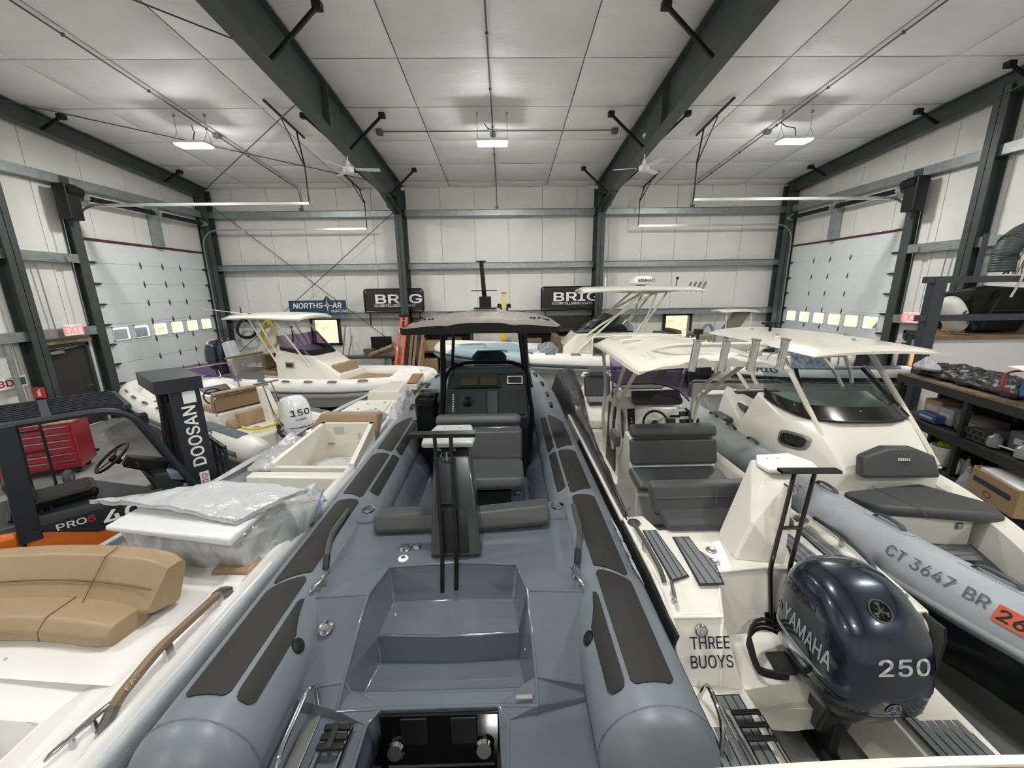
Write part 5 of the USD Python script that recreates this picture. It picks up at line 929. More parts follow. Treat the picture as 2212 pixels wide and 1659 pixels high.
Q((-2.2,.9,1.12),(-2.16,1.75,1.13),(-2.30,1.9,1.10),(-2.42,1.62,1.06),(-2.42,.9,1.05)); Q((-2.42,1.62,1.06),(-2.30,1.9,1.10),(-3.5,1.9,1.10),(-3.5,1.72,1.06),(-2.75,1.72,1.06)); Q((-2.42,.9,1.05),(-2.42,1.62,1.06),(-2.62,1.60,.86),(-2.62,.9,.84)); Q((-2.42,1.62,1.06),(-2.75,1.72,1.06),(-2.80,1.66,.86),(-2.62,1.60,.86)); Q((-2.75,1.72,1.06),(-3.5,1.72,1.06),(-3.5,1.66,.86),(-2.80,1.66,.86)); Q((-2.62,.9,.84),(-2.62,1.60,.86),(-2.80,1.66,.86),(-3.5,1.66,.86),(-3.5,.9,.84))
Q((-1.92,.9,1.10),(-1.90,.9,1.04),(-1.86,2.75,1.06),(-1.90,2.75,1.13)); Q((-1.90,.9,1.04),(-1.90,.9,.4),(-1.86,2.75,.4),(-1.86,2.75,1.06)); Q((-3.5,2.75,1.12),(-3.5,2.75,.5),(-3.5,.9,.5),(-3.5,.9,.84),(-3.5,1.66,.86),(-3.5,1.9,1.1)); Q((-3.5,2.75,1.12),(-1.88,2.75,1.13),(-1.80,2.75,.4),(-3.5,2.75,.4)); Q((-3.5,.9,.84),(-3.5,.9,.4),(-1.84,.9,.4),(-1.84,.9,1.04),(-2.42,.9,1.05))
D.part('stern_deck', d, wgel, 'glossy white stern deck moulding', smooth=False)
e = MB()
for l in ([(-1.92,.9,1.10),(-1.88,2.75,1.13)],[(-2.2,.9,1.12),(-2.16,1.75,1.13),(-2.10,2.75,1.14)],[(-2.42,.9,1.05),(-2.42,1.62,1.06),(-2.75,1.72,1.06),(-3.5,1.72,1.06)],[(-2.30,1.9,1.10),(-3.5,1.9,1.10)]): e.tube([V3(*p)-V3(0,0,.012) for p in l], .016, 8)
D.part('deck_edge_bead', e, wgel, smooth=60)
Q2 = MB().grid([[(x0-.06,y,1.13),(x0-.03,y,1.15),(x0,y,1.13),(x0+.01,y,1.05)] for x0,y in ((-1.93,.95),(-1.91,1.8),(-1.90,2.7),(-1.88,3.8),(-1.85,4.8))], .012); D.part('gunwale', Q2, wgel, smooth=60)
cup(D, (-2.0,2.38,1.165), .052); D.part('cup_plinth', MB().hull([(x,y,z) for x in (-2.08,-1.92) for y in (2.28,2.52) for z in (1.05,1.155)], .015), wgel)
hr = fillet([(-1.97,2.30,1.22),(-1.985,1.86,1.25),(-2.0,1.62,1.20),(-2.0,1.52,1.12)], .05); tan_hr = mat('tan_rail_wrap', (.20,.135,.08), .5)
q = D.part('handrail', MB().tube(hr, .026, 8), tan_hr); 
for p, h in (((-1.975,2.30,1.13),.1),((-1.985,1.90,1.13),.12)): D.part('bracket', MB().box(V3(*p)+V3(.01,0,h/2), (.025,.05,h)), steel, parent=q)
D.part('end_cap', MB().tube(hr[-3:], .028, 8), mat('olive_grey_cap', (.10,.10,.085), .5), parent=q); D.part('rail_lettering', MB().text('EAGLE 8', .022, (-1.974,1.74,1.236), (-.06,1,.2), (-.8,0,.6), .002, False, 1.6), mat('pale_rail_lettering', (.45,.36,.25), .5), parent=q)
cleat(D, (-2.06,1.50,1.115), (.34,1,.10), L=.27, h=.065)
lid(D, (-3.16,1.98,1.105), .04, 'deck_socket', chrome, knob=True); lid(D, (-2.98,1.95,1.105), .01, 'deck_screw', steel, knob=False)
# stern bench: an arc of tan vinyl
def arc_cushion(name, prof, a0, a1, xc, yc, R, zc, seams):
    """Sweeps a rounded profile (offset outward, height) along an arc, rounding its ends."""
    A_ = np.linspace(a0, a1, 25); rings = []
    c = np.mean(prof, 0)
    for i, a in enumerate(A_):
        e = min(i, 24-i); k = 1 if e > 1 else (.80, .95)[e]; P = (np.asarray(prof)-c)*k+c
        rings.append([V3(xc+(R+p[0])*math.sin(a), yc+(R+p[0])*math.cos(a), p[1]) for p in P])
    q = D.part(name, MB().loft(rings), seat_tan, smooth=55)
    return q, lambda a, r, z: V3(xc+(R+r)*math.sin(a), yc+(R+r)*math.cos(a), z)
R = 3.2; xc, yc = -3.15, 2.42-3.2
def rp(p, r, k=5):
    P = Polygon(p).buffer(-r).buffer(r, quad_segs=3); return list(P.exterior.coords)[:-1]
q, f = arc_cushion('bench_backrest', rp([(-.21,1.20),(.04,1.14),(.15,1.44),(.11,1.475),(.01,1.47)], .035), -.38, .285, xc, yc, R, 0, 0)
for a in (-.16, .13): D.part('stitching', MB().tube([f(a,-.19,1.26),f(a,-.10,1.365),f(a,.0,1.475),f(a,.08,1.485)], .0035, 5), stitch_tan, parent=q)
D.part('piping', MB().tube([f(a,-.098,1.355) for a in np.linspace(-.37,.275,20)], .006, 5), stitch_tan, parent=q)
q, f = arc_cushion('bench_seat', rp([(-.37,1.12),(-.08,1.12),(-.10,1.27),(-.31,1.265),(-.37,1.21)], .045), -.40, .262, xc, yc, R, 0, 0)
for a in (.10, -.2): D.part('stitching', MB().tube([f(a,-.375,1.15),f(a,-.365,1.215),f(a,-.31,1.268),f(a,-.14,1.274)], .0035, 5), stitch_tan, parent=q)
cushion(D, 'cockpit_cushion', [(x,y,z) for x in (-2.25,-1.95) for y in (2.6,2.78) for z in (1.10,1.17)], .03, seat_tan)
# limp tubes: pale grey fabric hanging along both sides
limp = mat('limp_grey_tube', (.44,.48,.50), .42, bump=.35, bscale=8, bdist=.03, var=.08)
for s in (-1, 1):
    G = []
    for i, y in enumerate(np.linspace(.9, 9.3, 50)):
        xr = np.interp(y, [.9,4.5,7.0,8.6,9.3], [-1.885,-1.82,-1.84,-2.04,-2.25]); xl = np.interp(y, [.9,2.8,5.0,6.5,8.6,9.3], [-3.66,-3.58,-3.28,-3.20,-2.80,-2.55]); x = xr if s > 0 else xl; w = .02*math.sin(i*.9)+.02*math.sin(i*.37)
        G.append([(x-s*.06,y,1.09),(x-s*.02,y,1.11+w*.4),(x+s*.0,y,1.07),(x-s*(.01+w*.2),y,.98),(x-s*(.05+w*.3),y,.8),(x-s*.12,y,.55)])
    D.part('limp_tube', MB().grid(np.array(G)[:, ::s], .012), limp, 'limp pale grey tube fabric along the gunwale', smooth=70)
# bow half: lockers, hatch
D.part('sole', MB().prism([(-3.35,2.8),(-1.9,2.8),(-1.95,7.5),(-2.5,8.8),(-3.05,7.0)], (0,0,.5), (1,0,0), (0,1,0), .05), wgel)
G = lambda *p: [V3(*q) for q in p]
D.part('locker_front', MB().hull([(x,y,z) for x,y in ((-3.05,4.28),(-1.92,4.20),(-3.05,4.42),(-1.92,4.36)) for z in (.55,1.12)], .02), cream_gel); 
tub = MB(); t0 = V3(-2.32,4.95,0)
for a, b in (((-2.84,4.5),(-1.86,4.44)),((-2.84,4.5),(-2.62,5.42)),((-1.86,4.44),(-1.92,5.38)),((-2.62,5.42),(-1.92,5.38))):
    front = b == (-1.86,4.44); h = (1.14 if front else 1.38)
    tub.hull([(p[0]+dx,p[1]+dy,z) for p in (a,b) for dx in (-.015,.015) for dy in (-.015,.015) for z in (.8,)]+[(p[0]+dx,p[1]+dy,(h if front or p[1] > 4.6 else 1.2)) for p in (a,b) for dx in (-.03,.03) for dy in (-.03,.03)])
D.part('storage_tub', tub, cream_gel, 'open cream storage tub in the bow', smooth=40); D.part('tub_floor', MB().box((-2.32,4.95,.86),(.9,.85,.02)), cream_gel)
for x in (-2.52,-2.1): D.part('drain_slot', MB().box((x,5.372,1.08),(.09,.01,.02)), mat('tan_plastic', (.35,.24,.14), .5))
D.part('instruction_label', MB().bar((-2.46,5.375,1.28),(-2.32,5.37,1.28),.003,.10), mat('grey_label', (.45,.46,.46), .5)); D.part('instruction_label', MB().bar((-2.12,5.36,1.2),(-2.08,5.36,1.2),.003,.08), _m['grey_label']); D.part('instruction_label', MB().lathe([(0,.003),(.035,.003),(.035,0)], (-2.02,5.36,1.19), (0,-1,0)), _m['grey_label'])
cushion(D, 'bow_backrest', [(x,y,z) for x,y,z in ((-2.86,5.5,1.2),(-1.86,5.42,1.2),(-2.86,5.62,1.2),(-1.86,5.54,1.2),(-2.72,5.6,1.48),(-1.86,5.5,1.48),(-2.70,5.75,1.46),(-1.84,5.68,1.46))], .04, seat_tan)
D.part('hatch_deck', MB().hull([(x,y,z) for x,y in ((-3.05,5.7),(-1.92,5.7),(-2.85,7.4),(-2.0,7.4)) for z in (.95,1.16)], .03), wgel); D.part('hatch_lid', MB().prism([(-2.75,6.55),(-2.12,6.55),(-2.16,7.25),(-2.66,7.25)], (0,0,1.165), (1,0,0), (0,1,0), .02), cream_gel)
for x, y in ((-2.6,6.7),(-2.3,6.7),(-2.55,7.05),(-2.25,7.1)): lid(D, (x,y,1.186), .022, 'latch', steel, knob=False)
D.part('hatch_recess', MB().prism([(-2.85,5.85),(-2.12,5.85),(-2.15,6.4),(-2.8,6.4)], (0,0,1.163), (1,0,0), (0,1,0), .008), cream_gel); D.part('bow_nose', MB().hull([(-2.75,7.5,1.0),(-2.05,7.5,1.0),(-2.55,8.6,1.1),(-2.2,8.6,1.1),(-2.7,7.55,1.3),(-2.1,7.55,1.3),(-2.5,8.5,1.28),(-2.25,8.5,1.28)], .03), cream_gel)
planks(D, [(-2.05,8.0),(-1.85,8.0),(-1.9,9.0),(-2.15,9.0)], 1.33, 4, teak, name='teak_plank'); D.part('teak_step', MB().hull([(-2.06,7.98,1.2),(-1.84,7.98,1.2),(-1.89,9.0,1.2),(-2.16,9.0,1.2),(-2.06,7.98,1.32),(-1.84,7.98,1.32),(-1.89,9.0,1.32),(-2.16,9.0,1.32)], .01), cream_gel)
# ---- plastic film over the console and the loose sheet on top
film = usdkit.material(stage, '/World/Looks/plastic_film', {'t': ('texture_coordinate', {}), 'mp': ('mapping', {'scale': (1,1,.35)}), 'n': ('noise_texture', {'scale': 6.5, 'detail': 3, 'distortion': 1.5}), 'b': ('bump', {'strength': .65, 'distance': .03}),
    'p': ('principled_bsdf', {'base_color': (.50,.51,.52), 'roughness': .12, 'coat_weight': .6, 'transmission_weight': .0})}, [('t.object','mp.vector'), ('mp.vector','n.vector'), ('n.fac','b.height'), ('b.normal','p.normal')], 'p.BSDF'); _m['plastic_film'] = film
def wrinkled(hullpts, r, amp, seed, sub=.045, vert=2.5):
    h = MB().hull(hullpts, r, 12); v, f = h.mesh(); v, f = trimesh.remesh.subdivide_to_size(v, f, sub, 12); m = trimesh.Trimesh(v, f, process=True); N = m.vertex_normals
    P = m.vertices*np.array([5,5,vert]); w = meshkit.fbm(P, 4, seed)-.5; rdg = np.abs(meshkit.fbm(P*1.7+3, 3, seed+9)-.5)
    return MB().add(m.vertices+N*((w*1.2-rdg*1.4)*amp)[:, None], m.faces)
W = Thing('wrapped_console', 'console wrapped in wrinkled clear white plastic film on the left boat', 'wrapped console', (-2.45,3.1,.55), size=(1.075, .24))
W.part('film', wrinkled([(-2.98,2.80,.6),(-1.92,2.74,.6),(-3.0,3.7,.6),(-1.85,3.6,.6),(-3.0,2.72,1.50),(-1.98,2.62,1.44),(-2.95,3.35,1.52),(-1.9,3.2,1.45),(-1.80,3.5,1.30)], .06, .055, 3), film, smooth=60)
W.part('film_skirt', wrinkled([(-2.0,2.72,.7),(-1.88,2.72,.7),(-2.0,3.75,.7),(-1.84,3.75,.7),(-2.05,2.95,1.38),(-1.92,2.85,1.25),(-2.05,3.8,1.32),(-1.82,3.72,1.2)], .05, .07, 8), film, smooth=60)
W.part('box_lid', MB().hull([(-3.02,2.68,1.49),(-1.98,2.52,1.43),(-2.92,3.05,1.53),(-1.95,2.9,1.47),(-3.02,2.68,1.52),(-1.98,2.52,1.46),(-2.92,3.05,1.56),(-1.95,2.9,1.5)], .02), mat('white_wrap_panel', (.76,.77,.80), .2, coat=.4, bump=.15, bscale=6, bdist=.03), smooth=50)
W.part('tape', MB().hull([(-1.80,3.35,1.2),(-1.79,3.52,1.34),(-1.79,3.36,1.2),(-1.78,3.53,1.34),(-1.80,3.38,1.19),(-1.79,3.55,1.33)], 0), mat('blue_tape', (.05,.12,.50), .4), smooth=False)
S = Thing('wrapped_sheet', 'loose plastic wrapped cushion panel lying on top of the wrapped console', 'wrapped panel', (-2.6,3.05,1.6), size=(1.075, .24)); G = []
cs = {(0,0): atz(188,1068,1.66), (0,1): atz(505,1108,1.62), (1,0): atz(330,1046,1.70), (1,1): atz(662,1036,1.64)}
for f in np.linspace(0, 1, 22):
    row = []
    for g in np.linspace(0, 1, 30):
        p = cs[0,0]*(1-f)*(1-g)+cs[0,1]*(1-f)*g+cs[1,0]*f*(1-g)+cs[1,1]*f*g
        z = .045*math.cos((g-.45)*5.0)*(.4+.6*f)-.03+.035*(meshkit.fbm(np.array([p[0]*5,p[1]*5,1.]),4,21)-.5)*2-.05*abs(meshkit.fbm(np.array([p[0]*4,p[1]*7,4.]),2,5)-.5)
        row.append(p+V3(0,0,z))
    G.append(row)
S.part('panel', MB().grid(np.array(G)[::-1], .035), film, smooth=65)
F1 = Thing('plastic_wrap', 'crumpled clear plastic wrap lying on the bow hatch', 'plastic wrap', (-2.3,6.1,1.17), size=(1.075, .24)); F1.part('film', wrinkled([(-2.75,5.85,1.18),(-1.95,5.8,1.18),(-2.6,6.3,1.18),(-1.95,6.3,1.18),(-1.98,5.95,1.42),(-2.3,6.0,1.28)], .03, .06, 31), film, smooth=50)
F2 = Thing('plastic_wrap', 'crumpled plastic wrap spilling over the bow beside the grey boat', 'plastic wrap', (-1.95,7.2,1.15), size=(1.075, .24)); F2.part('film', wrinkled([(-2.05,6.2,1.0),(-1.78,6.2,1.0),(-2.1,7.8,1.0),(-1.8,7.8,1.0),(-1.95,6.5,1.3),(-1.95,7.6,1.42)], .04, .08, 33), film, smooth=50)
F3 = Thing('plastic_wrap', 'plastic wrap bunched beside the storage tub', 'plastic wrap', (-3.05,4.9,1.1), size=(1.075, .24)); F3.part('film', wrinkled([(-3.2,4.5,1.05),(-2.85,4.5,1.05),(-3.15,5.4,1.05),(-2.8,5.4,1.05),(-3.05,4.7,1.25),(-2.95,5.3,1.3)], .04, .07, 35), film, smooth=50)
F4 = Thing('plastic_wrap', 'plastic packaging lying inside the open storage tub', 'plastic wrap', (-2.3,4.9,.9), size=(1.075, .24)); F4.part('film', wrinkled([(-2.7,4.6,.88),(-2.0,4.6,.88),(-2.6,5.2,.88),(-2.1,5.2,.88),(-2.3,4.9,1.05)], .04, .05, 37), film, smooth=50)
# ================================================================ E, F, G, H: THE BOATS FURTHER BACK
def deck_slab(fr, name, pts, z0, z1, m, r=.02): return fr.part(name, MB().hull([(x,y,z) for x,y in pts for z in (z0,z1)], r), m)
# ---- E: small white boat behind the forklift
E_ = Thing('inflatable_boat', 'white inflatable boat with tan seats and a white engine behind the forklift', 'boat', (-5.5,7.8,0)); eo = Frame(E_, (-3.82,6.80,0), math.radians(59))
re_ = Rib(6.4, .74, .235, .68, 3.6, .25, .72); re_.tubes(eo, white_pvc, cap=.34, n=24, cone=1); re_.hull(eo, white_gel, keel=.10, chine=.2, deck=.42); re_.bunks(eo, steel_dark, .2); re_.strake(eo, dgrey_pvc, 1.6, .05)
for side in (-1, 1):
    for u0, u1 in ((.15,.75),(.82,1.5),(1.6,2.4)): re_.patch(eo, 'tread_pad', side, u0, u1, -.35, .5, dgrey_pvc, sl1=.1)
    for u in (3.2,3.9,4.6,5.3): re_.handle(eo, side, u, .3, dgrey_pvc, .24)
    p, n, d = re_.at(side, -.0, .3); eo.part('cap_plate', MB().hull([(side*.74+x,-.345,.68+z) for x,z in ((-.10,-.1),(.10,-.1),(-.12,.05),(.12,.05),(0,.11))]+[(side*.74,-.36,.68)]), cream_gel)
p, n, d = re_.at(-1, 1.15, 1.15); eo.part('tube_lettering', MB().text('BRIG', .15, p+n*.006, -d, np.cross(n, -d), .004, True, 1.2), mat('dark_lettering', (.03,.035,.045), .5))
deck_slab(eo, 'stern_deck', [(-.62,0),(.62,0),(-.62,.75),(.62,.75)], .5, .88, white_gel, .05); eo.part('swim_platform', MB().box((.42,-.22,.5),(.4,.45,.05)), white_gel); planks(E_, [tuple(eo.p((x,y,0))[:2]) for x,y in ((.25,-.42),(.6,-.42),(.6,0),(.25,0))], .53, 5, teak, name='teak_plank'); eo.part('swim_platform', MB().box((-.42,-.2,.5),(.4,.4,.05)), white_gel)
for x in (-.42,.4): E_.part('deck_filler', MB().disc(eo.p((x,.4,.90)), .06, (0,0,1), .012), steel)
eo.part('sole', MB().box((0,2.3,.45),(1.2,3.4,.04)), white_gel)
cushion(eo, 'aft_backrest', hexa((0,.78,.86), 1.05, .14, .28, tilt=-.15), .05, seat_tan); cushion(eo, 'aft_seat', hexa((0,1.05,.80), 1.05, .45, .12), .04, seat_tan)
eo.part('leaning_post', MB().hull(hexa((0,1.9,.45), .95, .55, .52), .03), white_gel); cushion(eo, 'helm_seat', hexa((0,1.95,.97), .98, .42, .12), .04, seat_tan); cushion(eo, 'helm_backrest', hexa((0,1.72,1.0), 1.0, .12, .34, tilt=.1), .04, seat_tan); cushion(eo, 'helm_bolster', hexa((0,1.62,1.34), 1.0, .14, .05), .02, mat('tan_piping', (.30,.2,.12), .5))
eo.part('seat_rail', MB().tube(fillet([(-.5,1.58,.95),(-.5,1.58,1.32),(.5,1.58,1.32),(.5,1.58,.95)],.1), .016, 8), chrome)
eo.part('console', MB().hull(hexa((.05,2.9,.45), .80, .6, .75, tilt=-.1)+[(-.3,3.3,1.35),(.4,3.3,1.35)], .04), white_gel)
eo.part('dash_gauges', MB().hull([(x,y,z) for x in (-.2,.3) for y,z in ((2.68,1.18),(2.86,1.28),(2.66,1.14),(2.84,1.24))], .01), blackpl); steering(eo, (-.1,2.52,1.12), (0,-.85,.5), (0,.5,.85), .18)
windscreen(eo, [(-.40,2.85,1.32),(-.32,3.2,1.36),(.05,3.34,1.38),(.42,3.2,1.36),(.50,2.85,1.32)], [(-.40,3.0,1.62),(-.34,3.4,1.66),(.05,3.55,1.68),(.44,3.4,1.66),(.50,3.0,1.62)], purple, frame=chrome, fr=.014)
eo.part('console_rail', MB().tube(fillet([(-.46,2.75,1.0),(-.46,3.05,1.70),(.54,3.05,1.70),(.54,2.75,1.0)],.12), .016, 8), chrome)
eo.part('bow_pad', MB().hull(hexa((0,4.2,.72), 1.05, 1.1, .10), .03), mat('slate_pad', (.09,.11,.14), .55))
eo.part('mast_pillar', MB().hull([(x,y,z) for x,y,z in ((-.10,.45,.86),(.10,.45,.86),(-.10,.68,.86),(.10,.68,.86),(-.07,.78,1.5),(.07,.78,1.5),(-.07,.92,1.5),(.07,.92,1.5))], .02), white_gel)
eo.part('tow_bar', MB().box((0,.66,1.60),(.42,.06,.02)), chrome)
for x in (-.08,.08): eo.part('tow_leg', MB().tube(fillet([(x,.66,1.59),(x,.40,.98),(x,.02,.66)],.08), .013, 8), chrome)
e1 = Thing('outboard_engine', 'white outboard engine marked 150 on the boat behind the forklift', 'outboard motor', (-3.7,6.9,0)); fe = Frame(e1, (-3.70,6.68,.0), math.radians(42)); wcowl = mat('white_engine_paint', (.76,.77,.78), .22, coat=.6)
q, body = outboard(e1, fe, None, [(.40,-.30,.30,.66,3.2),(.45,-.36,.36,.70,3.4),(.46,-.36,.38,.95,3.4),(.45,-.32,.38,1.15,3.2),(.40,-.25,.36,1.30,3.0),(.30,-.14,.30,1.38,2.6),(.1,0,.15,1.40,2.2),(.02,.05,.1,1.40,2.0)], (wcowl, mat('engine_grey', (.45,.46,.47), .35)), tilt=.22, yc=.3, short=.38)
e1u = lambda v: fe.p(v)-fe.p((0,0,0))
def on1(txt, h, p, d, ux, uy, m, b=True, sx=1.): e1.part('lettering', decal(body, MB().text(txt, h, fe.p(p), e1u(ux), e1u(uy), .002, b, sx), nz(e1u(d)), .004), m, parent=q, smooth=False)
ink = mat('dark_lettering', (.03,.035,.045), .5)
on1('150', .10, (.0,-.5,1.18), (0,1,0), (1,0,0), (0,.2,1), ink, True, 1.2); on1('VTEC', .03, (.0,-.5,1.10), (0,1,0), (1,0,0), (0,.2,1), ink, True, 1.5); on1('HONDA', .07, (-.6,.06,1.0), (1,0,0), (0,-1,-.2), (0,0,1), ink, True, 1.1)
for l in (((-.21,.88),(.21,.006)),): e1.part('cowl_seam', decal(body, MB().prism([(-.21,0),(.21,0),(.21,.012),(-.21,.012)], fe.p((0,-.6,.97)), e1u((1,0,0)), (0,0,1), .002), nz(e1u((0,1,0))), .004), ink, parent=q, smooth=False)
e1.part('side_grille', decal(body, MB().prism([(-.06,0),(.06,.02),(.06,.2),(-.06,.2)], fe.p((.13,-.6,.74)), e1u((1,0,0)), (0,0,1), .002), nz(e1u((0,1,0))), .004), blackpl, parent=q, smooth=False); e1.part('cowl_seam', decal(body, MB().prism([(-.3,0),(.3,0),(.3,.012),(-.3,.012)], fe.p((-.6,.0,.92)), e1u((0,-1,-.2)), (0,0,1), .002), nz(e1u((1,0,0))), .004), ink, parent=q, smooth=False)
for k in (-.1,.0): eo.part('control_cable', MB().tube(spline([(-.15,.05,.8+k),(-.30,-.05,.98+k),(-.36,-.22,.86),(-.18,-.30,.74)],12), .022, 6), rubber)
ys = Thing('yellow_strap', 'yellow strap looped over the stern of the boat behind the forklift', 'strap', (-4.0,6.6,.88)); ys.part('webbing', MB().tube([eo.p(p) for p in spline([(-.55,.55,.93),(-.62,.40,.96),(-.55,.22,.94),(-.25,.18,.93),(.0,.25,.95),(.06,.40,1.02),(.02,.5,1.08),(-.04,.38,1.04),(-.02,.25,.95)],30)], .022, 6), mat('yellow_webbing', (.62,.52,.02), .6))
# ---- F: cabin boat with a T-top, back left
F_ = Thing('inflatable_boat', 'white cabin inflatable boat with tan bow cushions at the back left under the two coils', 'boat', (-5.2,11,0)); fo = Frame(F_, (-8.3,11.95,0), math.radians(252.5))
rf = Rib(6.6, .98, .28, .70, 4.2, .30, .72); rf.tubes(fo, white_pvc, cap=.3, n=24, cone=1); rf.hull(fo, white_gel, keel=.12, chine=.25, deck=.5); rf.bunks(fo, steel_dark, .22); rf.strake(fo, dgrey_pvc, 1.7, .03)
for u in (1.6,2.4,3.2,3.9,4.6,5.4): rf.handle(fo, 1, u, .6, dgrey_pvc, .26, base=white_pvc)
for u0, u1 in ((.3,1.2),(1.3,2.3)): rf.patch(fo, 'tread_pad', 1, u0, u1, -.5, .4, dgrey_pvc, sl1=.1); rf.patch(fo, 'tread_pad', -1, u0, u1, -.5, .4, dgrey_pvc)
deck_slab(fo, 'foredeck', [(-.68,3.0),(.68,3.0),(-.6,5.0),(.6,5.0),(-.2,6.0),(.2,6.0)], .5, .84, white_gel, .04); fo.part('sole', MB().box((0,1.6,.52),(1.4,3.2,.05)), white_gel)
fo.part('cabin', MB().hull([(x,y,z) for x,y,z in ((-.60,2.35,.6),(.60,2.35,.6),(-.60,4.35,.6),(.60,4.35,.6),(-.60,2.35,1.55),(.60,2.35,1.55),(-.58,2.5,1.72),(.58,2.5,1.72),(-.50,3.55,1.55),(.50,3.55,1.55),(-.5,4.3,1.0),(.5,4.3,1.0))], .05), white_gel)
lo = [(.56,2.55,1.70),(.54,3.1,1.62),(.38,3.52,1.56),(-.38,3.52,1.56),(-.54,3.1,1.62),(-.56,2.55,1.70)]; hi = [(.54,2.45,2.06),(.50,2.75,2.10),(.34,3.0,2.12),(-.34,3.0,2.12),(-.50,2.75,2.10),(-.54,2.45,2.06)]
windscreen(fo, lo, hi, purple, frame=blackpl, fr=.012); L_, H_ = spline(lo,17), spline(hi,17); fo.part('screen_band', MB().grid(np.stack([L_*(1-f)+H_*f+V3(0,.008,0) for f in np.linspace(0,.22,4)],0), .004), _m['black_screen_band'])
fo.part('porthole_frame', MB().rbox((.605,2.85,1.30),(.03,.30,.18),.014), steel); fo.part('porthole_glass', MB().rbox((.612,2.85,1.30),(.03,.22,.11),.012), blackgl)
cushion(fo, 'cabin_backrest', hexa((0,4.22,.98), .80, .14, .34, tilt=.45), .04, seat_tan); cushion(fo, 'bow_cushion', hexa((0,4.9,.84), .95, .95, .13, taper=.95), .05, seat_tan)
ht = hardtop(fo, 'hardtop', 1.50, .85, 3.35, 2.58, white_gel, camber=.06, th=.09, lip=.05, corner=.4)
for s in (-1, 1):
    for a, b in (((.60,2.45,1.3),(.56,1.6,2.53)),((.58,3.35,1.45),(.52,2.4,2.53)),((.60,2.4,1.7),(.55,1.9,2.53))): fo.part('top_support', MB().tube(fillet([(s*a[0],a[1]+.1,a[2]-.15),(s*a[0],a[1],a[2]),(s*b[0],b[1],b[2])],.1), .024, 8), powder)
fo.part('antenna', MB().cyl((.4,1.5,2.62),(.75,.2,2.80),.012,.008), white); fo.part('antenna_mount', MB().cyl((.4,1.5,2.58),(.4,1.5,2.66),.03).cyl((.3,1.1,2.6),(.3,1.08,2.82),.012), blackpl)
fo.part('mast_pillar', MB().hull([(x,y,z) for x,y,z in ((-.16,.15,.8),(.16,.15,.8),(-.16,.45,.8),(.16,.45,.8),(-.13,-.1,1.75),(.13,-.1,1.75),(-.13,.1,1.82),(.13,.1,1.82))], .03), mat('bluish_white', (.62,.66,.72), .3)); fo.part('tow_bar', MB().box((0,-.08,1.92),(.5,.06,.03)).bar((-.1,-.08,1.9),(-.1,.0,1.75),.03,.03).bar((.1,-.08,1.9),(.1,.0,1.75),.03,.03), chrome)
fo.part('stern_deck', MB().hull([(x,y,z) for x in (-.7,.7) for y in (0,.6) for z in (.5,.85)], .04), white_gel)
cushion(fo, 'aft_backrest', [(x,y,z) for x in (-.6,.62) for y,z in ((.7,.9),(.82,.9),(.62,1.38),(.72,1.38))], .03, mat('warm_grey_vinyl', (.42,.40,.35), .5)); fo.part('seat_piping', MB().tube([(-.6,.60,1.4),(.62,.60,1.4)], .03, 8), seat_tan)
fo.part('table_top', MB().rbox((.15,1.45,1.18),(.55,.7,.035),.015), mat('table_white', (.68,.70,.72), .3)); fo.part('table_leg', MB().cyl((.15,1.6,.55),(.15,1.6,1.17),.05), steel); fo.part('seat_rail', MB().tube(fillet([(.5,1.0,.6),(.5,1.0,1.25),(.5,1.6,1.28)],.15), .018, 8), chrome)
cushion(fo, 'helm_seat', hexa((0,2.0,.95), 1.0, .4, .14), .04, seat_tan); cushion(fo, 'helm_backrest', hexa((0,1.82,1.1), 1.0, .14, .42), .04, mat('brown_vinyl', (.14,.09,.05), .5)); fo.part('helm_base', MB().hull(hexa((0,2.0,.5), .95, .5, .45), .02), white_gel)
e2 = Thing('outboard_engine', 'dark blue outboard engine at the back left corner', 'outboard motor', (-8.9,12.2,0)); outboard(e2, Frame(e2, (-8.75,12.1,.1), math.radians(252.5)), None, [(.42,-.34,.30,.98,3.2),(.48,-.38,.36,1.02,3.4),(.48,-.36,.38,1.3,3.4),(.44,-.28,.36,1.55,3.0),(.3,-.1,.28,1.68,2.6),(.05,.05,.12,1.70,2)], (navy, blackpl), short=.1)
# ---- G: the big white boat across the middle of the back
G_ = Thing('inflatable_boat', 'big white inflatable boat with a radar dome on its top lying across the back', 'boat', (2.2,11.6,0)); go = Frame(G_, (6.0,11.75,0), math.radians(90))
gr = Frame(G_, (5.3,11.75,0), math.radians(90)); rg_ = Rib(7.2, 1.02, .31, 1.08, 4.1, .42, .70); rg_.tubes(gr, white_pvc, cap=.35, n=26, cone=1); rg_.hull(gr, cream_gel, keel=.22, chine=.40, deck=.85); rg_.bunks(gr, steel_dark, .34)
rg_.strake(gr, dgrey_pvc, 1.62, .05); rg_.strake(gr, mat('grey_strake', (.30,.33,.34), .45), 2.0, .045, name='lower_strake')
for u in (.7,1.5,2.3,2.8,3.4,4.1,4.7,5.4): rg_.handle(gr, -1, u, .35, dgrey_pvc, .28)
for u in (4.3,5.3): rg_.handle(gr, 1, u, .35, dgrey_pvc, .28)
deck_slab(go, 'foredeck', [(-.72,4.3),(.72,4.3),(-.62,5.8),(.62,5.8),(-.2,7.2),(.2,7.2)], .8, 1.18, white_gel, .05); go.part('sole', MB().box((0,2.6,.9),(1.45,3.6,.05)), white_gel)
go.part('bow_nose', MB().hull([(x,y,z) for x,y in ((-.3,6.6),(.3,6.6),(-.15,7.8),(.15,7.8)) for z in (1.15,1.62)], .08), white_gel)
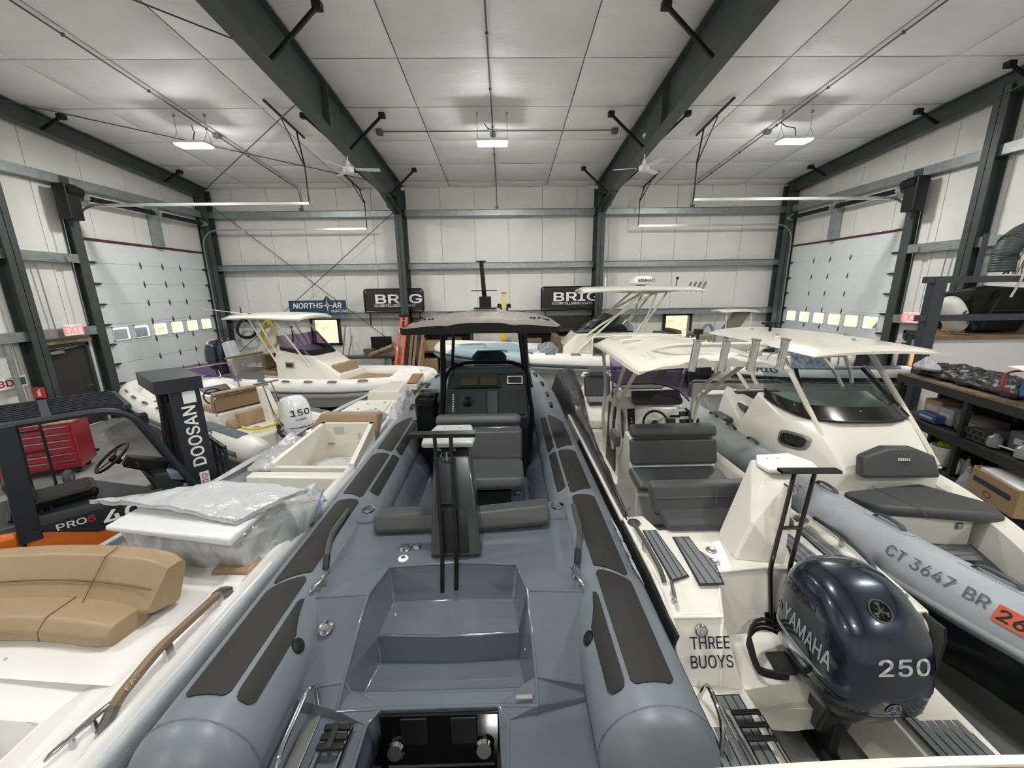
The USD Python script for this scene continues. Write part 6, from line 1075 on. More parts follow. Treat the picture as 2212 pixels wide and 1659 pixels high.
go.part('cabin', MB().hull([(x,y,z) for x,y,z in ((-.66,2.35,.9),(.66,2.35,.9),(-.66,4.35,.9),(.66,4.35,.9),(-.64,2.35,2.0),(.64,2.35,2.0),(-.56,4.0,1.95),(.56,4.0,1.95),(-.5,4.35,1.6),(.5,4.35,1.6))], .06), cream_gel)
go.part('cabin_door', MB().hull([(-.675+dx,y,z) for dx in (0,.04) for y,z in ((3.0,1.0),(3.5,1.0),(3.0,1.82),(3.5,1.82))], .0), mat('dark_doorway', (.03,.028,.025), .5), 'dark open doorway in the cabin side', smooth=False); go.part('door_trim', MB().tube(fillet([(-.68,2.95,1.0),(-.68,2.95,1.87),(-.67,3.55,1.87),(-.67,3.55,1.0)],.1), .025, 6), white_gel)
lo = [(-.62,2.4,2.0),(-.58,3.3,2.0),(-.40,3.95,1.95),(.40,3.95,1.95),(.58,3.3,2.0),(.62,2.4,2.0)]; hi = [(-.58,2.35,2.10),(-.52,2.75,2.42),(-.36,3.0,2.48),(.36,3.0,2.48),(.52,2.75,2.42),(.58,2.35,2.10)]
windscreen(go, lo, hi, smoke, frame=blackpl, fr=.016); go.part('screen_pillar', MB().bar((-.59,3.25,2.0),(-.52,2.76,2.42),.04,.02), blackpl); go.part('dash_hood', MB().hull([(x,y,z) for x in (-.5,.5) for y,z in ((2.5,1.98),(3.2,1.98),(2.6,2.18),(3.0,2.14))], .03), blackpl)
ht = hardtop(go, 'hardtop', 1.75, .55, 3.85, 3.17, white_gel, camber=.07, th=.09, lip=.05, corner=.45)
for s in (-1, 1):
    for p in ([(.62,4.15,1.15),(.62,3.95,1.45),(.60,3.3,2.05),(.5,2.1,3.12)],[(.60,3.7,1.9),(.58,3.3,2.2),(.50,1.7,3.12)],[(.64,2.35,1.7),(.66,2.3,2.05),(.64,2.05,2.35),(.55,1.75,3.12)],[(.64,2.2,1.95),(.66,2.1,2.2),(.56,1.45,3.12)]): go.part('top_support', MB().tube(fillet([(s*x,y,z) for x,y,z in p],.15), .03, 8), powder)
    go.part('top_arm', MB().tube([(s*.5,.9,3.13),(s*.5,2.0,3.05),(s*.5,3.0,3.12)], .024, 8), powder, parent=ht)
rdm = Thing('radar_dome', 'white radar dome on the hardtop at the back', 'radar', (3.95,11.75,3.23)); rdm.part('dome', MB().loft([ring(w, -w/2, w/2, z, 3.2, 32, xc=0)+V3(3.95,11.75,0) for w,z in ((.30,3.28),(.50,3.29),(.60,3.33),(.58,3.44),(.52,3.50),(.3,3.525),(.02,3.53))]), white, smooth=50); rdm.part('foot', MB().cyl((3.95,11.75,3.24),(3.95,11.75,3.29),.13), blackpl); rdm.part('lettering', MB().text('SIMRAD', .085, (4.0,11.445,3.355), (1,0,0), (0,.05,1), .003, True, 1.05), ink)
for i in range(4): go.part('rod_holder', MB().cyl((-.45+.3*i,.50,3.06),(-.45+.3*i,.36,3.34),.03,.036,10), chrome, parent=ht)
go.part('whip_light', MB().cyl((-.3,1.15,3.22),(-.3,1.12,3.42),.012).lathe([(.001,-.04),(.035,-.03),(.035,.03),(.001,.04)], (-.3,1.12,3.45)), blackpl, parent=ht); go.part('antenna_mount', MB().cyl((.3,3.0,3.22),(.3,3.0,3.5),.02), white, parent=ht)
bv = mat('brown_vinyl', (.14,.09,.05), .5); cushion(go, 'helm_seat', hexa((-.1,1.3,1.62), .9, .42, .30), .07, bv); cushion(go, 'helm_backrest', hexa((-.1,1.05,1.75), .9, .18, .26), .06, bv); go.part('helm_base', MB().hull(hexa((-.1,1.25,.9), .85, .6, .72), .03), white_gel); go.part('aft_panel', MB().rbox((-.2,.98,1.70),(.75,.5,.05),.02), white_gel)
cushion(go, 'bow_backrest', hexa((0,4.42,1.40), .95, .14, .5, tilt=-.2), .05, bv); cushion(go, 'bow_cushion', hexa((0,4.85,1.18), 1.0, .7, .12), .04, bv)
for k, (x, y, h, lab, m) in enumerate(((-.2,4.75,.34,'grey crumpled tarp heaped on the bow of the boat at the back',mat('grey_tarp', (.22,.26,.28), .4, bump=.5, bscale=8, bdist=.04)),(-.35,5.2,.16,'white crumpled sheet beside the tarp on the boat at the back',film))):
    t = Thing('boat_tarp', lab, 'tarpaulin', go.p((x,y,1.28))); t.part('cloth', MB().add(go.p(wrinkled([(x+dx,y+dy,1.29+z) for dx in (-.40,.40) for dy in (-.28,.28) for z in (0,h)], .12, .16, 41+k).mesh()[0]), wrinkled([(x+dx,y+dy,1.29+z) for dx in (-.40,.40) for dy in (-.28,.28) for z in (0,h)], .12, .16, 41+k).mesh()[1]), m, smooth=60)
# ---- H: the boat behind the right-hand one
H_ = Thing('inflatable_boat', 'grey topped inflatable boat with black lettering behind the right hardtop', 'boat', (7.3,10.3,0)); ho = Frame(H_, (9.9,10.3,0), math.radians(92))
rh = Rib(4.9, .80, .25, .98, 3.3, .22, .72); rh.tubes(ho, white_pvc, cap=.3, n=24); rh.hull(ho, white_gel, keel=.2, chine=.36, deck=.8); rh.bunks(ho, steel_dark, .3); rh.strake(ho, blackpl, 1.75, .05); rh.strake(ho, dgrey_pvc, 2.05, .04, name='lower_strake')
for u0, u1 in ((.2,1.2),(1.3,2.6),(2.7,3.9),(4.0,4.9)): rh.patch(ho, 'tread_pad', -1, u0, u1, -.5, .62, dgrey_pvc, sl1=.1); rh.patch(ho, 'tread_pad', 1, u0, u1, -.5, .62, dgrey_pvc)
p, n, d = rh.at(-1, 3.75, 1.12); ho.part('tube_lettering', MB().text('BRIG', .16, p+n*.008, -d, np.cross(n, -d), .004, True, 1.35), ink)
ho.part('console', MB().hull(hexa((0,2.6,.8), .8, .7, .65, taper=.8), .04), white_gel); ho.part('deck', MB().box((0,2.4,.86),(1.1,4.2,.05)), white_gel)
ho.part('patterned_cover', MB().hull(hexa((-.05,2.1,.95), .9, 1.0, .72, taper=.85), .08), mat('navy_patterned_fabric', (.02,.03,.08), .6, var=1., vscale=14, tint2=(.35,.38,.45))); ho.part('engine_cowl', MB().hull(hexa((0,.1,1.0), .45, .6, .6, taper=.75), .08), blackpl)
for s in (-1, 1): ho.part('grab_rail', MB().tube(fillet([(s*.42,1.4,.9),(s*.42,1.4,1.55),(s*.42,3.3,1.55),(s*.42,3.3,.9)],.2), .018, 8), chrome)
K_ = Thing('boat_hardtop', 'white boat top with a mast and grey seat standing before the right rear wall', 'boat top', (5.9,12.6,0)); ko = Frame(K_, (8.6,13.3,0), math.radians(88))
kt = hardtop(ko, 'top_panel', 1.0, .3, 1.5, 2.42, cream_gel, camber=.03, th=.05, lip=.03); ko.part('top_bracket', MB().hull(hexa((0,1.0,1.75), .3, .45, .62, tilt=.5), .03), mat('khaki_panel', (.30,.28,.22), .5))
for s in (-1, 1):
    for y in (.5,1.3): ko.part('leg', MB().cyl((s*.4,y,.75),(s*.38,y+.05,2.38),.02), powder)
ko.part('hull', MB().hull([(x,y,z) for x,y,z in ((-.6,-.6,.0),(.6,-.6,.0),(-.6,2.6,.0),(.6,2.6,.0),(-.8,-.8,.9),(.8,-.8,.9),(-.7,2.8,.95),(.7,2.8,.95))], .05), white_gel); cushion(ko, 'seat', hexa((0,2.0,.95), 1.0, .5, .75), .08, mat('khaki_vinyl', (.26,.23,.17), .55)); ko.part('engine_cover', MB().hull(hexa((0,2.55,1.0), .5, .5, .55), .1), blackpl)
# ================================================================ FORKLIFT AND WORKSHOP THINGS, LEFT
orange = mat('orange_paint', (.62,.135,.012), .42, var=.15, vscale=3); fk = mat('forklift_black', (.011,.013,.017), .5); fk2 = mat('forklift_blue_black', (.014,.018,.026), .45)
un, uu = V3(.77,-.64,0), V3(.64,.77,0); yawF = math.atan2(-.64,.77)
KF = Thing('forklift', 'orange and black forklift with a slatted overhead guard', 'forklift', tuple(-6.5*un+.2*uu)); kf = Frame(KF, (-6.5*un), math.atan2(-.64,.77))
kf.part('counterweight', MB().hull([(x,y,z) for x,y,z in ((-.50,-1.25,.25),(.50,-1.25,.25),(-.54,-1.3,.5),(.54,-1.3,.5),(-.5,-.35,.25),(.5,-.35,.25),(-.54,-.35,.93),(.54,-.35,.93),(-.5,-1.15,.97),(.5,-1.15,.97))], .06), orange, 'orange counterweight')
kf.part('chassis', MB().hull([(x,y,z) for x in (-.54,.54) for y,z in ((-.34,.22),(1.0,.22),(-.34,.89),(.0,.76),(.45,.60),(.95,.46))], .03), orange)
kf.part('hood', MB().hull([(x,y,z) for x,y,z in ((-.52,-.45,.78),(.52,-.45,.78),(-.52,.75,.55),(.52,.75,.55),(-.46,-.5,.98),(.46,-.5,.98),(-.46,.25,.98),(.46,.25,.98))], .05), fk)
kf.part('side_panel', MB().hull([(.50,-.34,.92),(.50,.12,.66),(.50,.9,.60),(.50,-.34,1.04),(.50,.75,.94),(.555,-.30,.94),(.555,.14,.68),(.555,.85,.62),(.53,-.30,1.02),(.53,.7,.92)], .01), fk)
kf.part('model_lettering', MB().text('40', .15, (.560,.36,.72), (0,1,-.05), (-.12,0,1), .004, True, 1.3), white); kf.part('model_lettering', MB().text('PRO', .065, (.560,-.02,.83), (0,1,-.05), (-.1,0,1), .004, True, 1.25), mat('pale_lettering', (.55,.57,.58), .5)); kf.part('model_lettering', MB().text('5', .065, (.560,.125,.82), (0,1,-.05), (-.1,0,1), .004, True, 1.25), mat('red_plastic', (.5,.02,.02), .4))
cushion(kf, 'seat_cushion', hexa((0,.0,.96), .5, .5, .12), .05, blackpl); cushion(kf, 'seat_backrest', hexa((0,-.27,1.0), .48, .14, .36, tilt=.15), .05, blackpl); kf.part('armrest', MB().rbox((.30,.0,1.10),(.10,.42,.06),.025), blackpl)
for i in range(5): kf.part('hood_vent', MB().rbox((.2+.0*i,-.40+.07*i,1.0),(.3,.03,.02),.008), blackpl)
kf.part('cowl', MB().hull([(x,y,z) for x,y,z in ((-.4,.80,.5),(.4,.80,.5),(-.4,1.05,.5),(.4,1.05,.5),(-.25,.66,1.05),(.25,.66,1.05),(-.3,.95,1.02),(.3,.95,1.02))], .04), fk)
kf.part('column', MB().hull([(x,y,z) for x,y,z in ((-.07,.50,1.20),(.07,.50,1.20),(-.09,.85,.95),(.09,.85,.95),(-.07,.55,1.28),(.07,.55,1.28),(-.09,.92,1.08),(.09,.92,1.08))], .02), blackpl)
steering(kf, (0,.43,1.30), (0,-.62,.78), (0,.78,.62), .20, blackpl, blackpl); kf.part('wheel_knob', MB().hull([(-.14+.02*a,.34+.02*b,1.40+.02*c) for a in (-1,1) for b in (-1,1) for c in (-1,1)], .018), blackpl)
for i in range(3): kf.part('lever', MB().cyl((.16+.06*i,.72,1.02),(.18+.06*i,.62,1.20),.008).cyl((.18+.06*i,.62,1.20),(.182+.06*i,.61,1.23),.018), blackpl)
kf.part('dash_cover', MB().hull([(x,y,z) for x in (.18,.42) for y,z in ((.85,1.0),(1.15,.85),(.85,1.05),(1.15,.92))], .02), mat('pale_blue_grey', (.20,.26,.36), .4))
# overhead guard
zt = 2.0; gd = fk2
for x in (-.51,.51):
    kf.part('guard_rail', MB().tube(fillet([(x,-.55,zt),(x,.62,zt-.02),(x,1.12,.62)],.28,9), .038, 8), gd)
    kf.part('rear_post', MB().hull([(x+dx,y,z) for dx in (-.045,.045) for y,z in ((-.32,zt),(-.18,zt),(-.38,.8),(-.22,.8))], .01), gd)
kf.part('guard_bar', MB().bar((-.51,-.55,zt),(.51,-.55,zt),.06,.05), gd); kf.part('guard_bar', MB().bar((-.51,.03,zt+.01),(.51,.03,zt+.01),.07,.03), gd); kf.part('guard_bar', MB().bar((-.51,.62,zt-.02),(.51,.62,zt-.02),.06,.05), gd)
for i in range(9):
    for a, b in ((-.52,.0),(.07,.6)): kf.part('guard_slat', MB().bar((-.43+.1075*i,a,zt+.01),(-.43+.1075*i,b,zt+.01),.022,.05), gd)
kf.part('work_lamp', MB().rbox((.42,.72,1.80),(.12,.10,.12),.02), blackpl)
# mast
ym = 1.15
for s in (-1, 1):
    kf.part('mast_rail', MB().box((s*.40,ym,1.12),(.10,.29,2.02)), fk2); kf.part('inner_rail', MB().box((s*.30,ym+.06,1.10),(.09,.16,1.95)), fk); kf.part('lift_cylinder', MB().cyl((s*.22,ym-.12,.3),(s*.22,ym-.12,1.9),.045), fk)
    kf.part('tilt_cylinder', MB().cyl((s*.36,.8,.5),(s*.36,ym-.15,.85),.04), steel); kf.part('fork', MB().box((s*.28,ym+.80,.09),(.12,1.05,.04)).box((s*.28,ym+.30,.38),(.12,.05,.6)), fk)
kf.part('mast_top', MB().box((0,ym-.05,2.13),(.98,.46,.16)), fk2); kf.part('mast_cross', MB().box((0,ym+.08,1.55),(.7,.10,.12)).box((0,ym-.1,.6),(.74,.08,.14)), fk)
for x in (-.08,.03): kf.part('chain', MB().box((x,ym-.02,1.2),(.035,.02,1.7)), blackpl)
for x in (.14,.2): kf.part('hose', MB().tube([(x,ym-.2,1.95),(x+.01,ym-.24,1.4),(x+.12,ym-.2,.75),(x+.18,ym-.1,.5)], .018, 6), rubber)
kf.part('carriage', MB().box((0,ym+.24,.55),(.95,.06,.10)).box((0,ym+.24,.22),(.95,.06,.10)), fk)
bk = MB()
for x in (-.5,-.25,0,.25,.5): bk.box((x,ym+.27,.85),(.045,.04,.8))
kf.part('load_backrest', bk.box((0,ym+.27,1.22),(1.05,.04,.05)).box((0,ym+.27,.47),(1.05,.04,.05)), fk)
kf.part('mast_lettering', MB().text('DOOSAN', .13, (.453,ym+.065,1.45), (0,0,1), (0,-1,0), .004, True, 1.05), white)
kf.part('warning_label', MB().box((.452,ym+.02,.88),(.004,.10,.18)), white); kf.part('warning_label', MB().box((.452,ym+.03,1.96),(.004,.13,.15)), white)
for i in range(2): kf.part('warning_ring', MB().tube([(.456,ym+.02+.025*math.cos(a),.84+.075*i+.025*math.sin(a)) for a in np.linspace(0,2*np.pi,16,endpoint=False)], .005, 4, True), mat('red_plastic', (.5,.02,.02), .4))
for x in (-.1,.22): kf.part('orange_tag', MB().box((x,ym-.28+.0,1.42),(.035,.004,.05)), mat('orange_tag', (.7,.25,.08), .5))
for s in (-1, 1):
    for y, r in ((.85,.33),(-.85,.27)): w = kf.part('wheel', MB().lathe([(r*.5,-.09),(r*.95,-.10),(r,-.07),(r,.07),(r*.95,.10),(r*.5,.09)], (s*.47,y,r), (1,0,0), 26), rubber); kf.part('wheel_hub', MB().disc((s*.57,y,r), r*.5, (s,0,0), .02), orange, parent=w)
t = Thing('work_glove', 'yellow work gloves heaped on the forklift rear', 'gloves', tuple(kf.p((-.25,-.75,.85)))); t.part('glove', MB().hull([kf.p((-.35+x,-.8+y,.86+z)) for x,y,z in ((0,0,0),(.2,0,0),(.05,.22,0),(.2,.2,.06),(.1,.1,.1))], .03), mat('yellow_glove', (.62,.60,.05), .7)); t.part('glove', MB().hull([kf.p((.15+x,-.70+y,.86+z)) for x,y,z in ((0,0,0),(.12,0,0),(.05,.22,.12),(.1,.2,.0),(.0,.1,.08))], .025), mat('pale_glove', (.50,.45,.16), .7))
# red tool chest: front runs along q
qa, qb = V3(-9.5,6.02,0), V3(-7.80,6.88,0); qd = nz(qb-qa); qn = V3(qd[1],-qd[0],0); red = mat('red_enamel', (.30,.012,.022), .3, coat=.4)
TC = Thing('tool_chest', 'wide red rolling tool chest with a wooden top', 'tool chest', tuple((qa+qb)/2)); yq = math.atan2(qd[1], qd[0]); tq = Frame(TC, (qa+qb)/2, yq)
wd_ = np.linalg.norm(qb-qa); tq.part('body', MB().box((0,.30,.56),(wd_,.58,.84)), red); tq.part('wood_top', MB().rbox((0,.30,1.0),(wd_+.04,.62,.045),.012), mat('butcher_block', (.50,.33,.16), .5, var=.3, vscale=6, stretch=(1,8,8)))
for c, n in ((-wd_*.28,5),(wd_*.24,6)):
    w_ = wd_*(.40 if c < 0 else .48)
    for i in range(n):
        h = .76/n; z = .18+h*(i+.5); q = tq.part('drawer', MB().rbox((c,.005,z),(w_,.03,h-.018),.006), red); tq.part('handle', MB().bar((c-w_*.47,-.02,z+h*.36),(c+w_*.47,-.02,z+h*.36),.02,.02), steel, parent=q)
for x in (-wd_/2+.12,wd_/2-.12):
    for y in (.1,.5): tq.part('caster', MB().cyl((x-.025,y,.075),(x+.025,y,.075),.07,n=16).box((x,y,.13),(.06,.07,.05)), rubber)
HT = Thing('hand_truck', 'black hand truck standing before the red tool chest', 'hand truck', (-7.75,6.1,0)); hf = Frame(HT, (-7.7,6.15,0), yq+.15)
for x in (-.13,.13): hf.part('upright', MB().tube(fillet([(x,.0,.05),(x,.08,1.15),(x,.10,1.30)],.1), .02, 8), blackpl)
for z in (.35,.7,1.05): hf.part('crossbar', MB().bar((-.13,.02+.06*z,z),(.13,.02+.06*z,z),.03,.03), blackpl)
hf.part('toe_plate', MB().box((0,-.12,.02),(.42,.22,.015)), blackpl)
for s in (-1, 1): w = hf.part('wheel', MB().lathe([(.06,-.04),(.12,-.05),(.14,-.02),(.14,.02),(.12,.05),(.06,.04)], (s*.26,.12,.14), (1,0,0), 22), mat('grey_tire', (.05,.05,.045), .8)); hf.part('wheel_hub', MB().disc((s*.28,.12,.14), .06, (s,0,0), .02), mat('beige_hub', (.45,.40,.30), .5), parent=w)
WB = Thing('wire_bundle', 'tangle of black cables at the end of the tool chest', 'cables', (-8.9,5.6,0)); WB.part('cables', MB().tube([(-8.9+.25*math.cos(a)*(1+.2*math.sin(3.1*a)),5.6+.25*math.sin(a*1.1),.3+.022*a+.06*math.sin(2.3*a)) for a in np.linspace(0,38,240)], .012, 5), mat('dark_cable', (.03,.02,.022), .6))
RC = Thing('cardboard_sheet', 'flat cardboard lying on the floor behind the forklift', 'cardboard', (-6.2,5.9,0)); RC.part('sheet', MB().box((-6.25,5.75,.03),(.9,.5,.02),.5), mat('cardboard', (.36,.24,.13), .8))
# wall signs, left
t = Thing('wall_sign', 'white sign with red lettering on the left wall', 'sign', (-10.3,8.12,1.75)); sp = aty(10,830,8.15); t.part('board', MB().box((sp[0]-.02,sp[1],sp[2]),(.012,.80,.24)), white); t.part('lettering', MB().text('BD', .13, (sp[0]-.013,sp[1]+.02,sp[2]-.065), (0,1,0), (0,0,1), .003, True, 1.2), mat('dark_red_ink', (.25,.02,.03), .5)); t.part('green_mark', MB().box((sp[0]-.012,sp[1]+.30,sp[2]),(.006,.16,.16)), mat('dark_green_ink', (.02,.12,.07), .5))
fp = aty(85,848,8.68); t = Thing('fire_sign', 'small red square sign on the left wall column', 'sign', tuple(fp)); t.part('board', MB().box(fp,(.26,.012,.24)), mat('red_sign', (.62,.03,.05), .4)); t.part('pictogram', MB().box(fp+V3(0,-.008,-.02),(.07,.004,.12)).box(fp+V3(.02,-.008,.05),(.03,.004,.05)), white)
dp = Thing('downspout', 'grey pipe rising along the left wall near the fire sign', 'pipe', (-10.2,8.2,1)); dp.part('pipe', MB().cyl((-10.28,8.30,0),(-10.28,8.30,2.2),.05), galv)
# ================================================================ ALONG THE BACK WALL
bn = mat('black_banner', (.012,.010,.013), .5); wl = mat('white_lettering', (.80,.80,.80), .5)
def banner(x0, x1, label):
    z0, z1, y = 2.45, 3.26, 14.60; t = Thing('banner', label, 'banner', ((x0+x1)/2,y,2.45)); fr = fillet([(x0,y,z0),(x0,y,z1),(x1,y,z1),(x1,y,z0),(x0,y,z0)],.12)
    t.part('frame', MB().tube(fr, .028, 8), blackpl); t.part('fabric', MB().prism([(x0+.03,z0+.05),(x1-.03,z0+.05),(x1-.03,z1-.08),(x1-.08,z1-.03),(x0+.08,z1-.03),(x0+.03,z1-.08)], (0,y+.005,0), (1,0,0), (0,0,1), .012), bn)
    for x in (x0+.15,x1-.15): t.part('leg', MB().cyl((x,y,2.0),(x,y,z0),.024), blackpl)
    xm = (x0+x1)/2; tx_ = (lambda s, h, xx, zz, b, k, al=0.: t.part('lettering', MB().text(s, h, (xx,y-.010,zz), (1,0,0), (0,0,1), .003, b, k, al), wl))
    tx_('BRIG', .30, xm-.72, z0+.32, True, 1.72); tx_('RIGID', .085, xm-.72, z0+.19, False, .95); tx_('INTELLIGENT', .085, xm-.46, z0+.19, True, 1.02); tx_('BOATS', .085, xm+.36, z0+.19, False, 1.0)
    for sx in (x0+.06,x1-.06): t.part('corner_tab', MB().hull([(sx-.03,y-.015,z1-.12),(sx+.03,y-.015,z1-.05),(sx,y-.008,z1-.09),(sx+.02,y-.015,z1-.03)], .012), mat('grey_tab', (.4,.4,.4), .5))
banner(-5.02, -2.92, 'black banner with white lettering behind the left column'); banner(1.33, 3.53, 'black banner with white lettering behind the right column')
NS = Thing('charter_sign', 'navy sign board with a compass star resting on the girt', 'sign', (-6.7,14.62,2.44)); ny = 14.62; navyb = mat('navy_board', (.012,.040,.085), .5)
NS.part('board', MB().prism([(-7.72,2.42),(-5.70,2.42),(-5.70,2.90),(-6.23,2.90),(-6.30,2.99),(-6.36,3.06),(-6.42,2.99),(-6.49,2.90),(-7.72,2.90)], (0,ny,0), (1,0,0), (0,0,1), .04), navyb)
NS.part('lettering', MB().text('NORTHS', .185, (-7.60,ny-.042,2.63), (1,0,0), (.15,0,1), .003, True, 1.0, 0.), wl); NS.part('lettering', MB().text('AR', .185, (-6.20,ny-.042,2.63), (1,0,0), (.15,0,1), .003, True, 1.0, 0.), wl); NS.part('lettering', MB().text('CHARTERS', .085, (-6.25,ny-.042,2.48), (1,0,0), (.0,0,1), .003, True, .9, 0.), wl)
st = MB()
for k in range(8):
    a = k*math.pi/4; r = (.24 if k % 2 == 0 else .10); r = .30 if k == 2 or k == 6 else r; u, v = V3(math.cos(a),0,math.sin(a)), V3(-math.sin(a),0,math.cos(a)); c = V3(-6.36,ny-.042,2.72); st.hull([c+u*.01+v*.022, c+u*.01-v*.022, c+u*r, c+u*.01+v*.022-V3(0,.004,0), c+u*.01-v*.022-V3(0,.004,0), c+u*r-V3(0,.004,0)])
NS.part('compass_star', st, mat('pale_gold', (.75,.70,.50), .4))
LD = Thing('step_ladder', 'orange folded ladder leaning on the left back column', 'ladder', (-3.5,13.1,0)); lm = mat('safety_orange', (.72,.085,.02), .45); A0, A1 = V3(-3.80,12.95,.0), V3(-3.52,13.75,2.35)
for dx in (0,.22): LD.part('rail', MB().bar(A0+V3(dx,0,0), A1+V3(dx*.8,0,0), .05, .09, (1,0,0)), lm)
for f in np.linspace(.08,.94,8): LD.part('rung', MB().bar(A0*(1-f)+A1*f, A0*(1-f)+A1*f+V3(.22,0,0), .06, .03), galv)
LD.part('top_cap', MB().rbox(A1+V3(.09,0,.03),(.34,.16,.07),.02), blackpl)
for f in (.25,.55,.8): LD.part('label', MB().box(A0*(1-f)+A1*f+V3(-.0,-.05,0),(.04,.01,.16)), white)
wood = mat('rough_lumber', (.30,.19,.10), .75, var=.4, vscale=5, stretch=(4,4,.6))
for i, (x, h, dx) in enumerate(((-3.32,2.1,.08),(-3.18,1.95,.05),(-3.02,1.8,.12),(-2.9,1.55,.02))): t = Thing('lumber_board', ('tallest board leaning right of the orange ladder','second board leaning right of the orange ladder','third board right of the orange ladder','short board right of the orange ladder')[i], 'board', (x,13.3,0)); t.part('plank', MB().bar((x,12.95,.0),(x+dx,14.2,h),.09,.035,(0,-1,.3)), wood)
def shelf_unit(x0, x1, label, items):
    t = Thing('shelving_unit', label, 'shelving', ((x0+x1)/2,14.3,0))
    for x in (x0,x1):
        for y in (14.05,14.6): t.part('upright', MB().box((x,y,1.1),(.06,.06,2.2)), mat('brown_shelf_steel', (.055,.042,.032), .6))
    t.part('back_panel', MB().box(((x0+x1)/2,14.64,1.1),(x1-x0,.02,2.15)), mat('dark_brown_board', (.022,.016,.012), .6))
    for z in (.35,1.05,1.75):
        t.part('shelf', MB().box(((x0+x1)/2,14.33,z),(x1-x0,.6,.05)), _m['brown_shelf_steel'])
shelf_unit(-3.0, -1.2, 'brown steel shelving left of the middle of the back wall', 3); shelf_unit(.55, 3.1, 'brown steel shelving under the right banner', 3)
cb_ = mat('cardboard', (.36,.24,.13), .8)
crates = [(-2.7,.38,.5,.42),(-2.1,.38,.5,.5),(-1.5,.38,.5,.36),(-2.6,1.08,.6,.38),(-1.8,1.08,.5,.48),(.9,.38,.5,.5),(1.6,.38,.6,.44),(2.4,.38,.6,.5),(1.0,1.08,.6,.4),(2.0,1.08,.7,.46),(2.75,1.08,.45,.5)]
for i, (x, z, w, h) in enumerate(crates):
    t = Thing('carton', f'{["brown","dark brown","worn brown"][i%3]} carton on the {"lower" if z<1 else "middle"} shelf, {["first","second","third","fourth","fifth","sixth"][[c for c in crates if c[1]==z and (c[0]<0)==(x<0)].index(crates[i])]} from the left of the {"left" if x<0 else "right"} back shelving', 'box', (x,14.3,z)); t.part('box', MB().rbox((x,14.3,z+h/2),(w,.45,h),.01), (cb_, mat('dark_carton', (.10,.065,.04), .8), mat('worn_carton', (.20,.14,.09), .8))[i%3]); t.part('tape', MB().box((x,14.3,z+h+.001),(w,.05,.003)), mat('packing_tape', (.42,.33,.2), .3))
# low shelf bay between the boat and the ladder with tubes and a dark panel
t = Thing('dark_panel', 'black board propped on the low bench at the left back', 'board', (-4.6,14.6,1.0)); t.part('panel', MB().box((-4.55,14.6,1.30),(.75,.04,.55)), blackpl)
for i, (a, b) in enumerate((((-4.9,14.2,.92),(-3.95,14.0,1.22)),((-4.8,14.1,1.0),(-3.95,13.9,1.32)))): t = Thing('cardboard_tube', ('lower','upper')[i]+' brown cardboard tube lying by the orange ladder', 'tube', a); t.part('tube', MB().cyl(a,b,.075,n=16), cb_); t.part('tape_band', MB().cyl(V3(*a)*.6+V3(*b)*.4,V3(*a)*.55+V3(*b)*.45,.078,n=16), mat('blue_tape', (.05,.12,.50), .4))
t = Thing('bench', 'low grey bench against the back wall left of the ladder', 'bench', (-5.0,14.5,0)); t.part('top', MB().box((-5.1,14.45,.86),(2.3,.5,.06)), steel_dark)
for x in (-6.1,-4.1): t.part('leg', MB().box((x,14.45,.42),(.08,.4,.83)), steel_dark)
for i, x in enumerate((-5.95,-5.75)): t = Thing('broom', ('left','right')[i]+' wooden pole leaning on the back wall', 'pole', (x,14.5,.9)); t.part('handle', MB().cyl((x,14.45,.9),(x+.05,14.85,2.0-.4*i),.02), mat('reddish_wood', (.25,.10,.06), .6))
t = Thing('bucket', 'dark bucket on the bench at the left back', 'bucket', (-4.9,14.4,.89)); t.part('pail', MB().lathe([(.001,0),(.17,.0),(.20,.26),(.21,.27),(.185,.25),(.16,.02),(.001,.02)], (-4.95,14.35,.89)), mat('grey_pail', (.12,.13,.13), .5)); t.part('handle', MB().tube([(-4.95+.2*math.cos(a),14.35,1.15+.12*math.sin(a)) for a in np.linspace(0,math.pi,12)], .006, 5), steel)
def coil(name, label, cat, c, r, h, m, rad, turns=9, seed=0):
    rg = np.random.default_rng(seed); t = Thing(name, label, cat, c); 
    for k in range(turns):
        a = np.linspace(0, 2*np.pi, 36, endpoint=False); dx, dz, rr = rg.uniform(-.03,.03), rg.uniform(-.05,.05), r*(1+rg.uniform(-.15,.15))
        t.part('loop', MB().tube([(c[0]+dx+rr*math.cos(q)*(1-.25*math.sin(q)),c[1]-.02-.02*k*.6+.01*math.sin(3*q),c[2]+dz+h*math.sin(q)) for q in a], rad, 6, True), m)
    t.part('hook', MB().cyl((c[0],c[1]+.15,c[2]+h-.03),(c[0],c[1]-.15,c[2]+h-.02),.012), galv)
coil('rope_coil', 'yellow rope coil hanging on the back wall over the boat', 'rope', (-8.62,14.75,1.72), .24, .48, mat('yellow_rope', (.52,.40,.08), .7), .018, 10, 1)
coil('hose_coil', 'black hose coil hanging beside the yellow rope', 'hose', (-9.45,14.75,1.92), .32, .32, rubber, .02, 6, 2); coil('hose_coil', 'pale blue grey hose coil hanging right of the back window', 'hose', (7.55,14.75,1.45), .26, .40, mat('blue_grey_hose', (.34,.38,.44), .5), .018, 9, 3)
t = Thing('harness', 'dark strap hanging right of the yellow rope', 'strap', (-7.85,14.8,1.6)); t.part('strap', MB().tube([(-7.85,14.78,2.0),(-7.82,14.75,1.6),(-7.88,14.75,1.35),(-7.84,14.76,1.5)], .03, 6), blackpl)
YL = Thing('lift_mast', 'yellow steel lifting mast standing behind the grey boat', 'lift', (-.05,13.3,0)); yp = mat('safety_yellow', (.62,.46,.03), .45)
